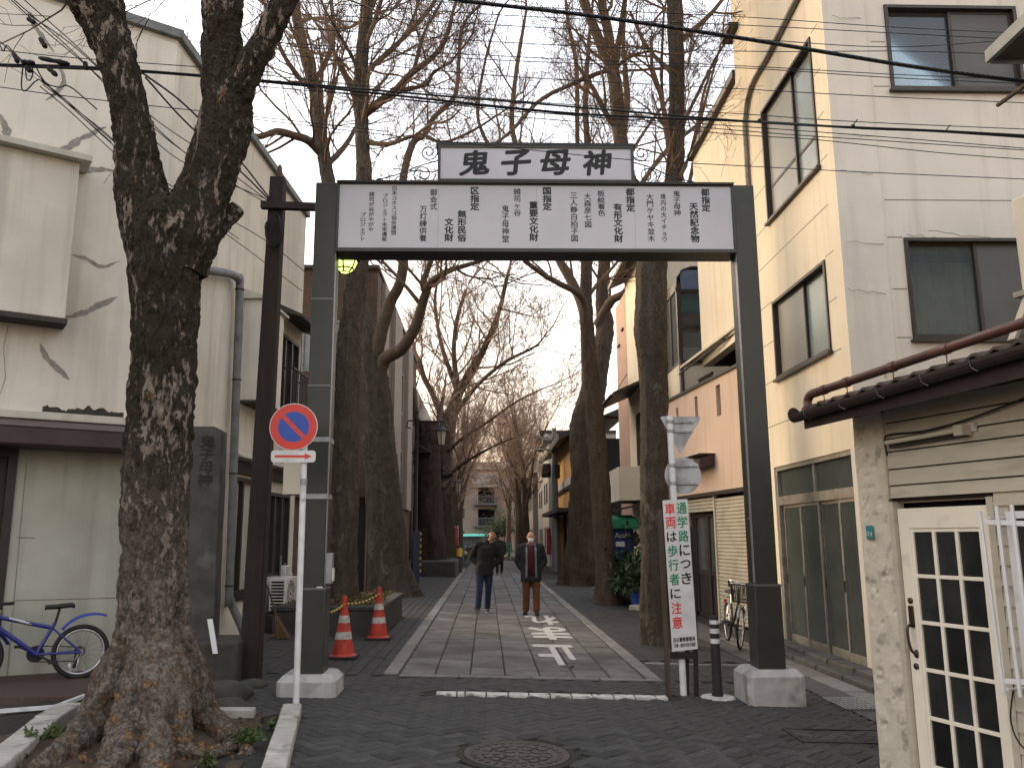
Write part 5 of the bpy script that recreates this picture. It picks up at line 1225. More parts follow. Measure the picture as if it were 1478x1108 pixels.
def tree(name, label, base, trunks, limbs, bark, twigm, seed, spec, flutes=0, n=36, step=.06, amp=.05, ridge=.01, group=None, extra=None, cat='tree', fh=1.1):
    """trunks / limbs: traced centre lines; spec: (limb index, count, length, kwargs) for the procedural branches"""
    t = thing(name, label, cat, base, group); rg = random.Random(seed)
    v, f = merge([trunk_mesh(q, step, n, amp, ridge, seed+i, flutes if i == 0 else 0, base[2], fh) for i, q in enumerate(trunks)])
    npmesh('trunk', v, f, bark, t)
    for i, q in enumerate(limbs):
        v, f = trunk_mesh(q, max(.05, step), 12, .07, .006, seed+40+i); npmesh('limb', v, f, 'bark_limb', t)
    out = []; allq = list(trunks)+list(limbs)
    for sp in spec:
        i, cnt, L = sp[:3]; kw = dict(sp[3]) if len(sp) > 3 else {}
        kw.setdefault('mx', 4); kw.setdefault('rmin', .0042); sprout(out, allq[i], cnt, L, rg, **kw)
    if extra: out += extra
    if out:
        thick = [l for l in out if l[1] > .012]; thin = [l for l in out if l[1] <= .012]
        parts = []
        if thick: parts.append(twig_mesh(thick, 6))
        if thin: parts.append(twig_mesh(thin, 3))
        v, f = merge(parts); npmesh('crown', v, f, twigm, t)
    return t

# ---- the big near tree in its pit
TY = 7.32
nb_ = G(216, 1062)
SL = .75
def limb0(pts): q = limb(pts); q[:, 3] *= .82; return q
q0 = limb0([(216, 1120, TY, 215), (217, 1078, TY, 192), (216, 1040, TY, 166), (213, 1000, TY, 140), (214, 950, TY, 126), (221, 880, TY, 116), (223, 800, TY, 112), (224, 720, TY, 110), (230, 600, TY, 110), (236, 500, TY, 112), (240, 420, TY, 124), (243, 350, TY, 138), (246, 315, TY, 120), (247, 292, TY, 84), (247, 282, TY, 40)])
q0[:, 3] *= SL/.82
qL = limb0([(228, 390, TY, 96), (218, 340, TY, 98), (207, 290, TY, 90), (199, 245, TY, 76), (190, 180, TY-.03, 67), (182, 135, TY-.05, 66), (168, 80, TY-.08, 68), (150, 35, TY-.1, 78), (133, -5, TY-.15, 90), (105, -80, TY-.2, 84), (70, -180, TY-.3, 70)])
qR = limb0([(255, 390, TY, 96), (270, 340, TY, 108), (289, 285, TY, 96), (306, 245, TY, 86), (320, 195, TY, 88), (327, 150, TY, 86), (322, 105, TY, 76), (319, 60, TY, 70), (320, 0, TY, 72), (325, -90, TY, 66), (335, -190, TY, 54)])
qF = limb0([(335, 150, TY-.05, 60), (352, 112, TY-.1, 54), (378, 68, TY-.14, 47), (411, 0, TY-.2, 43), (445, -70, TY-.25, 38), (470, -140, TY-.3, 30)])
def root(pts):
    """(px, py) where the root lies on the soil, width in px, how far it stands proud"""
    q = []
    for px, py, w_, up in pts: g = G(px, py); r_ = w_/2*(g[1]+.3)/FPX*.82; q.append([g[0], g[1], g[2]+up*r_, r_])
    c0 = V(*P(216, 1000, TY)[:2], 0); d = np.array(q[0][:2])-c0[:2]
    return np.array([[c0[0]+d[0]*.35, c0[1]+d[1]*.35, gz(c0[0])+.75, .13], [c0[0]+d[0]*.7, c0[1]+d[1]*.7, gz(c0[0])+.38, .15]]+q)
roots = [[(135, 1062, 62, .7), (108, 1080, 50, .35), (82, 1096, 40, .2), (50, 1118, 28, 0), (20, 1140, 16, -1)],
         [(292, 1052, 50, .7), (316, 1060, 38, .4), (340, 1073, 26, .2), (362, 1086, 12, -1)],
         [(182, 1078, 66, .7), (168, 1100, 54, .4), (150, 1130, 40, .2), (138, 1160, 24, -1)],
         [(256, 1076, 40, .6), (272, 1090, 24, .4), (298, 1092, 18, .5), (325, 1085, 14, .4), (342, 1079, 10, .1), (356, 1074, 7, -1)],
         [(222, 1082, 60, .7), (226, 1106, 48, .4), (232, 1138, 34, .1), (236, 1160, 20, -1)],
         [(132, 1050, 40, .6), (104, 1056, 28, .3), (80, 1060, 18, 0), (62, 1062, 10, -1)]]
near = tree('street_tree', 'huge old forked tree with flaking bark in the kerbed pit by the white building', tuple(V(nb_[0], TY, gz(nb_[0]))), [q0], [], 'bark_near', 'twig', 3, [], flutes=6, n=190, step=.016, amp=.07, ridge=.022, fh=2.6)
for q, nn, nm in ((qL, 96, 'limb'), (qR, 96, 'limb'), (qF, 64, 'limb')):
    v, f = trunk_mesh(q, .018, nn, .08, .020, 17+nn); npmesh(nm, v, f, 'bark_near', near)
for i, r_ in enumerate(roots):
    v, f = trunk_mesh(root(r_), .02, 48, .16, .022, 60+i); npmesh('root', v, f, 'bark_near', near)
# sawn stub on the right of the fork
sq = limb([(258, 385, TY+.02, 24), (302, 345, TY+.08, 26), (328, 316, TY+.13, 23), (342, 300, TY+.14, 21)]); v, f = trunk_mesh(sq, .02, 28, .12, .012, 9); npmesh('branch_stub', v, f, 'bark_near', near)
k = B(); dd_ = sq[-1, :3]-sq[-2, :3]; k.lathe([(sq[-1, 3]*1.05, -.03), (sq[-1, 3]*1.05, .012), (sq[-1, 3]*.7, .02), (0, .02)], sq[-1, :3], 16, axis=dd_); obj('sawn_end', k, 'cut_wood', near, smooth='auto')
rg = random.Random(11); out = []
for p0, d0, L in ((P(60, -20, 7.3), (-.3, -.1, .2), 1.6), (P(180, -30, 7.2), (.4, 0, .1), 1.2), (P(300, -40, 7.2), (-.4, .1, -.25), 1.4), (P(440, -20, 7.0), (.5, .1, -.3), 1.3), (P(120, -30, 7.1), (-.5, .2, -.35), 1.5), (P(360, -30, 7.1), (.3, .2, -.5), 1.0)):
    grow(out, Vector(p0), Vector(d0).normalized(), L, .012, 2, rg, 4, .003, .0)
npmesh('crown', *twig_mesh(out, 4), 'twig', near)

# ---- tree in the stone planter, left
Y1 = 15.5
t1 = limb([(489, 885, Y1, 54), (490, 862, Y1, 47), (495, 750, Y1, 42), (497, 640, Y1, 39), (504, 500, Y1, 35), (514, 400, Y1, 32), (521, 300, Y1, 28), (525, 250, Y1, 23), (522, 183, Y1, 20), (519, 134, Y1, 20), (524, 61, Y1, 19), (529, 10, Y1, 18), (532, -60, Y1, 15), (538, -160, Y1, 9)])
l1 = [limb([(521, 168, Y1, 15), (545, 150, Y1-.3, 13), (570, 131, Y1-.6, 11), (595, 105, Y1-.9, 10), (624, 83, Y1-1.2, 8), (643, 56, Y1-1.4, 7), (656, 10, Y1-1.5, 5)]),
      limb([(570, 132, Y1-.6, 7), (614, 122, Y1-.8, 6), (626, 105, Y1-.9, 5), (651, 90, Y1-1, 4)]),
      limb([(597, 102, Y1-.9, 6), (612, 49, Y1-1, 5), (636, 5, Y1-1.1, 4)]),
      limb([(527, 100, Y1, 9), (536, 97, Y1, 8), (583, 54, Y1+.4, 7), (619, 15, Y1+.6, 6), (640, -20, Y1+.8, 5)]),
      limb([(518, 120, Y1, 8), (513, 93, Y1-.3, 6), (493, 56, Y1-.8, 5), (478, 30, Y1-1.2, 4)]),
      limb([(515, 145, Y1, 11), (507, 127, Y1-.2, 10), (496, 104, Y1-.4, 10), (487, 84, Y1-.6, 9)]),
      limb([(527, 30, Y1, 11), (545, -10, Y1+.3, 9), (570, -60, Y1+.6, 6)]),
      limb([(528, 205, Y1, 9), (560, 208, Y1-.5, 7), (600, 195, Y1-1, 5)])]
tree('planter_tree', 'bare tree rising out of the dark stone planter behind the gate post', tuple(V(*P(489, 870, Y1)[:2], .4)), [t1], l1, 'bark_grey', 'twig', 21,
     [(0, 12, 2.2, dict(s0=.62, s1=1, a=(.6, 1.2))), (1, 6, 1.7), (2, 4, 1.1), (3, 4, 1.2), (4, 6, 1.8), (5, 5, 1.3), (7, 6, 1.8), (8, 4, 1.4)], flutes=4, n=56, step=.04, amp=.07, ridge=.012)
# ---- its neighbour behind
Y2 = 23.0
t2 = limb([(567, 880, Y2, 82), (566, 855, Y2, 68), (559, 800, Y2, 54), (553, 700, Y2, 49), (546, 640, Y2, 47), (541, 560, Y2, 42), (534, 505, Y2, 34), (518, 440, Y2+.3, 26), (490, 340, Y2+.5, 22), (473, 258, Y2+.6, 20), (463, 195, Y2+.6, 20), (456, 136, Y2+.6, 19), (439, 73, Y2+.6, 17), (428, 24, Y2+.6, 15), (424, -30, Y2+.6, 12), (408, -130, Y2+.6, 7)])
l2 = [limb([(538, 545, Y2, 26), (546, 495, Y2-.2, 21), (562, 440, Y2-.5, 17), (580, 398, Y2-.8, 15), (583, 320, Y2-1, 13), (582, 258, Y2-1, 12), (596, 207, Y2-1, 11), (612, 195, Y2-1.1, 9), (626, 170, Y2-1.2, 8), (656, 139, Y2-1.3, 7), (662, 90, Y2-1.3, 6), (665, 49, Y2-1.3, 5), (673, 29, Y2-1.4, 4), (695, 5, Y2-1.5, 3)]),
      limb([(545, 545, Y2, 24), (556, 518, Y2-.3, 20), (580, 503, Y2-.8, 18), (600, 470, Y2-1.3, 16), (612, 431, Y2-1.7, 13), (622, 408, Y2-2, 11), (650, 390, Y2-2.3, 8), (700, 374, Y2-2.6, 6), (740, 350, Y2-2.8, 4)]),
      limb([(614, 425, Y2-1.7, 10), (612, 405, Y2-1.7, 9), (624, 370, Y2-1.8, 8), (640, 320, Y2-1.9, 6), (650, 260, Y2-2, 4)]),
      limb([(464, 220, Y2+.6, 15), (445, 203, Y2+.2, 13), (425, 196, Y2-.2, 12), (400, 190, Y2-.6, 11), (372, 197, Y2-1, 9), (345, 185, Y2-1.4, 6)]),
      limb([(470, 240, Y2+.6, 10), (490, 220, Y2+.9, 9), (505, 200, Y2+1.2, 7), (530, 150, Y2+1.5, 5)]),
      limb([(455, 130, Y2+.6, 9), (430, 110, Y2+.2, 8), (405, 70, Y2-.2, 6), (395, 30, Y2-.5, 5)]),
      limb([(612, 195, Y2-1.1, 6), (640, 205, Y2-1.3, 5), (680, 190, Y2-1.6, 4), (720, 165, Y2-1.9, 3)]),
      limb([(452, 120, Y2+.6, 9), (470, 90, Y2+.8, 8), (482, 50, Y2+1, 7), (478, 0, Y2+1.2, 6), (480, -50, Y2+1.3, 4)])]
tree('buttressed_tree', 'thick grey forked tree with a curving limb left of the slab path', tuple(V(*G(566, 858)[:2], gz(-2.7))), [t2], l2, 'bark_grey', 'twig', 33,
     [(0, 12, 2.8, dict(s0=.62, a=(.6, 1.2))), (1, 9, 2.2, dict(s0=.45)), (2, 8, 2.3, dict(s0=.45)), (3, 5, 1.9), (4, 8, 2.4), (5, 5, 1.8), (6, 7, 2.3), (7, 4, 1.5), (8, 7, 2.2)], flutes=5, n=56, step=.05, amp=.09, ridge=.014)
# ---- straight trunk on the right, just behind the sign post
Y6 = 13.6
t6 = limb([(955, 945, Y6, 66), (953, 925, Y6, 54), (948, 890, Y6, 43), (946, 800, Y6, 39), (945, 700, Y6, 39), (945, 600, Y6, 40), (942, 530, Y6, 41), (939, 480, Y6, 47), (940, 430, Y6, 44), (941, 380, Y6, 43), (950, 325, Y6, 36), (964, 290, Y6, 28), (975, 250, Y6, 25), (977, 122, Y6, 24), (974, 0, Y6, 24), (975, -120, Y6, 18)])
l6 = [limb([(943, 372, Y6, 34), (928, 320, Y6+.1, 27), (906, 256, Y6+.2, 24), (895, 195, Y6+.3, 22), (886, 110, Y6+.4, 20), (866, 61, Y6+.5, 16), (842, 0, Y6+.6, 14), (822, -70, Y6+.7, 10)]),
      limb([(889, 120, Y6+.4, 15), (878, 50, Y6+.6, 15), (868, 0, Y6+.7, 13), (858, -60, Y6+.8, 10)]),
      limb([(888, 100, Y6+.4, 10), (893, 60, Y6+.1, 9), (900, 12, Y6-.2, 8), (905, -30, Y6-.4, 6)]),
      limb([(886, 100, Y6+.4, 8), (866, 105, Y6+.3, 7), (825, 122, Y6, 7), (778, 146, Y6-.4, 6), (735, 192, Y6-.8, 5), (700, 215, Y6-1, 3)]),
      limb([(889, 98, Y6+.3, 6), (910, 82, Y6, 5), (940, 74, Y6-.3, 4), (960, 78, Y6-.5, 3)]),
      limb([(978, 200, Y6+.1, 6), (1000, 150, Y6+.6, 5), (1030, 90, Y6+1.1, 4), (1060, 40, Y6+1.5, 3)]),
      limb([(962, 200, Y6, 6), (955, 120, Y6-.4, 5), (957, 40, Y6-.7, 4)])]
arch = dict(up=.02, kids=(4, 5, 5, 4), a=(.5, 1.0), wander=.12)
tree('straight_tree', 'tall straight grey trunk on the right beside the pole with grey sign backs', tuple(V(*G(953, 930)[:2], gz(2.6))), [t6], l6, 'bark_grey', 'twig', 44,
     [(0, 8, 2.0, dict(s0=.72, **arch)), (1, 5, 1.6, dict(s0=.35)), (2, 3, 1.4), (3, 3, 1.4), (4, 6, 1.6), (5, 3, 1.0), (6, 7, 1.8, arch), (7, 3, 1.2)], flutes=4, n=56, step=.04, amp=.05, ridge=.010)
# ---- slimmer tree behind it
Y5 = 21.6
t5 = limb([(880, 885, Y5, 44), (879, 868, Y5, 35), (872, 800, Y5, 28), (866, 700, Y5, 27), (859, 610, Y5, 25), (851, 520, Y5, 22), (847, 460, Y5, 19), (846, 400, Y5, 17), (848, 330, Y5, 13), (850, 250, Y5, 11), (845, 150, Y5, 8), (850, 60, Y5, 5), (856, 0, Y5, 4)])
l5 = [limb([(848, 480, Y5, 11), (840, 430, Y5-.4, 10), (805, 408, Y5-1, 9), (780, 393, Y5-1.3, 8), (750, 365, Y5-1.7, 7), (730, 300, Y5-2, 6), (722, 240, Y5-2, 5)]),
      limb([(848, 330, Y5, 8), (835, 250, Y5+.5, 7), (833, 200, Y5+.6, 7), (832, 97, Y5+.8, 7), (820, 32, Y5+1, 6), (814, -30, Y5+1, 4)]),
      limb([(847, 400, Y5, 9), (860, 340, Y5+.6, 8), (890, 260, Y5+1.3, 7), (930, 190, Y5+2, 5), (975, 130, Y5+2.6, 4)])]
tree('slim_tree', 'slimmer brown tree in front of the massive trunk on the right', tuple(V(*G(879, 870)[:2], gz(3.07))), [t5], l5, 'bark_brown', 'twig', 55,
     [(0, 9, 2.3, dict(s0=.55)), (1, 8, 2.0, dict(s0=.3)), (2, 8, 2.2), (3, 9, 2.6)], flutes=4, n=40, step=.06, amp=.07, ridge=.012)
# ---- massive old trunk, right
Y4 = 30.5
t4 = limb([(842, 860, Y4, 84), (841, 843, Y4, 68), (842, 800, Y4, 53), (846, 700, Y4, 43), (847, 620, Y4, 44), (856, 560, Y4, 34), (868, 510, Y4, 26), (873, 470, Y4, 24), (869, 430, Y4, 19), (873, 380, Y4, 17), (884, 310, Y4, 14), (893, 240, Y4, 11), (905, 150, Y4, 9), (900, 60, Y4, 6), (905, -20, Y4, 4)])
l4 = [limb([(862, 470, Y4, 15), (881, 436, Y4-.5, 13), (901, 423, Y4-1, 11), (914, 403, Y4-1.3, 10), (945, 360, Y4-1.8, 8), (990, 280, Y4-2.5, 7), (1010, 180, Y4-3, 5), (1030, 100, Y4-3.4, 4)]),
      limb([(852, 590, Y4, 26), (848, 520, Y4+.3, 20), (840, 440, Y4+.6, 16), (800, 360, Y4+1, 12), (770, 280, Y4+1.4, 10), (740, 190, Y4+1.7, 8), (744, 114, Y4+1.8, 7), (757, 30, Y4+2, 5)]),
      limb([(878, 350, Y4, 9), (910, 290, Y4+.8, 8), (960, 220, Y4+1.6, 7), (1020, 170, Y4+2.4, 5)]),
      limb([(770, 280, Y4+1.4, 8), (720, 230, Y4+1.2, 7), (690, 170, Y4+1, 5), (700, 90, Y4+.8, 4), (720, 20, Y4+.6, 3)])]
tree('massive_tree', 'massive knobbly old trunk at the right edge of the slab path', tuple(V(*G(841, 845)[:2], gz(3.4))), [t4], l4, 'bark_brown', 'twig', 66,
     [(0, 10, 3.0, dict(s0=.6)), (1, 12, 3.2, dict(bias=(.15, 0, 0), **arch)), (2, 11, 2.8, dict(s0=.35)), (3, 9, 2.8, arch), (4, 7, 2.4)], flutes=6, n=48, step=.08, amp=.13, ridge=.02)
# ---- hollow dead trunk, left
Y7 = 36.5
t7 = limb([(624, 850, Y7, 62), (622, 826, Y7, 52), (619, 760, Y7, 42), (617, 690, Y7, 38), (616, 640, Y7, 36), (615, 612, Y7, 32)])
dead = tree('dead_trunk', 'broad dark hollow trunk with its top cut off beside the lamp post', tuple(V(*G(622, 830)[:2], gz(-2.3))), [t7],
            [limb([(606, 640, Y7, 9), (600, 590, Y7, 8), (598, 560, Y7, 6)]), limb([(628, 640, Y7, 8), (634, 600, Y7+.3, 7), (640, 572, Y7+.5, 5)])], 'bark_dead', 'twig_far_sunlit', 77,
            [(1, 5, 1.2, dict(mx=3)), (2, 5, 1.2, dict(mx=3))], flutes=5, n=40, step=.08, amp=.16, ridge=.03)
k = B(); c = P(610, 652, Y7-.6); k.box(c[0]-.45, c[0]+.4, c[1]-.3, c[1]+.3, c[2]-.05, c[2]); obj('rain_hood', k, 'dark_wood', dead)
k = B(); c = t7[-1, :3]; k.lathe([(.46, 0), (.50, .05), (.3, .06), (.25, -.2), (0, -.25)], c, 20); obj('cut_top', k, 'bark_dead', dead)
# ---- leaning tree over the lane, left
Y8 = 45.0
t8 = limb([(648, 840, Y8, 34), (646, 815, Y8, 28), (643, 740, Y8, 23), (641, 660, Y8, 22), (648, 612, Y8, 20), (660, 570, Y8, 16), (678, 540, Y8-.5, 12), (700, 500, Y8-1, 9), (720, 450, Y8-1.5, 7), (732, 400, Y8-2, 5)])
l8 = [limb([(650, 605, Y8, 9), (690, 555, Y8-1, 6), (730, 522, Y8-2, 5), (772, 500, Y8-3, 3.5), (790, 480, Y8-3.5, 2)]),
      limb([(642, 655, Y8, 7), (668, 632, Y8-1.5, 5), (705, 608, Y8-3, 4), (745, 580, Y8-4, 3), (785, 560, Y8-4.5, 2)]),
      limb([(662, 565, Y8, 9), (655, 510, Y8, 7), (660, 460, Y8, 6), (672, 420, Y8, 4)]),
      limb([(645, 620, Y8, 10), (625, 570, Y8, 8), (612, 545, Y8, 8), (605, 520, Y8, 7)]),
      limb([(660, 565, Y8, 8), (638, 500, Y8+.5, 6), (628, 440, Y8+1, 5), (632, 400, Y8+1, 3)]),
      limb([(644, 690, Y8, 6), (670, 668, Y8-2, 4.5), (710, 645, Y8-4, 3), (740, 632, Y8-5, 2)])]
far = dict(rmin=.008)
tree('leaning_tree', 'bare tree leaning from the left with limbs spreading across the far lane', tuple(V(*G(646, 815)[:2], gz(-2.2))), [t8], l8, 'bark_brown', 'twig_far_sunlit', 88,
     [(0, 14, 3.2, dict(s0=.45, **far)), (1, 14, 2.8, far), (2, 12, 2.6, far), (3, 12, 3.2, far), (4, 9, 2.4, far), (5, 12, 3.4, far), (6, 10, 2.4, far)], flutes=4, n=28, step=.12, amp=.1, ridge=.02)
# ---- trees further down the lane: three kinds, then copies
def far_tree(name, label, x, y, h, r, seed, lean, group):
    rg = random.Random(seed); zb = gz(x); q = []
    for i in range(7):
        s = i/6; q.append([x+lean*s*s*h*.25+rg.gauss(0, .12)*s, y+rg.gauss(0, .1)*s, zb-.1+s*h*.72, r*(1.25 if i == 0 else 1)*(1-.72*s)])
    q = np.array(q); lm = []
    for k_ in range(6):
        i = 2+k_*.55; b_ = spline(q, 25)[int(min(24, i*4))]; a = k_*2.4+seed; e = h*.26
        lm.append(np.array([[*b_[:3], b_[3]*.5], [*(b_[:3]+V(math.cos(a)*e*.25, math.sin(a)*e*.25, e*.4)), b_[3]*.38], [*(b_[:3]+V(math.cos(a)*e*.5, math.sin(a)*e*.5, e*.95)), b_[3]*.25]]))
    kk_ = dict(rmin=.009, mx=4, kids=(4, 4, 4, 3), up=.16)
    return tree(name, label, (x, y, zb), [q], lm, 'bark_brown', 'twig_far_sunlit', seed, [(0, 8, h*.2, dict(s0=.45, **kk_))]+[(i+1, 6, h*.18, kk_) for i in range(6)], n=16, step=.3, amp=.08, ridge=.02, group=group)
GRP = 'bare trees lining the far lane'
specs = [('bare tree far down on the right side, nearest the yellow house', 2.75, 58.0, 14.5, .28, 5, -.25), ('bare slender tree on the right behind the masked man', 2.6, 66.0, 15.0, .24, 6, -.15), ('bare tree far left behind the leaning tree', -2.4, 57.0, 14.0, .32, 7, .3)]
protos = [far_tree('lane_tree', s[0], *s[1:], GRP) for s in specs]
def copy_tree(o, dx, dy, label, rz=0, sc=1.0):
    c = o.copy(); COL.objects.link(c); c['label'] = label
    loc = o.location.copy()
    c.location = (loc.x+dx, loc.y+dy, loc.z); c.rotation_euler = (0, 0, rz); c.scale = (sc, sc, sc)
    for ch in o.children:
        d = ch.copy(); COL.objects.link(d); d.parent = c; d.matrix_parent_inverse = ch.matrix_parent_inverse.copy()
    return c
for i, (pi, x, y, rz, sc, lab) in enumerate([(0, 2.9, 74, 1.2, 1.0, 'second bare tree from the yellow house down the right of the lane'), (2, -2.5, 69, 2.2, 1.05, 'second tree behind the leaning tree on the left of the lane'), (0, -2.6, 82, 4.0, 1.0, 'bare tree on the left close to the far end of the lane'), (1, 3.0, 84, .8, 1.1, 'bare tree on the right close to the far end of the lane'), (2, 2.4, 95, 1.0, 1.1, 'last bare tree on the right before the far apartment block'), (1, -3.0, 96, 3.0, 1.2, 'last bare tree on the left before the far apartment block')]):
    p_ = protos[pi]; copy_tree(p_, x-p_.location.x, y-p_.location.y, lab, rz, sc)
# ================================================================== street furniture
def gp_(px, py): return G(px, py)
# ---- no-parking sign
b0 = G(427, 1021); SY = b0[1]
top = P(441, 664, SY); ns = thing('no_parking_sign', 'round red and blue no parking sign with red arrow plate on a white pole', 'traffic sign', tuple(b0))
hi = P(441, 600, SY)
k = B(); k.tube([b0-V(0, 0, .05), hi], .030, 16); obj('pole', k, 'pole_white', ns, smooth='auto')
k = B(); c = P(438.5, 695, SY); k.lathe([(.034, -.03), (.034, .03)], c, 16); obj('pole_joint', k, 'galvan', ns, smooth='auto')
c = P(424, 616, SY-.045); SF = Frame(c, (1, 0.05, 0), (0.05, -1, 0)); R0 = .232
k = B(); k.lathe([(R0, 0), (R0, .012), (0, .012)], c, 48, axis=SF.n); obj('disc', k, 'sign_plate', ns, smooth='auto')
def ringp(r0, r1, b, m, nm, n=56):
    k = B(); a = np.arange(n)*math.tau/n
    vs = [SF.pt(r*math.cos(x), b, r*math.sin(x)) for r in (r0, r1) for x in a]; k.add(vs, [(i, (i+1) % n, n+(i+1) % n, n+i) for i in range(n)]); return obj(nm, k, m, ns, fix=False)
ringp(.150, R0*.968, .0135, 'sign_red', 'red_ring'); k = B(); n = 48; k.quad(*[SF.pt(.150*math.cos(i*math.tau/n), .0133, .150*math.sin(i*math.tau/n)) for i in range(n)]); obj('blue_field', k, 'sign_blue', ns, fix=False)
s2 = math.sqrt(.5); k = B(); d = (s2, -s2); e = (s2*.021, s2*.021)
k.quad(*[SF.pt(d[0]*t_*.152+e[0]*w_, .0145, d[1]*t_*.152+e[1]*w_) for t_, w_ in ((-1, -1), (1, -1), (1, 1), (-1, 1))]); obj('red_slash', k, 'sign_red', ns, fix=False)
a0, c0 = SF.hit(391, 667); a1, c1 = SF.hit(456, 650)
rc = .03; k = B(); k.prism([SF.pt(x+rc*math.cos(t_), 0, z+rc*math.sin(t_)) for x, z, t0 in ((a1-rc, c1-rc, 0), (a0+rc, c1-rc, 1), (a0+rc, c0+rc, 2), (a1-rc, c0+rc, 3)) for t_ in np.linspace(t0*math.pi/2, (t0+1)*math.pi/2, 6)], SF.n*.01); obj('arrow_plate', k, 'sign_plate', ns)
am, cm = (a0+a1)/2, (c0+c1)/2; hw = (a1-a0)*.42; k = B(); pl = [(-hw, -.012), (hw-.07, -.012), (hw-.07, -.030), (hw, 0), (hw-.07, .030), (hw-.07, .012), (-hw, .012)]
k.quad(*[SF.pt(am+x, .0115, cm+z) for x, z in pl]); obj('red_arrow', k, 'sign_red', ns, fix=False)
# grey cabinet on the outside of the gate post
k = B(); p0, p1 = P(409, 714, 8.95), P(442, 668, 8.95); k.box(p0[0], xl0-.004, 8.9, 9.08, p0[2], p1[2]+.05); tag(obj('control_cabinet', k, 'pale', None, bevel=.01), 'beige steel cabinet on the outer side of the gate post', 'cabinet')
# ---- wooden pole with cross-arm
b0 = G(361, 980); PY_ = b0[1]; tp = P(403, 262, PY_)
wp = thing('wooden_pole', 'dark brown square wooden pole with cross arm beside the stone monument', 'utility pole', tuple(b0))
tp = P(402, 258, PY_); wpx = .105
k = B(); k.hexa([V(b0[0]-wpx, PY_-wpx, b0[2]-.1), V(b0[0]+wpx, PY_-wpx, b0[2]-.1), V(b0[0]+wpx, PY_+wpx, b0[2]-.1), V(b0[0]-wpx, PY_+wpx, b0[2]-.1), tp+V(-.085, -.085, 0), tp+V(.085, -.085, 0), tp+V(.085, .085, 0), tp+V(-.085, .085, 0)]); obj('pole', k, 'dark_wood', wp, bevel=.012)
k = B(); k.ell(tp+V(.01, 0, .08), .035, .035, .11, 10, 8); obj('finial', k, 'old_wood', wp, smooth=True)
p0, p1 = P(377, 296, PY_-.11), P(458, 299, PY_-.11); k = B(); k.hexa([p0+V(0, -.04, -.045), p1+V(0, -.04, -.045), p1+V(0, .04, -.045), p0+V(0, .04, -.045), p0+V(0, -.04, .045), p1+V(0, -.04, .045), p1+V(0, .04, .045), p0+V(0, .04, .045)]); obj('cross_arm', k, 'dark_wood', wp, bevel=.006)
k = B(); c = P(398, 320, PY_-.13); rg = random.Random(2)
for i in range(5):
    pts = [c+V(rg.uniform(-.12, .12), rg.uniform(-.05, 0), .18*math.cos(t_)+rg.uniform(-.02, .02)) if False else c+V(.10*math.sin(t_)*rg.uniform(.8, 1.1), -.02*i, -.14+.20*math.cos(t_)*rg.uniform(.9, 1.1)) for t_ in np.linspace(0, 5.6, 12)]
    k.tube(spline(pts, 30), .007, 5)
obj('wire_coil', k, 'cable', wp, smooth=True)
# ---- stone monument
STY = 9.75
sb = G(305, 985); stl = thing('stone_monument', 'tall dark stone monument with carved characters on a block base', 'monument', tuple(P(285, 985, STY)))
xl, xr = P(240, 700, STY)[0], P(320, 700, STY)[0]; zt = P(300, 617, STY)[2]; zb = P(300, 930, STY)[2]; xc_ = (xl+xr)/2; hw_ = (xr-xl)/2
vs = []; n = 26; m_ = 22
def stele_pt(s, c, sd):
    z = zb+(zt-zb)*c; wv = hw_*(1.10-.12*c); x = xc_+s*wv; zz = z-(.05*max(0, abs(s)-.75)/.25*(1 if c > .98 else 0))
    p = V(x, STY+sd*.11, zz); return p
k = B()
for sd in (-1, 1):
    base = len(k.v); vs = []
    for i in range(n+1):
        for j in range(m_+1):
            p = stele_pt(-1+2*j/m_, i/n, sd); e = .010*float(fbm(p*5, 3, 3)); p = p+V(.004*float(fbm(p*7, 8, 2)), sd*e, 0); vs.append(p)
    k.add(vs, [(i*(m_+1)+j, i*(m_+1)+j+1, (i+1)*(m_+1)+j+1, (i+1)*(m_+1)+j) for i in range(n) for j in range(m_)])
N1 = (n+1)*(m_+1); edge = [j for j in range(m_+1)]+[i*(m_+1)+m_ for i in range(1, n+1)]+[n*(m_+1)+j for j in range(m_-1, -1, -1)]+[i*(m_+1) for i in range(n-1, 0, -1)]
k.f += [(edge[i], edge[(i+1) % len(edge)], N1+edge[(i+1) % len(edge)], N1+edge[i]) for i in range(len(edge))]
obj('slab', k, 'stone_dark', stl, smooth='auto')
STF = Frame((0, STY-.118, 0), (1, 0, 0), (0, -1, 0)); a_, c1_ = STF.hit(302, 628); _, c0_ = STF.hit(302, 700)
lettering('雑司谷鬼', STF, a_, (c0_+c1_)/2, .001, .17, c1_-c0_, 'carved', stl, bold=.01) if False else None
lettering('鬼\n子\n母\n神', STF, a_-.02, (c0_+c1_)/2, .0, .17, c1_-c0_, 'carved', stl, bold=.004, shear=.0)
p0, p1 = P(268, 1000, STY-.35), P(345, 925, STY-.35); k = B(); k.box(p0[0]-.2, p1[0], STY-.38, STY+.32, -.05, p1[2]); bsb = obj('base_block', k, 'stone_base', stl, bevel=.03)
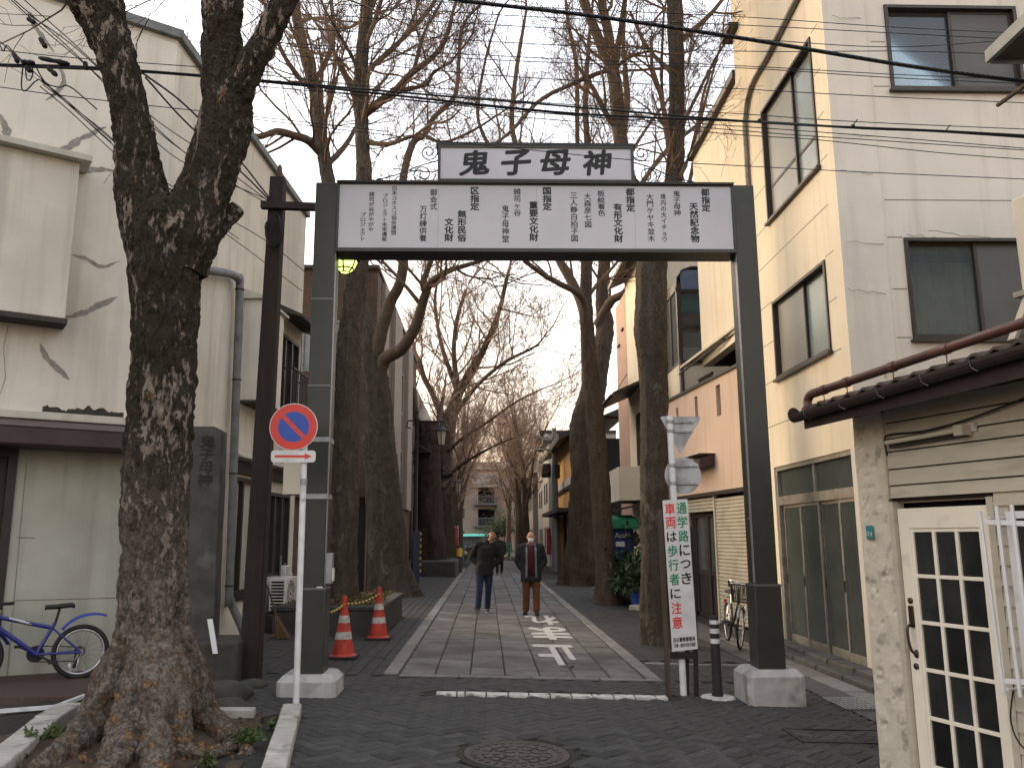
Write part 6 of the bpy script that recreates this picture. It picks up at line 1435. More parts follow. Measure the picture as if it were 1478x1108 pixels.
# loose rocks round the base
rg = random.Random(7)
for i, (px, py, s) in enumerate(((285, 1012, .16), (312, 1010, .20), (338, 1003, .17), (325, 1022, .10), (365, 990, .09))):
    c = G(px, py); k = B(); k.ell((0, 0, 0), 1.4*s, 1.0*s, .6*s, 24, 16); vv = np.array(k.v); vv = vv*(1+.5*fbm(vv*.35/s+i*5, i, 4))[:, None]; k.v = [tuple(p+c+V(0, 0, .15*s)) for p in vv]
    tag(obj('rock', k, 'stone_base', None, smooth='auto'), ['flat dark rock beside the roots of the near tree', 'largest dark rock in front of the monument base', 'dark rock at the corner of the monument base', 'smallest dark rock in front of the monument', 'dark rock by the foot of the wooden pole'][i], 'rock', 'rocks round the monument')
# white board leaning on the block
p0, p1 = P(311, 943, 9.35), P(303, 893, 9.42); k = B(); e = V(.028, 0, 0); f_ = V(0, .012, 0); k.hexa([p0-e-f_, p0+e-f_, p0+e+f_, p0-e+f_, p1-e-f_, p1+e-f_, p1+e+f_, p1-e+f_]); tag(obj('leaning_board', k, 'pole_white', None, bevel=.004), 'narrow white board leaning on the monument base block', 'board')
# ---- low wall remnants, broom and blue bucket by the white building
k = B(); c = G(395, 908); k.box(c[0]-.5, c[0]+.45, c[1]-.02, c[1]+.5, c[2]-.05, c[2]+.24); tag(obj('stone_ledge', k, 'stone_base', None, bevel=.02), 'low dark stone ledge below the air conditioner', 'ledge')
c = G(409, 922); top = P(386, 845, 13.6); br = thing('broom', 'straw broom leaning by the air conditioner', 'broom', tuple(c))
k = B(); k.tube([c+(top-c)*.42, top], .014, 8); obj('handle', k, 'old_wood', br, smooth='auto')
k = B(); rg = random.Random(4)
for i in range(46):
    a = c+V(rg.uniform(-.12, .12), rg.uniform(-.08, .08), .01); k.tube([a, c+(top-c)*.44+V(rg.uniform(-.02, .02), rg.uniform(-.02, .02), 0)], .008, 4)
obj('bristles', k, 'straw', br)['kind'] = 'stuff'
c = G(425, 905); k = B(); k.lathe([(.12, 0), (.16, .30), (.175, .30), (.175, .33), (.155, .33), (.11, .03), (0, .03)], c, 24); bk = thing('bucket', 'blue plastic bucket behind the broom', 'bucket', tuple(c)); obj('bucket_body', k, 'blue_plastic', bk, smooth='auto')
k = B(); k.tube([c+V(.17*math.cos(t_), 0, .31+.12*math.sin(t_)) for t_ in np.linspace(0, math.pi, 14)], .006, 6); obj('handle', k, 'galvan', bk, smooth=True)

# ---- planter
PLF = (-3.45, -1.70, 13.9, 17.25, .44)
x0, x1, y0, y1, ph = PLF; zb = gz(-2.6)
pln = thing('stone_planter', 'low dark stone planter with ivy round the first left tree', 'planter', (-2.6, 15.5, zb))
for nm, bx in (('planter_wall', (x0, x1, y0, y0+.18)), ('planter_wall', (x1-.18, x1, y0+.182, y1)), ('planter_wall', (x0, x0+.18, y0+.182, y1)), ('planter_wall', (x0+.182, x1-.182, y1-.18, y1))):
    k = B(); k.box(*bx, zb-.15, zb+ph-.07); obj(nm, k, 'planter_stone', pln, bevel=.012); k = B(); k.box(bx[0]-.02, bx[1]+.02, bx[2]-.02, bx[3]+.02, zb+ph-.068, zb+ph); obj('coping', k, 'planter_stone', pln, bevel=.012)
k = B(); k.box(x0+.18, x1-.18, y0+.18, y1-.18, zb, zb+ph-.08); obj('soil', k, 'soil', pln)
def leaf_cloud(name, m, parent, pts, size, seed, up=.6):
    """pts: list of leaf positions; each leaf a bent two-quad blade"""
    rg = random.Random(seed); k = B()
    for p in pts:
        d = V(rg.gauss(0, 1), rg.gauss(0, 1), rg.gauss(up, .6)); d /= np.linalg.norm(d); s = np.cross(d, V(rg.gauss(0, 1), rg.gauss(0, 1), rg.gauss(0, 1))); s /= np.linalg.norm(s)+1e-9
        L = size*rg.uniform(.6, 1.4); w_ = L*.30; nrm = np.cross(d, s)*L*.15; p = np.array(p)
        k.add([p, p+d*L*.5+s*w_+nrm, p+d*L, p+d*L*.5-s*w_+nrm], [(0, 1, 2), (0, 2, 3)])
    o = obj(name, k, m, parent, fix=False); return o
rg = random.Random(9); pts = [V(rg.uniform(x0+.15, x1-.12), rg.uniform(y0+.1, y1-.1), zb+ph+rg.uniform(-.06, .05)) for _ in range(900)]
leaf_cloud('ivy', 'leaf_weed', pln, pts, .05, 3)['kind'] = 'stuff'
pts = [V(rg.uniform(x0+.15, x1-.12), rg.uniform(y0+.1, y1-.1), zb+ph+rg.uniform(-.06, .06)) for _ in range(500)]
leaf_cloud('dry_leaves', 'leaf_dry', pln, pts, .06, 4)['kind'] = 'stuff'

# ---- traffic cones
def cone(loc, label, s=1.0, tilt=0.0):
    t = thing('traffic_cone', label, 'traffic cone', tuple(loc), 'red and white traffic cones by the gate'); c = V(*loc)
    k = B(); k.box(-.19*s, .19*s, -.19*s, .19*s, 0, .035*s); k.v = [tuple(V(*p)+c) for p in k.v]; obj('base', k, 'rubber', t, bevel=.012)
    rr = lambda h: (.150-.118*h/.70)*s
    k = B(); k.lathe([(rr(0)*1.15, .035*s), (rr(.06), .06*s), (rr(.66), .66*s), (.028*s, .70*s), (.02*s, .705*s)], c, 28); obj('cone_body', k, 'cone_red', t, smooth='auto')
    for h0, h1 in ((.24, .33), (.44, .53)):
        k = B(); k.lathe([(rr(h0)+.0015, h0*s), (rr(h1)+.0015, h1*s)], c, 28); k.f = k.f[:-2]; obj('white_band', k, 'cone_white', t, smooth='auto', fix=False)
    k = B(); k.lathe([(.030*s, .655*s), (.042*s, .66*s), (.042*s, .685*s), (.034*s, .69*s), (.034*s, .75*s), (.028*s, .775*s), (0, .78*s)], c, 18); obj('cap', k, 'cone_red', t, smooth='auto')
    return c+V(0, 0, .672*s)
c1 = cone(G(495, 949), 'traffic cone standing nearest the gate post with rope tied to it', 1.02)
c2 = cone(G(546, 922), 'traffic cone farther back by the corner of the stone planter', 1.02)
c0 = cone(G(455, 972), 'traffic cone mostly hidden behind the dark gate post', 1.02)
rope = thing('barrier_rope', 'yellow and black rope strung between the traffic cones', 'rope', tuple((c1+c2)/2))
for a, b_ in ((c0, c1), (c1, c2)):
    n = 20; mid_ = lambda s: a+(b_-a)*s-V(0, 0, .05*4*s*(1-s))
    for i in range(n):
        k = B(); k.tube([mid_(i/n), mid_((i+1)/n)], .017, 7); obj('rope_piece', k, 'yellow' if i % 2 else 'black_paint', rope, smooth=True)

# ---- lamp posts with hanging lanterns
def lamp_post(b0, hgt, arm, label, s=1.0, side=1):
    t = thing('street_lamp', label, 'street lamp', tuple(b0), 'old style lamp posts along the left'); c = V(*b0)
    k = B(); k.lathe([(.16*s, 0), (.16*s, .5), (.11*s, .58), (.095*s, 1.0), (.075*s, hgt*.6), (.07*s, hgt), (.10*s, hgt+.05), (.05*s, hgt+.2), (.09*s, hgt+.3), (0, hgt+.55)], c, 16); obj('post', k, 'iron', t, smooth='auto')
    ht = hgt-.05; k = B(); k.tube([c+V(0, 0, ht), c+V(side*arm*1.05, 0, ht)], .035, 8); k.tube(spline([c+V(0, 0, ht-.6), c+V(side*.2, 0, ht-.45), c+V(side*.45, 0, ht-.1), c+V(side*.55, 0, ht)], 14), .025, 6)
    k.tube(spline([c+V(-.05*side, 0, ht), c+V(-.3*side, 0, ht+.02), c+V(-.34*side, 0, ht-.2), c+V(-.2*side, 0, ht-.25)], 14), .028, 6); obj('arm', k, 'iron', t, smooth=True)
    lc = c+V(side*arm*.92, 0, ht-.85)
    k = B(); k.lathe([(.13, 0), (.20, .48), (.20, .50)], lc, 6); obj('lamp_shade', k, 'lamp_glass', t)
    k = B()
    for i in range(6):
        a = i*math.pi/3; u = np.cross(V(0, 0, 1), V(1, 0, 0)); w_ = np.cross(V(0, 0, 1), u); dr_ = u*math.cos(a)+w_*math.sin(a); k.tube([lc+dr_*.133, lc+dr_*.205+V(0, 0, .5)], .016, 5)
    k.lathe([(.15, -.03), (.14, .0), (.10, .005)], lc, 6); k.lathe([(.28, .49), (.27, .53), (.10, .66), (.05, .72), (.03, .86)], lc, 6); obj('lantern_frame', k, 'iron', t)
    return t
lp0 = G(598, 840); hh = P(598, 606, lp0[1])[2]-lp0[2]
lamp_post(lp0, hh, .98, 'dark lamp post with hanging lantern in front of the hollow trunk')
l2b = V(-2.35, 44.5, gz(-2.3)); lamp_post(l2b, 4.8, .9, 'second lamp post farther down the lane behind the hollow trunk')
# blue barrier with striped edge
b0 = G(604, 843); bt = thing('site_barrier', 'blue grey barrier panel with striped edge at the foot of the lamp post', 'barrier', tuple(b0)); hh = P(604, 766, b0[1])[2]
k = B(); k.box(b0[0]-.20, b0[0]+.03, b0[1]-.05, b0[1]+.05, b0[2]-.02, hh); obj('panel', k, 'blue_barrier', bt, bevel=.01)
for i in range(14):
    z = b0[2]+.3+i*(hh-.4)/14; k = B(); k.box(b0[0]+.032, b0[0]+.075, b0[1]-.052, b0[1]+.052, z, z+(hh-.4)/14-.01); obj('stripe', k, 'yellow' if i % 2 else 'black_paint', bt)
# stone plinth round the dead trunk
c = G(640, 832); k = B(); k.box(c[0]-2.0, c[0]+.5, c[1]-.05, c[1]+5, c[2]-.1, c[2]+.62); tag(obj('tree_plinth', k, 'planter_stone', None, bevel=.05), 'low stone plinth round the hollow dark trunk', 'planter')
# small bollard lamp with orange light reflector
c = G(663, 826); t = thing('marker_post', 'small dark post with an orange reflector beside the plinth', 'bollard', tuple(c)); k = B(); k.lathe([(.13, 0), (.13, 1.15), (.10, 1.2), (0, 1.2)], c, 16); obj('post', k, 'iron', t, smooth='auto'); k = B(); k.lathe([(.135, .72), (.135, 1.08)], c, 16); k.f = k.f[:-2]; obj('reflector_band', k, 'yellow', t, fix=False)

# ---- sign post on the right
b0 = G(987, 1003); SPY = b0[1]
sp = thing('sign_post', 'white pole carrying the grey backs of a triangular and a round sign', 'traffic sign', tuple(b0))
tp = P(966.5, 600, SPY); k = B(); k.tube([b0-V(0, 0, .05), tp], .036, 16); obj('pole', k, 'pole_white', sp, smooth='auto')
S2 = Frame((0, SPY+.05, 0), (1, 0, 0), (0, -1, 0)); tri = [(952, 601), (1012, 601), (982, 655)]
tp_ = []
for i in range(3):
    A = V(*S2.hit(*tri[i])); Pv = V(*S2.hit(*tri[i-1])); Nx = V(*S2.hit(*tri[(i+1) % 3])); u1 = (Pv-A)/np.linalg.norm(Pv-A); u2 = (Nx-A)/np.linalg.norm(Nx-A)
    for t_ in np.linspace(0, 1, 5): q = A*1.0+u1*.035*(1-t_)**2+u2*.035*t_**2; tp_.append(q)
k = B(); k.prism([S2.pt(a, 0, c) for a, c in tp_], S2.n*.012); obj('triangle_plate', k, 'sign_grey', sp)
k = B(); k.prism([S2.pt(a, -.002, c) for a, c in tp_], -S2.n*.002); obj('triangle_face', k, 'sign_red', sp)
a, c = S2.hit(985.5, 686); rr_ = .205; k = B(); k.lathe([(rr_, 0), (rr_, .012), (0, .012)], S2.pt(a, 0, c), 40, axis=S2.n); obj('round_plate', k, 'sign_grey', sp, smooth='auto')
k = B(); k.lathe([(rr_, 0), (rr_, .002), (0, .002)], S2.pt(a, -.004, c), 40, axis=S2.n); obj('round_face', k, 'sign_red', sp, smooth='auto')
for py, cx, hw in ((608.5, 984, .125), (622, 984, .115), (671.5, 989, .14), (697, 990, .14)):
    a, c = S2.hit(cx, py); k = B(S2); k.box(a-hw, a+hw, .012, .030, c-.019, c+.019); br_ = obj('bracket', k, 'sign_grey', sp, bevel=.004)
    k = B()
    for dx in (-.02, .03, .09): k.lathe([(.010, .03), (.010, .036), (0, .037)], S2.pt(a+dx, 0, c), 8, axis=S2.n)
    obj('bolt', k, 'galvan', br_)
    pxp = 967+(py-600)*.051; p = P(pxp, py, SPY); k = B(); k.lathe([(.040, -.02), (.043, 0), (.040, .02)], p, 16); obj('clamp', k, 'galvan', sp, smooth='auto')
# banner board with the school-route notice, on two stakes
nb2 = thing('notice_board', 'tall white notice board with green, red and black Japanese characters on stakes', 'sign', tuple(G(985, 1003)))
NF = Frame((0, SPY-.06, 0), (1, 0, 0), (0, -1, 0)); q = [NF.hit(*p) for p in ((970, 940), (1007, 936), (992, 720), (956, 722))]
mid = np.mean(q, 0); 
def nq(u, v): q_ = [np.array(x) for x in q]; lo = q_[0]*(1-u)+q_[1]*u; hi_ = q_[3]*(1-u)+q_[2]*u; return lo*(1-v)+hi_*v
k = B(); k.prism([NF.pt(*[x for x in (p[0], 0, p[1])]) for p in q], NF.n*.012); obj('board', k, 'sign_plate', nb2, bevel=.003)
# a frame that follows the board's slight lean
up_ = nq(.5, 1)-nq(.5, 0); Hb = np.linalg.norm(up_); up_ /= Hb; rt_ = nq(1, .5)-nq(0, .5); Wb = np.linalg.norm(rt_); rt_ /= Wb
class Lean(Frame): pass
def board_text(ch, u, v, w_, h_, m_, bold):
    me = text_mesh(ch, 1.0, bold); n_ = len(me.vertices); co = np.empty(n_*3); me.vertices.foreach_get('co', co); co = co.reshape(-1, 3)
    lo, hi_ = co.min(0), co.max(0); c_ = (lo+hi_)/2; sp_ = hi_-lo; o_ = nq(u, v)
    X = (co[:, 0]-c_[0])/sp_[0]*w_; Z = (co[:, 1]-c_[1])/sp_[1]*h_; aa = o_[0]+X*rt_[0]+Z*up_[0]; cc_ = o_[1]+X*rt_[1]+Z*up_[1]
    out = NF.o+np.outer(aa, NF.u)+np.outer(.0135+co[:, 2], NF.n); out[:, 2] += cc_; me.vertices.foreach_set('co', out.ravel()); me.update(); me.materials.clear(); me.name = 'character'; link('character', me, m_, nb2)
GRN, BLK, RED = 'sign_green', 'ink', 'letter_red'
ch_h = Hb*.078
for i, (ch, m_) in enumerate(zip('通学路につき', (GRN, GRN, GRN, BLK, BLK, BLK))):
    small = ch in 'つ'; board_text(ch, .74, .94-i*.0945, Wb*.40, ch_h*(.72 if small else 1), m_, .018)
for i, (ch, m_) in enumerate(zip('車両は歩行者に注意', (RED, RED, BLK, GRN, GRN, GRN, BLK, RED, RED))):
    board_text(ch, .27, .94-i*.0945, Wb*.40, ch_h*(.85 if ch in 'はに' else 1), m_, .018)
board_text('目白警察署署長', .5, .072, Wb*.84, Hb*.030, BLK, .02); board_text('交通・雑司が谷交通部', .5, .036, Wb*.84, Hb*.026, BLK, .012)
for px_t, px_b, w_, m_ in ((952, 966, .026, 'old_wood'), (1000, 1005, .022, 'dark_wood'), (983, 993, .024, 'dark_wood')):
    p1 = P(px_t if px_t != 983 else 990, 735 if px_t == 952 else 760, SPY-.03+(.06 if px_t == 983 else 0)); p0 = G(px_b, 1004); p0[1] = p1[1]; p0[2] = gz(p0[0])-.05; k = B(); e = V(w_, 0, 0); f_ = V(0, .018, 0)
    k.hexa([p0-e-f_, p0+e-f_, p0+e+f_, p0-e+f_, p1-e-f_, p1+e-f_, p1+e+f_, p1-e+f_]); obj('stake', k, m_, nb2)
k = B(); p0, p1 = NF.hit(968, 948), NF.hit(1006, 945); k.box(p0[0], p1[0], -.03, -.004, p0[1]-.02, p0[1]+.05, NF); obj('cross_batten', k, 'dark_wood', nb2)
# ---- bollard
c = G(1036, 1006); t = thing('bollard', 'slim dark bollard with three white bands in front of the bicycle', 'bollard', tuple(c)); hz = P(1033, 889, c[1])[2]-c[2]
k = B(); k.lathe([(.060, 0), (.060, .04), (.050, .055), (.048, hz-.02), (.040, hz), (0, hz)], c, 24); obj('post', k, 'rubber', t, smooth='auto')
for h0, h1 in ((hz*.905, hz*.955), (hz*.79, hz*.85), (hz*.665, hz*.725), (.085, .11)):
    k = B(); k.lathe([(.0495, h0), (.0495, h1)], c, 24); k.f = k.f[:-2]; obj('reflector_band', k, 'pole_white', t, smooth='auto', fix=False)
k = B(); k.lathe([(.19, -.006), (.17, .012), (.06, .016)], c, 24); obj('footing', k, 'white_paint', t, smooth='auto')

# ---- bicycles
def rotmat(yaw): return np.array([[math.cos(yaw), -math.sin(yaw), 0], [math.sin(yaw), math.cos(yaw), 0], [0, 0, 1]])
def bicycle(name, label, origin, fwd, lean, wr, kind, steer=0.0):
    """origin: rear wheel contact; fwd: ground direction; lean: to the rider's left, radians"""
    f = np.array([*fwd, 0.0]); f /= np.linalg.norm(f); l = V(-f[1], f[0], 0); up = V(0, 0, 1)
    up2 = up*math.cos(lean)+l*math.sin(lean); l2 = l*math.cos(lean)-up*math.sin(lean); O = np.array(origin)
    def T(x, z, y=0.0): return O+f*x+up2*z+l2*y
    t = thing(name, label, 'bicycle', tuple(O)); wb = {'mtb': .98, 'city': 1.05}[kind]
    def Tf(x, z, y=0.0):                                     # front assembly turned about the steering axis
        dx = x-wb; return T(wb+dx*math.cos(steer)-y*math.sin(steer), z, dx*math.sin(steer)+y*math.cos(steer))
    tw = .026 if kind == 'mtb' else .018
    for wx, TT in ((0, T), (wb, Tf)):
        ang = np.arange(40)*math.tau/40
        k = B(); k.tube([TT(wx+(wr-tw)*math.cos(a), wr+(wr-tw)*math.sin(a)) for a in ang], tw, 8, close=True); wh = obj('wheel', k, 'rubber', t, smooth=True)
        k = B(); k.tube([TT(wx+(wr-tw*2.2)*math.cos(a), wr+(wr-tw*2.2)*math.sin(a)) for a in ang], tw*.55, 6, close=True); obj('rim', k, 'alloy', wh, smooth=True)
        k = B()
        for i in range(28):
            a = i*math.tau/28; s = 1 if i % 2 else -1; k.tube([TT(wx+.02*math.cos(a+.9*s), wr+.02*math.sin(a+.9*s), s*.028), TT(wx+(wr-tw*2.4)*math.cos(a), wr+(wr-tw*2.4)*math.sin(a))], .0016, 3)
        obj('spokes', k, 'chrome', wh)['kind'] = 'stuff'
        k = B(); k.tube([TT(wx, wr, -.05), TT(wx, wr, .05)], .020, 10); obj('hub', k, 'alloy', wh, smooth='auto')
    bbx, bbz = .42, .29 if kind == 'mtb' else .28
    if kind == 'mtb':
        st, sz = .27, .60; hx, hz0, hz1 = .80, .60, .72; mf = 'bike_blue'
        k = B(); k.tube([T(bbx, bbz), T(st, sz)], .019, 10); k.tube([T(st+.02, sz-.05), T(hx, hz1-.03)], .021, 10); k.tube([T(bbx, bbz), T(hx+.01, hz0)], .025, 10)
        for s in (-1, 1): k.tube([T(bbx, bbz, .02*s), T(0, wr, .055*s)], .012, 8); k.tube([T(st+.01, sz-.06, .015*s), T(0, wr, .055*s)], .010, 8)
        obj('frame', k, mf, t, smooth='auto')
        k = B(); k.tube([T(hx+.035, hz0-.06), T(hx-.015, hz1+.04)], .024, 12); obj('head_tube', k, 'alloy', t, smooth='auto')
        k = B(); k.tube([T(st+.22, sz+.0), T(hx-.1, hz1-.05)], .022, 10); obj('top_sleeve', k, 'alloy', t, smooth='auto')
        k = B(); k.tube([T(st, sz-.02), T(st-.035, sz+.15)], .013, 10); obj('seat_post', k, 'black_plastic', t, smooth='auto'); sx, szz = st-.04, sz+.17
    else:
        st, sz = .24, .62; hx, hz0, hz1 = .84, .62, .80; mf = 'iron'
        k = B(); k.tube([T(bbx, bbz), T(st, sz)], .016, 10); k.tube(spline([T(hx, hz0+.08), T(.62, .46), T(bbx+.02, bbz+.04)], 14), .020, 10)
        for s in (-1, 1): k.tube([T(bbx, bbz, .02*s), T(0, wr, .06*s)], .010, 8); k.tube([T(st+.01, sz-.06, .015*s), T(0, wr, .06*s)], .008, 8)
        obj('frame', k, mf, t, smooth='auto')
        k = B(); k.tube([T(hx+.03, hz0-.02), T(hx-.02, hz1+.10)], .019, 12); obj('head_tube', k, mf, t, smooth='auto')
        k = B(); k.tube([T(st, sz-.02), T(st-.03, sz+.16)], .012, 10); obj('seat_post', k, 'chrome', t, smooth='auto'); sx, szz = st-.03, sz+.18
    k = B(); prof = [(-.13, .085, .0), (-.10, .10, .012), (-.02, .075, .005), (.06, .04, 0), (.13, .024, .0), (.145, .010, -.01)]
    n = 10; rings = []
    for x, w_, z in prof: rings += [T(sx+x, szz+z+(.022 if math.sin(j*math.tau/n) > 0 else .030)*math.sin(j*math.tau/n), w_*math.cos(j*math.tau/n)) for j in range(n)]
    k.add(rings, [(i*n+j, i*n+(j+1) % n, (i+1)*n+(j+1) % n, (i+1)*n+j) for i in range(len(prof)-1) for j in range(n)]+[tuple(range(n)), tuple(range((len(prof)-1)*n, len(prof)*n))]); obj('saddle', k, 'black_plastic', t, smooth=True)
    k = B()
    for s in (-1, 1): k.tube([Tf(wb, wr, .05*s), Tf(hx+.06, hz0+.02, .05*s), Tf(hx+.035, hz0+.03, .012*s)], .012, 8)
    obj('fork', k, 'alloy' if kind == 'mtb' else 'chrome', t, smooth=True)
    hb = hz1+(.10 if kind == 'mtb' else .16)
    k = B(); k.tube([Tf(hx-.015, hz1+.03), Tf(hx-.0, hb)], .014, 8)
    if kind == 'mtb': k.tube([Tf(hx-.03, hb+.01, -.28), Tf(hx+.02, hb, -.1), Tf(hx+.03, hb-.01, 0), Tf(hx+.02, hb, .1), Tf(hx-.03, hb+.01, .28)], .012, 8)
    else: k.tube(spline([Tf(hx-.22, hb-.03, -.26), Tf(hx-.06, hb+.05, -.24), Tf(hx+.03, hb+.03, -.12), Tf(hx+.02, hb, 0), Tf(hx+.03, hb+.03, .12), Tf(hx-.06, hb+.05, .24), Tf(hx-.22, hb-.03, .26)], 30), .011, 8)
    hbo = obj('handlebar', k, 'black_plastic' if kind == 'mtb' else 'chrome', t, smooth=True)
    for s in (-1, 1):
        k = B()
        if kind == 'mtb': k.tube([Tf(hx-.005, hb+.005, .17*s), Tf(hx-.035, hb+.012, .30*s)], .018, 10); k.tube([Tf(hx+.03, hb-.01, .14*s), Tf(hx+.05, hb-.03, .26*s)], .007, 6)
        else: k.tube([Tf(hx-.12, hb+.02, .255*s), Tf(hx-.24, hb-.04, .262*s)], .017, 10); k.tube([Tf(hx-.05, hb+.0, .245*s), Tf(hx-.19, hb-.06, .265*s)], .006, 6)
        obj('grip', k, 'black_plastic', hbo, smooth='auto')
    # drive
    k = B(); k.lathe([(.085 if kind == 'mtb' else .075, -.004), (.085 if kind == 'mtb' else .075, .004), (.06, .005), (0, .006)], T(bbx, bbz, -.055), 28, axis=-l2); cr = obj('chainring', k, 'black_plastic', t, smooth='auto')
    k = B(); a = .5
    for s, ph_ in ((-1, 0), (1, math.pi)):
        e = T(bbx+.165*math.cos(a+ph_), bbz+.165*math.sin(a+ph_), .085*s); k.tube([T(bbx, bbz, .07*s), e], .011, 8)
        k.box(0, 0, 0, 0, 0, 0); q = e+l2*.05*s; k.hexa([q-f*.045-l2*.045-up2*.012, q+f*.045-l2*.045-up2*.012, q+f*.045+l2*.045-up2*.012, q-f*.045+l2*.045-up2*.012, q-f*.045-l2*.045+up2*.012, q+f*.045-l2*.045+up2*.012, q+f*.045+l2*.045+up2*.012, q-f*.045+l2*.045+up2*.012])
    obj('pedals', k, 'black_plastic', cr)
    k = B(); k.tube([T(bbx, bbz+.08, -.056), T(0, wr+.045, -.056)], .006, 5); k.tube([T(bbx, bbz-.08, -.056), T(.03, wr-.1 if kind == 'mtb' else wr-.04, -.056)], .006, 5); obj('chain', k, 'iron', t)
    k = B(); k.lathe([(.055, 0), (.055, .012), (.03, .02), (0, .02)], T(0, wr, -.045), 20, axis=-l2); obj('sprocket', k, 'iron', t, smooth='auto')
    if kind == 'mtb':
        k = B(); k.hexa([T(.015, wr-.02, -.07), T(.045, wr-.02, -.07), T(.06, wr-.17, -.07), T(.02, wr-.17, -.07), T(.015, wr-.02, -.05), T(.045, wr-.02, -.05), T(.06, wr-.17, -.05), T(.02, wr-.17, -.05)]); obj('derailleur', k, 'black_plastic', t, bevel=.006)
        # mudguards: curved blades
        for nm, cx, a0, a1, TT in (('mudguard', 0, 1.0, 2.25, T), ('mudguard', wb, .35, 1.5, Tf)):
            n = 14; aa = np.linspace(a0, a1, n); k = B(); vs = []
            for i, a in enumerate(aa):
                rr = wr+.025+(.12*(1-i/(n-1)) if cx == 0 else .03*(1-i/(n-1))); w_ = .035+.012*math.sin(math.pi*i/(n-1)); a_ = math.pi-a if cx == 0 else math.pi-a
                ca, sa = math.cos(a_), math.sin(a_)
                if cx == wb: ca = -ca if False else math.cos(math.pi-a)
                vs += [TT(cx+(rr-.012)*ca, wr+(rr-.012)*sa, -w_), TT(cx+(rr+.008)*ca, wr+(rr+.008)*sa, 0), TT(cx+(rr-.012)*ca, wr+(rr-.012)*sa, w_)]
            k.add(vs, [(i*3+j, i*3+j+1, i*3+j+4, i*3+j+3) for i in range(n-1) for j in range(2)]); o = obj(nm, k, 'fender_blue', t, smooth=True, fix=False); md = o.modifiers.new('s', 'SOLIDIFY'); md.thickness = .006
        k = B(); c_ = T(.10, wr-.13, .03); k.box(-.012, .012, -.004, .004, -.02, .02); k.v = [tuple(c_+V(*p)) for p in k.v]; obj('reflector', k, 'pole_white', t)
    else:
        for cx, a0, a1, TT in ((0, .0, 2.9, T), (wb, .7, 3.1, Tf)):
            n = 18; aa = np.linspace(a0, a1, n) if cx == 0 else np.linspace(.5, 2.6, n); k = B(); rr = wr+.02
            vs = []
            for a in aa: vs += [TT(cx-(rr-.008)*math.cos(a), wr+(rr-.008)*math.sin(a), -.028), TT(cx-rr*math.cos(a), wr+rr*math.sin(a), 0), TT(cx-(rr-.008)*math.cos(a), wr+(rr-.008)*math.sin(a), .028)]
            k.add(vs, [(i*3+j, i*3+j+1, i*3+j+4, i*3+j+3) for i in range(n-1) for j in range(2)]); o = obj('mudguard', k, 'galvan', t, smooth=True, fix=False); md = o.modifiers.new('s', 'SOLIDIFY'); md.thickness = .003
        # carrier, stand, basket
        k = B()
        for s in (-1, 1): k.tube([T(-.28, wr+.40, .06*s), T(.20, wr+.40, .06*s)], .006, 6); k.tube([T(-.15, wr+.40, .06*s), T(0, wr, .07*s)], .005, 6)
        for i in range(5): k.tube([T(-.26+i*.11, wr+.40, -.06), T(-.26+i*.11, wr+.40, .06)], .005, 6)
        obj('carrier', k, 'chrome', t)
        k = B(); k.box(0, 0, 0, 0, 0, 0); k.tube([T(-.30, wr+.32), T(-.32, wr+.32)], .030, 12); obj('rear_reflector', k, 'sign_red', t)
        k = B()
        for s in (-1, 1): k.tube([T(0, wr, .07*s), T(-.06, .012, .13*s)], .009, 6)
        k.tube([T(-.06, .012, -.13), T(-.06, .012, .13)], .009, 6); obj('stand', k, 'chrome', t)
        bk = B(); z0, z1 = hz1-.10, hz1+.16
        def bp_(u, v, s): 
            x = .10+.30*u; return hx+.02+(.14+.16*v)*u*1.0+.02, z0+(z1-z0)*v, s*(.13+.05*v)
        cs = lambda v: [(hx+.05, -(.13+.04*v)), (hx+.28+.05*v, -(.12+.04*v)), (hx+.28+.05*v, .12+.04*v), (hx+.05, .13+.04*v)]
        for v in np.linspace(0, 1, 9): pts_ = [Tf(x, z0+(z1-z0)*v, y) for x, y in cs(v)]; bk.tube(pts_+[pts_[0]], .006 if v in (0, 1) else .0035, 4)
        for e in range(4):
            for s in np.linspace(0, 1, 11):
                p = [np.array(c_) for c_ in (cs(0)[e], cs(0)[(e+1) % 4], cs(1)[e], cs(1)[(e+1) % 4])]; a_ = p[0]*(1-s)+p[1]*s; b_ = p[2]*(1-s)+p[3]*s; bk.tube([Tf(a_[0], z0, a_[1]), Tf(b_[0], z1, b_[1])], .0035, 4)
        for s in np.linspace(.1, .9, 8): a_ = np.array(cs(0)[0])*(1-s)+np.array(cs(0)[1])*s; b_ = np.array(cs(0)[3])*(1-s)+np.array(cs(0)[2])*s; bk.tube([Tf(a_[0], z0, a_[1]), Tf(b_[0], z0, b_[1])], .0035, 4)
        obj('basket', bk, 'black_plastic', t)
    return t
rw = G(113, 980); fwd_ = LF.u[:2]
bicycle('childs_bicycle', 'blue and silver bicycle with blue mudguards against the white building', (rw[0], rw[1], rw[2]), fwd_, -.02, .285, 'mtb', steer=.25)
rw = G(1066, 936); bicycle('city_bicycle', 'city bicycle with black front basket in front of the shutter', (rw[0]+.1, rw[1]+.95, gz(rw[0])+.005), (-.10, -1.0), .08, .31, 'city', steer=-.35)

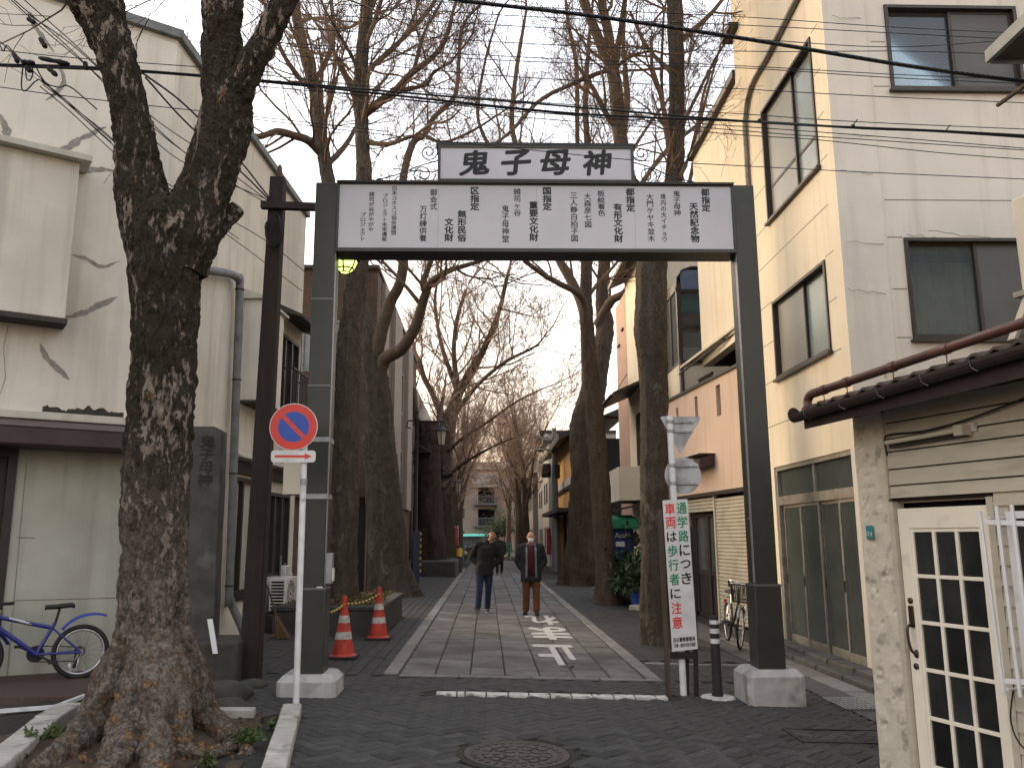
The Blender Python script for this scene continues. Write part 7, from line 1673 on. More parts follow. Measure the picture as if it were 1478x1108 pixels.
# ---- far right clutter: vending machine, awning, potted plants, utility pole, yellow house
vy = 22.7; p0, p1 = P(886, 842, vy), P(914, 756, vy)
vm = thing('vending_machine', 'blue drinks vending machine under the green awning', 'vending machine', (p0[0], vy, gz(p0[0])))
k = B(); k.box(p0[0], p1[0], vy, vy+.7, gz(4)-.02, p1[2]); obj('cabinet', k, 'vend_blue', vm, bevel=.02)
VF = Frame((0, vy, 0), (1, 0, 0), (0, -1, 0)); k = B(VF); a_, c_ = VF.hit(893, 784); k.box(a_-.08, a_+.16, .002, .012, c_-.08, c_+.05); obj('label_panel', k, 'pole_white', vm)
lettering('Asahi', VF, VF.hit(898, 772)[0], VF.hit(898, 772)[1], .014, .40, .14, 'pole_white', vm, bold=.01)
ga = thing('shop_awning', 'green shop awning above the vending machine', 'awning', (p0[0], vy, 2.2)); q0, q1 = P(884, 748, vy-.4), P(923, 762, vy-.4)
k = B(); zt_, zb_ = q0[2], q1[2]; k.prism([V(q0[0], vy+.7, zt_+.12), V(q0[0], vy-.3, zt_), V(q0[0], vy-.4, zb_+.05), V(q0[0], vy-.4, zb_-.02), V(q0[0], vy+.7, zb_-.02)], (q1[0]-q0[0], 0, 0)); obj('canopy', k, 'awning_green', ga, bevel=.03)
k = B()
for xx in (q0[0]+.1, q1[0]-.1): k.tube([V(xx, vy+.6, gz(4)), V(xx, vy+.6, zt_)], .025, 8)
obj('support', k, 'iron', ga)
def frond_plant(c, n, L, seed, t, m='leaf_dark'):
    rg = random.Random(seed); k = B()
    for i in range(n):
        a = rg.uniform(0, math.tau); el = rg.uniform(.5, 1.35); d = V(math.cos(a)*math.cos(el), math.sin(a)*math.cos(el), math.sin(el)); LL = L*rg.uniform(.6, 1.1); p = np.array(c); pts = [p]
        for s in range(7): d = d+V(0, 0, -.13-.05*s*(1.4-el)); d /= np.linalg.norm(d); p = p+d*LL/7; pts.append(p)
        for s in range(1, 8):
            dd_ = pts[s]-pts[s-1]; dd_ /= np.linalg.norm(dd_); side = np.cross(dd_, V(0, 0, 1)); side /= np.linalg.norm(side)+1e-9
            for sg in (-1, 1):
                for h in (0, .5):
                    b_ = pts[s-1]+(pts[s]-pts[s-1])*h; tip = b_+(side*sg*.8+dd_*.9+V(0, 0, -.25))*LL*.17; w_ = dd_*LL*.022; k.add([b_-w_, b_+w_, tip], [(0, 1, 2)])
        k.tube(pts, .006, 4)
    return obj('foliage', k, m, t, fix=False)
def potted(px, py, L, n, seed, label, potm='terracotta', pr=.22):
    c = G(px, py); t = thing('potted_plant', label, 'plant', tuple(c), 'potted plants by the vending machine'); k = B(); k.lathe([(pr*.75, 0), (pr, .34), (pr*1.1, .34), (pr*1.1, .40), (pr*.9, .40), (pr*.85, .33), (0, .33)], c, 20); obj('pot', k, potm, t, smooth='auto')
    frond_plant(c+V(0, 0, .35), n, L, seed, t)
    rg = random.Random(seed+50); leaf_cloud('leaves', 'leaf_dark', t, [c+V(rg.gauss(0, L*.26), rg.gauss(0, L*.26), .35+abs(rg.gauss(0, L*.42))) for _ in range(int(700*L))], .16, seed)
potted(911, 872, 1.15, 34, 1, 'tall bushy palm-like pot plant in front of the vending machine', pr=.26); potted(923, 878, .85, 26, 2, 'low dark pot plant close behind the straight trunk', 'blue_plastic'); potted(897, 869, .7, 22, 3, 'small pot plant beside the blue vending machine', 'stone_base')
# stump at the foot of the slim tree
c = G(905, 872); k = B(); k.ell((0, 0, 0), .52, .36, .34, 20, 14); vv = np.array(k.v); vv = vv*(1+.45*fbm(vv*6, 3, 3))[:, None]; k.v = [tuple(p+c+V(.1, .1, .10)) for p in vv]; tag(obj('root_stump', k, 'bark_dead', None, smooth=True), 'knotted brown root stump at the foot of the slim tree', 'stump')
k = B(); c = G(925, 880); k.hexa([c+V(-.3, .0, -.03), c+V(.35, -.25, -.03), c+V(.5, .1, -.03), c+V(-.1, .3, -.03), c+V(-.28, .0, .12), c+V(.33, -.23, .1), c+V(.48, .1, .1), c+V(-.1, .28, .12)]); tag(obj('kerb_block', k, 'kerb_concrete', None, bevel=.03), 'pale broken kerb block beside the straight trunk', 'kerb stone')
# utility pole with transformer
b0 = G(803, 824); uy = b0[1]; up_t = thing('utility_pole', 'grey utility pole with dark transformer in front of the yellow house', 'utility pole', tuple(b0)); hz = P(797, 618, uy)[2]
k = B(); k.tube([b0, V(b0[0], uy, b0[2]+2.6)], [.24, .22], 14); obj('pole_base', k, 'galvan', up_t, smooth='auto'); k = B(); k.tube([V(b0[0], uy, b0[2]+2.6), V(b0[0], uy, hz)], [.17, .12], 14); obj('pole', k, 'pipe_grey', up_t, smooth='auto')
c = P(790, 679, uy); k = B(); k.lathe([(.2, -.35), (.24, -.3), (.24, .3), (.2, .35)], c+V(-.05, 0, 0), 16); k.lathe([(.14, -.5), (.16, .2)], c+V(.5, -.1, .1), 12); obj('transformer', k, 'iron', up_t, smooth='auto')
k = B(); 
for z in (hz-.5, hz-1.1): k.tube([V(b0[0]-.9, uy, z), V(b0[0]+.9, uy, z)], .05, 6)
obj('cross_arm', k, 'galvan', up_t)
for i in range(5): k = B(); k.lathe([(.04, 0), (.06, .05), (.04, .1), (.05, .15), (0, .18)], V(b0[0]-.8+i*.4, uy, hz-.45), 8); obj('insulator', k, 'pole_white', up_t)
# yellow house
yx = 3.95; YH = Frame((yx, 44.0, 0), (0, 1, 0), (-1, 0, 0)); yh = thing('yellow_house', 'ochre yellow house with white panels and dark eave beyond the massive trunk', 'house', (yx, 47, gz(yx)))
hz = YH.hit(822, 632)[1]
obj('wall', wall(YH, -6, 5.0, 2.9, hz, [], .25), 'orange_wall', yh, fix=False)
for i in range(4): k = B(YH); k.box(-6+i*2.72, -3.33+i*2.72, .01, .10, 4.0, hz-1.9); obj('wall_panel', k, 'panel_white', yh)
k = B(YH); k.box(-6, 5, -.02, .12, 3.86, 3.95); obj('trim', k, 'dark_frame', yh)
k = B(); k.hexa([YH.pt(-6.5, .7, hz-.3), YH.pt(5.5, .7, hz-.3), YH.pt(5.5, -3, hz+1.3), YH.pt(-6.5, -3, hz+1.3), YH.pt(-6.5, .7, hz-.05), YH.pt(5.5, .7, hz-.05), YH.pt(5.5, -3, hz+1.5), YH.pt(-6.5, -3, hz+1.5)]); obj('roof', k, 'dark_frame', yh)
k = B(YH); k.box(-6, 5, -5, -.5, -.2, hz-.2); obj('interior', k, 'room_dark', yh)
k = B(YH); k.box(-6, 5, -.1, .75, 2.72, 2.9); obj('porch_edge', k, 'dark_wood', yh)
for i in range(6): k = B(YH); k.box(-5.8+i*2.1, -5.45+i*2.1, -.35, -.1, -.2, 2.72); obj('pillar', k, 'old_wood' if i % 2 else 'orange_wall', yh)
for i in range(5): k = B(YH); k.box(-5.4+i*2.1, -3.75+i*2.1, -.45, -.40, -.2, 2.5); obj('shop_window', k, 'pane_dark', yh)
# grey and cream houses stepping away beyond it
for i, (x, y, w_, h_, m_, lab) in enumerate(((3.7, 50.5, 5, 7.2, 'pale', 'cream house next beyond the yellow house'), (3.9, 57, 7, 8.6, 'far_concrete', 'taller grey house beyond the cream one on the right'), (3.6, 66, 9, 6.4, 'taupe', 'low brown house far down the right side'), (4.0, 77, 14, 9.0, 'pale', 'pale house nearest the far end on the right'))):
    t = thing('far_house', lab, 'house', (x, y, gz(x)), 'houses far down the right of the lane'); Fh = Frame((x, y, 0), (0, 1, 0), (-1, 0, 0)); ops = [(a, a+1.1, c, c+1.3) for a in np.arange(.6, w_-1.2, 1.9) for c in ((.9, 3.6, 6.0) if h_ > 7.5 else (.9, 3.6))]
    obj('wall', wall(Fh, 0, w_, -.3, h_, ops, .2), m_, t, fix=False); k = B(Fh); k.box(.2, w_-.2, -5, -.4, -.2, h_-.1); obj('interior', k, 'room_dark', t); k = B(Fh); k.box(0, w_, -5, -.205, -.3, .0) if False else None
    k = B(); k.box(x+.01, x+5, y-.2, y-.001, -.3, h_); obj('wall', k, m_, t); k = B(Fh); k.box(-.3, w_+.2, -5, .3, h_+.001, h_+.2); obj('roof', k, 'dark_frame', t)
    for o_ in ops: k = B(); rim(k, Fh, *o_, .07, -.12, .02); wd = obj('window', k, 'silver_frame', t); k = B(Fh); k.box(o_[0]+.07, o_[1]-.07, -.08, -.07, o_[2]+.07, o_[3]-.07); obj('pane', k, 'pane_dark', wd)
for i, (x, y, w_, h_, m_, lab) in enumerate(((-3.6, 56, 10, 7.5, 'far_concrete', 'grey house far down the left side'), (-3.5, 68, 13, 6.2, 'taupe', 'brown house nearest the far end on the left'))):
    t = thing('far_house', lab, 'house', (x, y, gz(x)), 'houses far down the left of the lane'); Fh = Frame((x, y, 0), (0, 1, 0), (1, 0, 0)); ops = [(a, a+1.1, c, c+1.3) for a in np.arange(.6, w_-1.2, 1.9) for c in (.9, 3.6)]
    obj('wall', wall(Fh, 0, w_, -.3, h_, ops, .2), m_, t, fix=False); k = B(Fh); k.box(.2, w_-.2, -5, -.4, -.2, h_-.1); obj('interior', k, 'room_dark', t); k = B(); k.box(x-5, x-.01, y-.2, y-.001, -.3, h_); obj('wall', k, m_, t); k = B(Fh); k.box(-.3, w_+.2, -5, .3, h_+.001, h_+.2); obj('roof', k, 'dark_frame', t)
    for o_ in ops: k = B(); rim(k, Fh, *o_, .07, -.12, .02); wd = obj('window', k, 'silver_frame', t); k = B(Fh); k.box(o_[0]+.07, o_[1]-.07, -.08, -.07, o_[2]+.07, o_[3]-.07); obj('pane', k, 'pane_dark', wd)
# apartment block that closes the view
EYB = 112.0; fb = thing('apartment_block', 'brick and concrete apartment block with balconies closing the far end of the lane', 'building', (0, EYB, 0)); FB = Frame((0, EYB, 0), (1, 0, 0), (0, -1, 0))
pa, pt_ = FB.hit(665, 682); 
obj('wall', wall(FB, -16, 16, -.4, 10.5, [(-1.2+dx, 1.0+dx, c, c+2.2) for dx in (0,) for c in (3.1, 6.0)]+[(a, a+1.6, c, c+1.5) for a in (-12, -8, -4.5, 3.5, 7.5, 11.5) for c in (1.0, 4.0, 7.0)], .3), 'far_brick', fb, fix=False)
k = B(FB); k.box(-15.5, 15.5, -9, -1.6, -.3, 10.3); obj('interior', k, 'room_dark', fb)
k = B(FB); k.box(-2.2, 1.6, .001, .3, 8.2, 10.2); obj('concrete_head', k, 'far_concrete', fb)
k = B(FB); k.box(-16.5, 16.5, -9, .6, 10.5, 10.9); obj('roof_slab', k, 'far_concrete', fb)
k = B(FB); k.prism([FB.pt(-9, 0, 10.9), FB.pt(-3, 0, 12.3), FB.pt(3, 0, 10.9)], -FB.n*9) if False else k.box(-8, 2, -8, -.5, 10.9, 11.6); obj('penthouse', k, 'far_brick', fb)
for c in (2.9, 5.8): 
    k = B(FB); k.box(-1.8, 1.4, .001, 1.0, c, c+.2); bl = obj('balcony', k, 'far_steel', fb); k = B(FB)
    for i in range(17): k.box(-1.75+i*.19, -1.70+i*.19, .93, .97, c+.2, c+1.15)
    k.box(-1.8, 1.4, .92, .98, c+1.15, c+1.23); obj('railing', k, 'far_steel', bl)
k = B(FB); k.box(1.42, 1.75, .001, 1.0, -.3, 8.2); obj('column', k, 'far_steel', fb)
for a in (-12, -8, -4.5, 3.5, 7.5, 11.5):
    for c in (1.0, 4.0, 7.0): k = B(); rim(k, FB, a, a+1.6, c, c+1.5, .09, -.15, .03); wd = obj('window', k, 'silver_frame', fb); k = B(FB); k.box(a+.09, a+1.51, -.1, -.08, c+.09, c+1.41); obj('pane', k, 'pane_dark', wd)
k = B(FB); k.box(-5.2, 1.2, .3, .9, 1.75, 2.05); sfn = thing('shop_fascia', 'pale turquoise lit shop fascia at the far end of the lane', 'sign', tuple(FB.pt(-2, .6, 1.8))); obj('fascia', k, 'teal_sign', sfn)
k = B(FB); k.box(-5.2, 1.2, .05, .28, -.3, 1.72); obj('shop_window', k, 'pane_dark', sfn)
# banners
def banner(px, py_t, py_b, Y, w_, m_, label):
    p0, p1 = P(px, py_t, Y), P(px, py_b, Y); t = thing('banner', label, 'banner', (p0[0], Y, gz(p0[0])), 'vertical shop banners'); k = B(); k.tube([V(p0[0]+w_, Y, gz(p0[0])), V(p0[0]+w_, Y, p0[2]+.1)], .02, 8); k.tube([V(p0[0]-w_, Y, p0[2]+.02), V(p0[0]+w_, Y, p0[2]+.02)], .012, 6); obj('flag_pole', k, 'pole_white', t)
    n = 12; k = B(); zs_ = np.linspace(p1[2], p0[2], n); vs = [V(p0[0]+s*w_, Y+.05*math.sin(z*3+s), z) for z in zs_ for s in (-1, 0, 1)]; k.add(vs, [(i*3+j, i*3+j+1, i*3+j+4, i*3+j+3) for i in range(n-1) for j in range(2)]); o = obj('cloth', k, m_, t, smooth=True, fix=False); md = o.modifiers.new('s', 'SOLIDIFY'); md.thickness = .01
banner(656, 760, 796, 50, .22, 'banner_red', 'red banner on the left behind the plinth'); banner(792, 762, 800, 45.5, .13, 'banner_red', 'red banner beside the utility pole'); banner(735, 784, 803, 64, .1, 'banner_green', 'green banner in the middle of the far lane')
# parked scooter-like bicycle shapes far left
for i, (px, y_) in enumerate(((668, 52), (676, 58))):
    x_ = P(px, 800, y_)[0]; bicycle('parked_bicycle', ['city bicycle parked far down by the red banner', 'farther city bicycle parked left of the lane'][i], (x_, y_, gz(x_)), (.4, -1), .06, .31, 'city', .2)
# green shrub beside the far end
for i, (x_, y_, h_) in enumerate(((1.2, 100, 3.2), (2.0, 98, 4.0))):
    t = thing('shrub', ['yellowish green shrub at the far end of the lane', 'taller green shrub at the far end near the last trees'][i], 'shrub', (x_, y_, gz(x_))); rg = random.Random(i); k = B(); k.tube([V(x_, y_, gz(x_)), V(x_, y_, h_*.6)], .06, 6); obj('stem', k, 'bark_brown', t)
    pts = [V(x_+rg.gauss(0, .7), y_+rg.gauss(0, .7), h_*.5+abs(rg.gauss(0, h_*.28))) for _ in range(1400)]; leaf_cloud('crown', 'leaf_weed', t, pts, .22, i)

# ================================================================== debris: dry leaves, weeds, grit
rg = random.Random(31); pts = []
soil = B(); nx_, ny_ = 46, 46
gxs = np.linspace(-3.72, -1.40, nx_); gys = np.linspace(5.3, 7.9, ny_)
GXm, GYm = np.meshgrid(gxs, gys, indexing='ij'); GX2 = np.where(GXm > -1.83+(7.91-GYm)*.165-.16, -1.83+(7.91-GYm)*.165-.16, GXm)
dist = np.hypot(GX2-nb_[0], GYm-TY); hz_ = -SLOPE*GX2-.005+.02*np.exp(-(dist/.9)**2)+.03*fbm(np.stack([GX2*3, GYm*3, GX2*0], -1), 2, 4)
idx = np.arange(nx_*ny_).reshape(nx_, ny_); f = np.stack([idx[:-1, :-1], idx[1:, :-1], idx[1:, 1:], idx[:-1, 1:]], -1).reshape(-1, 4)
npmesh('soil', np.stack([GX2, GYm, hz_], -1).reshape(-1, 3), f, 'soil', pit)
def soil_z(x, y): return -SLOPE*x+.0+.02*math.exp(-((math.hypot(x-nb_[0], y-TY))/.75)**2)
pts = []
for _ in range(220):
    x, y = rg.uniform(-3.6, -1.75), rg.uniform(5.9, 7.85)
    if x > -1.83+(7.91-y)*.165-.18: continue
    pts.append(V(x, y, soil_z(x, y)+.012))
o = leaf_cloud('fallen_leaves', 'leaf_dry', None, pts, .055, 8, up=.1); tag(o, 'brown fallen leaves scattered in the tree pit', 'leaves', kind='stuff')
k = B()
for _ in range(90):
    x, y = rg.uniform(-3.6, -1.75), rg.uniform(5.9, 7.85)
    if x > -1.83+(7.91-y)*.165-.18: continue
    s = rg.uniform(.005, .017); c = V(x, y, soil_z(x, y)+.01); k.ell(c, s*1.3, s, s*.6, 6, 4)
tag(obj('grit', k, 'tile_grey', None), 'pale grit and stone chips in the tree pit', 'gravel', kind='stuff')
def weed(px, py, n, L, seed, label, spread=.1):
    c = G(px, py); t = thing('weed', label, 'plant', tuple(c), 'weeds in the tree pit'); rg = random.Random(seed); pts = []; k = B()
    for i in range(n//6):
        a = rg.uniform(0, math.tau); e = c+V(math.cos(a)*spread*rg.random(), math.sin(a)*spread*rg.random(), L*rg.uniform(.5, 1.2)); b_ = c+V(rg.uniform(-.02, .02), rg.uniform(-.02, .02), 0); k.tube([b_, (b_+e)/2+V(0, 0, .02), e], .003, 3)
        for s in range(6): pts.append(b_+(e-b_)*(.3+.12*s)+V(rg.gauss(0, .015), rg.gauss(0, .015), 0))
    obj('stems', k, 'leaf_weed', t); leaf_cloud('leaves', 'leaf_weed', t, pts, .045, seed, up=.3)
weed(355, 1078, 170, .13, 1, 'green weed clump beside the right kerb of the tree pit', .15); weed(62, 1072, 200, .10, 2, 'low green weeds at the left of the tree pit', .25); weed(300, 1104, 60, .07, 3, 'tiny weed in front of the roots', .08); weed(392, 1050, 60, .05, 4, 'moss tuft along the outside of the right kerb', .1)
# moss and leaf litter in paver joints
k = B(); pts = []
for _ in range(500):
    x = rg.uniform(-1.2, 3.4); y = rg.uniform(5.7, 9.9)
    if not plaza_ok(x, y) or vnoise(V(x*1.2, y*1.2, 3), 3) < .15: continue
    pts.append(V(x, y, gz(x)+.003))
o = leaf_cloud('moss', 'leaf_weed', None, pts, .022, 5, up=.05); tag(o, 'sparse moss between the dark paving bricks', 'moss', kind='stuff')
pts = [V(x, y, gz(x)+.012) for x, y in [(rg.uniform(-1.2, 4), rg.uniform(10.3, 22)) for _ in range(30)]]
o = leaf_cloud('lane_leaves', 'leaf_dry', None, pts, .05, 6, up=.05); tag(o, 'few dry leaves blown along the lane', 'leaves', kind='stuff')
# ================================================================== people
def remesh(o, vox, sm=6):
    m = o.modifiers.new('r', 'REMESH'); m.mode = 'VOXEL'; m.voxel_size = vox; m.use_smooth_shade = True
    if sm: c = o.modifiers.new('c', 'SMOOTH'); c.factor = .5; c.iterations = sm
    return o
def rot_x(a): return np.array([[1, 0, 0], [0, math.cos(a), -math.sin(a)], [0, math.sin(a), math.cos(a)]])
def rot_y(a): return np.array([[math.cos(a), 0, math.sin(a)], [0, 1, 0], [-math.sin(a), 0, math.cos(a)]])
def rot_z(a): return np.array([[math.cos(a), -math.sin(a), 0], [math.sin(a), math.cos(a), 0], [0, 0, 1]])
def loft(k, rings, n=20):
    """rings: (centre xyz, rx, ry)"""
    vs = []
    for c, rx, ry in rings: vs += [V(c[0]+rx*math.cos(j*math.tau/n), c[1]+ry*math.sin(j*math.tau/n), c[2]) for j in range(n)]
    return k.add(vs, [(i*n+j, i*n+(j+1) % n, (i+1)*n+(j+1) % n, (i+1)*n+j) for i in range(len(rings)-1) for j in range(n)]+[tuple(range(n-1, -1, -1)), tuple(range((len(rings)-1)*n, len(rings)*n))])
def person(label, base, J, mats, vox=.013, mask=False, face=True, longhair=False, coat=None, group=None):
    """J: joints in metres, x to the right as seen, -y towards the viewer"""
    t = thing('person', label, 'person', tuple(base), group); O = np.array(base, float)
    def place(k): k.v = [tuple(np.array(p)+O) for p in k.v]; return k
    hc, hR = V(*J['head']), J['headrot']; nk = V(*J['neck'])
    k = B()
    # body: head with jaw, nose, ears; neck, trunk, limbs, hands and feet in one skin
    k.ell(hc, .078, .095, .115, 18, 14, hR); k.ell(hc+hR@V(0, -.022, -.055), .058, .068, .072, 14, 10, hR)
    k.ell(hc+hR@V(0, -.098, -.018), .014, .020, .024, 8, 6, hR)
    for s in (-1, 1): k.ell(hc+hR@V(.080*s, .008, -.012), .012, .022, .034, 8, 6, hR)
    k.tube([nk+V(0, .01, -.06), hc+hR@V(0, .015, -.07)], [.062, .056], 12)
    loft(k, [(J['hip'], .13, .09), (J['waist'], .12, .085), (J['chest'], .15, .10), (nk+V(0, 0, -.06), .11, .08), (nk, .05, .05)])
    for s, nm in ((-1, 'l'), (1, 'r')):
        sh, el, wr = V(*J['sh'+nm]), V(*J['el'+nm]), V(*J['wr'+nm]); k.tube([sh, (sh+el)/2, el, (el+wr)/2, wr], [.055, .050, .042, .038, .028], 10)
        hd_ = (wr-el); hd_ /= np.linalg.norm(hd_); k.ell(wr+hd_*.045, .036, .020, .045, 10, 8); sd = np.cross(hd_, V(0, 1, 0)); sd /= np.linalg.norm(sd)+1e-9
        for i, L in enumerate((.066, .078, .072, .058)): b_ = wr+hd_*.075+sd*(.026-.017*i); k.tube([b_, b_+hd_*L*.5+V(0, -.008, 0), b_+hd_*L+V(0, -.022, 0)], [.010, .009, .007], 6)
        b_ = wr+hd_*.03+sd*.034; k.tube([b_, b_+hd_*.03+sd*.02, b_+hd_*.06+sd*.022], [.011, .010, .008], 6)
        hp, kn, an = V(*J['hp'+nm]), V(*J['kn'+nm]), V(*J['an'+nm]); k.tube([hp, (hp+kn)/2, kn, (kn*2+an)/3, an], [.080, .070, .052, .052, .036], 12)
    bd = remesh(obj('body', place(k), mats['skin'], t, smooth=True), vox*.8, 3)
    # trousers
    k = B(); loft(k, [(V(*J['hip'])+V(0, 0, .10), .145, .105), (V(*J['hip'])+V(0, 0, .02), .165, .118), (V(*J['hip'])+V(0, 0, -.07), .16, .112)])
    for nm in 'lr':
        hp, kn, an = V(*J['hp'+nm]), V(*J['kn'+nm]), V(*J['an'+nm]); w_ = mats.get('leg', 1.0)
        k.tube(spline([hp+V(0, 0, .02), (hp+kn)/2, kn, (kn+an)/2, an+V(0, 0, -.015)], 12), [x*w_ for x in np.interp(np.linspace(0, 1, 12), [0, .3, .5, .75, 1], [.098, .090, .072, .070, .066])], 14)
    remesh(obj('trousers', place(k), mats['trousers'], t, smooth=True), vox, 4)
    for nm in 'lr':
        an = V(*J['an'+nm]); td = V(*J['toe'+nm]); td /= np.linalg.norm(td); k = B(); zz = np.cross(td, np.cross(V(0, 0, 1), td)); 
        R_ = np.stack([np.cross(td, zz), td, zz], 1)
        k.ell(an+td*.07-zz*.055, .045, .125, .038, 14, 8, R_); k.ell(an+V(0, 0, -.03), .045, .058, .055, 12, 8); k.ell(an+td*.13-zz*.055, .046, .065, .036, 12, 8, R_)
        sh_ = remesh(obj('shoe', place(k), mats['shoe'], t, smooth=True), vox*.7, 2)
        k = B(); k.ell(an+td*.07-zz*.086, .050, .148, .013, 16, 6, R_); obj('sole', place(k), mats.get('sole', 'rubber'), sh_, smooth=True)
    # jacket / coat
    def ring(c, dz, rx, ry, dy=0): c = V(*c); return (c+V(0, dy, dz), rx, ry)
    wj = mats.get('bulk', 1.0); hem = J.get('hem', -.10)
    k = B(); loft(k, [ring(J['hip'], hem, .192*wj, .145*wj), ring(J['hip'], .06, .188*wj, .142*wj), ring(J['waist'], 0, .183*wj, .135*wj), ring(J['chest'], -.05, .200*wj, .148*wj), ring(J['chest'], .08, .205*wj, .140*wj), (nk+V(0, .01, -.075), .165*wj, .105), (nk+V(0, .015, -.01), .085, .080), (nk+V(0, .02, .03), .075, .072)])
    for nm in 'lr':
        sh, el, wr = V(*J['sh'+nm]), V(*J['el'+nm]), V(*J['wr'+nm]); p = spline([nk+(sh-nk)*.55+V(0, 0, -.03), sh, (sh+el)/2, el, (el+wr)/2, wr+(wr-el)*.06], 16); rr = np.interp(np.linspace(0, 1, 16), [0, .2, .4, .6, .8, 1], [.085, .084, .078, .070, .066, .058])*wj
        rr = rr*(1+.06*np.sin(np.arange(16)*2.3)); k.tube(p, rr, 12)
    vv = np.array(k.v); vv += .010*np.stack([fbm(vv*11, 1, 2), fbm(vv*11, 2, 2), 0*vv[:, 0]], 1); k.v = [tuple(p) for p in vv]
    jk = remesh(obj('jacket', place(k), mats['jacket'], t, smooth=True), vox, 3)
    ch, wa, hp_ = V(*J['chest']), V(*J['waist']), V(*J['hip'])
    if coat:                                                # open coat: jumper shows down the front, lining at the edges, hood behind the neck
        k = B(); loft(k, [(hp_+V(0, -.080, -.10), .092, .105*wj), (wa+V(0, -.075, 0), .094, .108*wj), (ch+V(0, -.075, 0), .086, .118*wj), (ch+V(0, -.06, .10), .072, .105), (nk+V(0, -.015, .0), .060, .066)]); obj('jumper', place(k), coat[0], t, smooth=True)
        for s in (-1, 1):
            k = B(); k.tube(spline([nk+V(.075*s, .02, .03), nk+V(.095*s, -.06, -.05), ch+V(.094*s, -.152*wj, .04), wa+V(.098*s, -.150*wj, 0), hp_+V(.105*s, -.150*wj, -.16)], 20), .024, 8, flat=.6); obj('lining', place(k), coat[1], jk, smooth=True)
        k = B(); k.ell(nk+V(0, .07, -.01), .125, .06, .075, 14, 10); k.ell(nk+V(.09, .0, -.02), .045, .07, .05, 10, 8); k.ell(nk+V(-.09, .0, -.02), .045, .07, .05, 10, 8); obj('hood', place(k), coat[1], jk, smooth=True)
    else:
        k = B(); k.tube([nk+V(.070*math.cos(a), .012+.066*math.sin(a), .025+.012*math.sin(a)) for a in np.arange(20)*math.tau/20], .020, 8, close=True); obj('collar', place(k), mats['jacket'], jk, smooth=True)
    # hair: cap of overlapping locks
    rg = random.Random(3); k = B(); top = mats.get('hairtop', 1.0)
    if top > 0:
        k.ell(hc+hR@V(0, .018, .040), .092, .100, .100, 18, 12, hR); k.ell(hc+hR@V(.0, -.035, .078), .070, .055, .040, 14, 10, hR)
        for i in range(160):
            a = rg.uniform(0, math.tau); el = rg.uniform(.05, 1.5); d = V(math.cos(a)*math.cos(el), math.sin(a)*math.cos(el), math.sin(el))
            if d[1] < -.35 and d[2] < .50: continue
            p = hc+hR@(V(0, .015, .02)+d*V(.088, .098, .118)); q = p+hR@(d*.014+V(rg.gauss(0, .012), rg.gauss(0, .012), -.028)); k.tube([p, q], [.015, .006], 5)
    else:
        k.ell(hc+hR@V(0, .040, -.005), .081, .078, .085, 18, 12, hR)
    hr = obj('hair', place(k), 'hair', t, smooth=True)
    if face:
        for s in (-1, 1):
            k = B(); k.ell(hc+hR@V(.030*s, -.090, .006), .013, .006, .007, 8, 6, hR); obj('eye', place(k), 'ink', bd, smooth=True)
            k = B(); k.tube([hc+hR@V(.014*s, -.095, .026), hc+hR@V(.032*s, -.094, .032), hc+hR@V(.048*s, -.084, .026)], .0045, 5); obj('eyebrow', place(k), 'hair', bd, smooth=True)
        if not mask: k = B(); k.ell(hc+hR@V(0, -.092, -.062), .022, .006, .006, 8, 6, hR); obj('mouth', place(k), 'maroon', bd, smooth=True)
    if mask:
        k = B(); k.ell(hc+hR@V(0, -.058, -.055), .062, .060, .056, 18, 12, hR); mk = obj('face_mask', place(k), 'mask_white', t, smooth=True)
        k = B()
        for s in (-1, 1): k.tube([hc+hR@V(.055*s, -.06, -.04), hc+hR@V(.084*s, .01, .01)], .003, 4)
        obj('strap', place(k), 'mask_white', mk)
    return t
b1 = G(699, 884); H1 = 1.0
J1 = dict(head=(.185, -.05, 1.655), headrot=rot_y(.34) @ rot_x(.02), neck=(.095, .0, 1.50), chest=(.045, .0, 1.30), waist=(.015, .01, 1.08), hip=(.0, .0, .95),
          shl=(-.135, .01, 1.425), shr=(.265, .02, 1.39), ell=(-.275, .07, 1.16), elr=(.345, .09, 1.10), wrl=(-.135, .0, 1.02), wrr=(.165, .0, .99),
          hpl=(-.085, 0, .90), hpr=(.095, .02, .90), knl=(-.105, -.13, .51), knr=(.085, .0, .49), anl=(-.135, -.20, .13), anr=(.065, .10, .10), toel=(-.35, -.9, .25), toer=(.05, -1, 0.0), hem=-.16)
person('man in a black jacket and dark jeans walking with his head tilted', b1, J1, dict(skin='skin', trousers='denim', jacket='cloth_black', shoe='shoe_grey', sole='sole', bulk=1.04))
b2 = G(767, 887)
J2 = dict(head=(.0, -.035, 1.625), headrot=rot_x(.06), neck=(.0, .0, 1.465), chest=(.0, .0, 1.28), waist=(.0, .01, 1.06), hip=(.0, .0, .93),
          shl=(-.205, .01, 1.395), shr=(.205, .01, 1.395), ell=(-.275, .05, 1.12), elr=(.285, .06, 1.12), wrl=(-.165, -.01, .92), wrr=(.165, -.01, .94),
          hpl=(-.095, 0, .88), hpr=(.095, 0, .88), knl=(-.105, -.02, .48), knr=(.105, -.06, .49), anl=(-.115, .04, .10), anr=(.105, -.12, .09), toel=(-.25, -1, 0), toer=(.12, -1, 0), hem=-.24)
person('man in a white face mask, dark open coat, maroon jumper and rust trousers', b2, J2, dict(skin='skin_pale', trousers='cloth_rust', jacket='cloth_coat', shoe='shoe', bulk=1.18, leg=1.08, hairtop=0), mask=True, coat=('cloth_maroon', 'cloth_grey'))
b3 = V(.55, 37.5, gz(.55))
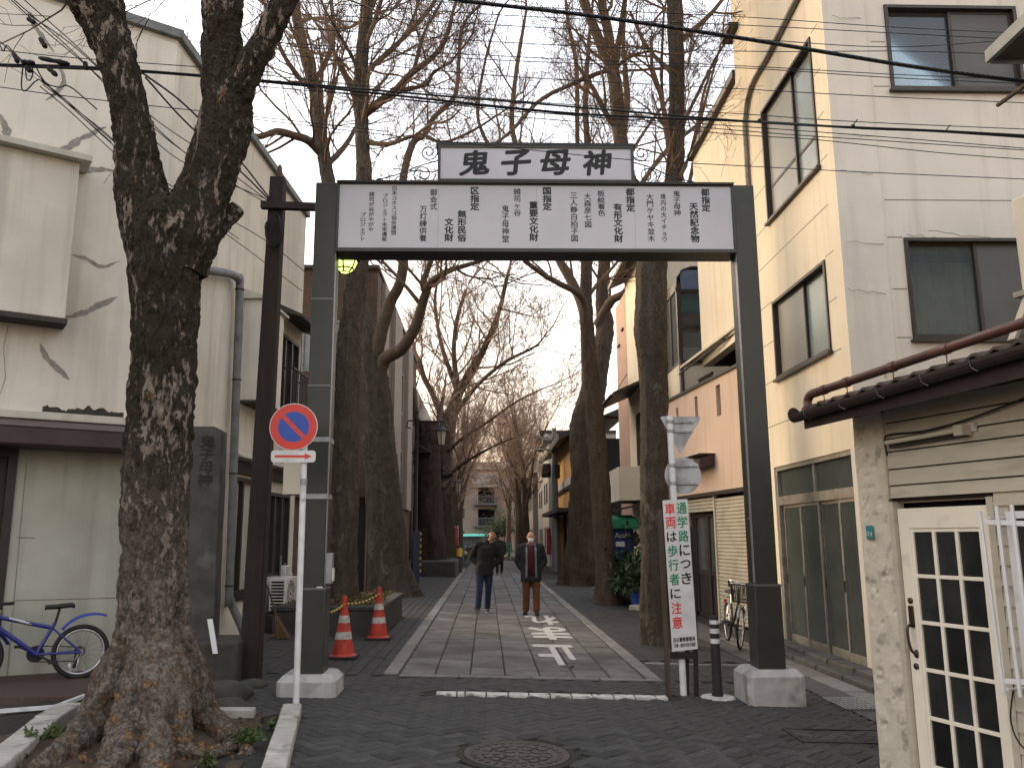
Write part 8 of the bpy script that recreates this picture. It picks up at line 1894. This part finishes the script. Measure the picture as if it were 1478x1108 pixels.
J3 = dict(head=(.0, -.02, 1.60), headrot=rot_x(.1), neck=(.0, .0, 1.45), chest=(.0, .0, 1.26), waist=(.0, .01, 1.05), hip=(.0, .0, .92),
          shl=(-.19, .01, 1.37), shr=(.19, .01, 1.37), ell=(-.26, .03, 1.10), elr=(.26, .03, 1.10), wrl=(-.25, -.08, .88), wrr=(.25, -.08, .88),
          hpl=(-.09, 0, .87), hpr=(.09, 0, .87), knl=(-.10, -.1, .48), knr=(.10, .02, .48), anl=(-.10, -.14, .10), anr=(.10, .18, .14), toel=(0, -1, 0), toer=(0, -1, 0), hem=-.12)
person('person in black partly hidden behind the man with the tilted head', b3, J3, dict(skin='skin', trousers='cloth_black', jacket='cloth_black', shoe='shoe', bulk=1.05), vox=.02)
# ================================================================== overhead wires
def wire(label, pts, r, group='overhead cables across the street', m='cable', n=None):
    q = spline([P(a, b, Y) for a, b, Y in pts], n or max(12, 8*len(pts))); k = B(); k.tube(q, r, 6); o = obj('overhead_cable', k, m, None, smooth=True); tag(o, label, 'cable', group); return q, o
Yw = 7.7
q, o = wire('thickest black cable sloping down to the right across the cream wall', [(560, -22, Yw), (660, 0, Yw), (860, 24, Yw), (1080, 57, Yw), (1290, 92, Yw), (1440, 113, Yw), (1560, 126, Yw-.3)], .020)
k = B(); 
for i in range(0, len(q)-1, 1):
    a, b = q[i], q[i+1]
    for s in np.linspace(0, 1, 3)[:-1]:
        c = a+(b-a)*s; k.tube([c+V(-.03, -.021, .012), c+V(.0, -.026, -.012), c+V(.035, -.018, -.030)], .004, 4)
obj('binding_wire', k, 'cable', o)
wire('black cable from the left through the trunks to the corner building', [(-60, 90, Yw), (0, 93, Yw), (130, 97, Yw), (330, 112, Yw), (560, 132, Yw), (800, 152, Yw), (1100, 177, Yw), (1240, 184, Yw), (1360, 189, Yw), (1560, 200, Yw)], .010)
q, o = wire('second black cable carrying clips just below the first', [(-60, 92, Yw+.1), (0, 95, Yw+.1), (210, 104, Yw+.1), (440, 124, Yw+.1), (760, 158, Yw+.1), (900, 168, Yw+.1), (1095, 176, Yw+.1), (1240, 185, Yw+.1), (1360, 190, Yw+.1), (1560, 204, Yw+.1)], .012)
for px, py in ((1097, 172), (1232, 180), (1366, 188)):
    c = P(px, py, Yw); k = B(); k.tube([c+V(.045, 0, .055), c+V(.02, 0, .03), c, c+V(-.012, 0, -.012)], .006, 5); k.ell(c+V(-.006, 0, -.012), .022, .012, .016, 8, 6); obj('clip', k, 'cable', o)
thin = [('thin wire highest over the lane', [(420, 2, 8.4), (760, 24, 8.4), (1060, 36, 8.4), (1290, 48, 8.4), (1560, 62, 8.4)]),
        ('thin wire second from the top over the cream wall', [(430, 20, 8.3), (780, 40, 8.3), (1060, 55, 8.3), (1280, 68, 8.3), (1460, 58, 8.3)]),
        ('thin wire crossing below the thick cable', [(400, 38, 8.2), (740, 62, 8.2), (1065, 74, 8.2), (1300, 74, 8.2), (1440, 78, 8.2)]),
        ('thin wire in the middle of the bundle over the cream wall', [(400, 62, 8.1), (740, 82, 8.1), (1062, 95, 8.1), (1300, 108, 8.1), (1560, 118, 8.1)]),
        ('thin wire low in the bundle over the cream wall', [(400, 66, 8.0), (740, 88, 8.0), (1062, 98, 8.0), (1300, 113, 8.0), (1560, 124, 8.0)]),
        ('thin wire just above the clipped cable', [(300, 100, 7.9), (740, 145, 7.9), (1060, 164, 7.9), (1240, 176, 7.9), (1560, 190, 7.9)]),
        ('thin wire just under the clipped cable', [(440, 128, 7.9), (740, 160, 7.9), (1060, 182, 7.9), (1280, 198, 7.9), (1478, 214, 7.9), (1560, 220, 7.9)]),
        ('sagging thin wire with a kink near the grey wall', [(700, 165, 8.0), (1060, 194, 8.0), (1180, 202, 8.0), (1350, 220, 8.0), (1478, 230, 8.0), (1560, 236, 8.0)]),
        ('wire passing in front of the name board', [(330, 168, 8.3), (560, 195, 8.3), (770, 217, 8.3), (914, 231, 8.3), (1062, 239, 8.3), (1280, 250, 8.3), (1560, 262, 8.3)]),
        ('wire low across the white building at the left', [(-60, 122, 7.75), (0, 126, 7.75), (80, 137, 7.75), (220, 153, 7.75), (400, 172, 7.9), (560, 190, 8.2)]),
        ('faint wire near the top edge over the lane', [(450, -8, 8.5), (800, 12, 8.5), (1060, 24, 8.5), (1300, 40, 8.5), (1560, 52, 8.5)]),
        ('faint wire under the thin bundle', [(400, 78, 8.1), (700, 108, 8.1), (1060, 128, 8.1), (1280, 140, 8.1), (1560, 152, 8.1)]),
        ('faint wire between the two black cables', [(300, 118, 7.9), (700, 154, 7.9), (1060, 188, 7.9), (1300, 205, 7.9), (1560, 222, 7.9)]),
        ('thin wire above the knotted cables at the left', [(-60, 70, 7.8), (0, 73, 7.8), (100, 83, 7.8), (220, 92, 7.8), (400, 105, 7.8)])]
for lab, pts in thin: wire(lab, pts, .0045)
# service wires running back along the white building
serv = [('steep service wire running from the top left towards the wooden pole', [(20, 0, 7.7), (95, 65, 8.2), (150, 120, 8.6), (250, 225, 9.1), (390, 290, 9.6)]),
        ('second steep service wire beside it', [(35, 0, 7.7), (130, 85, 8.3), (260, 215, 9.1), (395, 300, 9.6)]),
        ('service wire looping down to the building side', [(60, 118, 8.0), (90, 140, 8.3), (165, 205, 8.8), (250, 270, 9.4), (380, 345, 10.5), (440, 392, 11.5)]),
        ('lower service wire along the building side', [(58, 125, 8.0), (100, 160, 8.4), (200, 250, 9.2), (330, 340, 10.4), (436, 420, 12)]),
        ('black drop cable from the trunk fork to the wooden pole', [(205, 105, 7.8), (265, 150, 8.4), (340, 225, 9.3), (375, 268, 9.5), (392, 290, 9.55)]),
        ('second black drop cable beside it', [(210, 112, 7.8), (270, 178, 8.6), (350, 250, 9.4), (392, 292, 9.55)])]
serv += [('thin service wire leaving the top edge above the trunk', [(5, -10, 7.6), (60, 40, 8), (140, 108, 8.5), (240, 200, 9.0), (330, 262, 9.4)]), ('thin service wire farthest left over the bay', [(0, 60, 7.7), (50, 105, 8.1), (120, 170, 8.6), (200, 240, 9.1), (300, 310, 10)]),
         ('thin wire fanning down to the downpipe', [(62, 122, 8.0), (150, 190, 8.8), (230, 262, 9.6), (345, 345, 11)]), ('thin wire fanning above the drop cables', [(40, 20, 7.7), (110, 70, 8.1), (215, 165, 8.8), (300, 225, 9.2), (395, 296, 9.6)])]
for i, (lab, pts) in enumerate(serv): wire(lab, pts, .010 if i in (4, 5) else .0055, 'service wires at the left')
# knotted joints on the cables at the left
def joint_box(px, py, ln, ang, label):
    c = P(px, py, Yw-.02); d = V(math.cos(ang), 0, -math.sin(ang)); k = B(); k.lathe([(.008, -ln), (.022, -ln*.8), (.026, -ln*.3), (.020, 0), (.027, ln*.35), (.022, ln*.8), (.008, ln)], c, 8, axis=d); tag(obj('cable_joint', k, 'cable', None, smooth=True), label, 'cable joint', 'cable joints at the left')
for a in ((23, 84, .06, 1.1, 'topmost stubby cable joint at the far left'), (40, 90, .07, .1, 'horizontal cable joint above the black cable'), (41, 100, .045, .8, 'small cable joint hanging below the black cable'), (78, 88, .16, .2, 'long taped cable joint on the black cable'), (75, 103, .075, .75, 'slanted cable joint under the taped joint'), (124, 95, .05, 1.2, 'cable joint closest to the near trunk'), (62, 62, .07, 1.0, 'cable joint near the roof edge'), (45, 30, .05, .6, 'uppermost cable joint by the roof')): joint_box(*a)
for i, pts in enumerate(([(33, 97, Yw), (31, 125, Yw), (37, 131, Yw), (52, 117, Yw), (62, 118, Yw), (90, 143, Yw+.2), (160, 205, Yw+.9)], [(37, 96, Yw), (38, 112, Yw), (43, 116, Yw), (47, 108, Yw), (47, 97, Yw)], [(50, 92, Yw), (58, 108, Yw), (68, 121, Yw), (85, 126, Yw), (102, 126, Yw), (140, 158, Yw+.4)], [(0, 66, Yw), (5, 74, Yw), (10, 66, Yw), (22, 78, Yw), (50, 105, Yw)])):
    wire(['drooping loop of cable at the far left', 'small loop of cable under the joints', 'curved cable below the taped joint', 'wavy cable at the left edge'][i], pts, .0065, 'loops of cable at the left', n=40)
# wires over the far lane
for i, pts in enumerate(([(455, 330, 22), (560, 420, 28), (640, 520, 36), (700, 620, 42), (790, 672, 44)], [(600, 640, 30), (700, 690, 44), (797, 634, 44.5)], [(797, 640, 44.5), (880, 560, 30), (960, 470, 22)], [(797, 650, 44.5), (860, 605, 32), (905, 540, 24)], [(797, 628, 44.5), (760, 660, 60), (735, 700, 90)])):
    wire(['far wire slanting down through the curved limb', 'far wire sagging over the people', 'far wire from the utility pole up to the right', 'second far wire from the utility pole to the rose house', 'far wire running down the lane from the utility pole'][i], pts, .012, 'wires over the far lane')
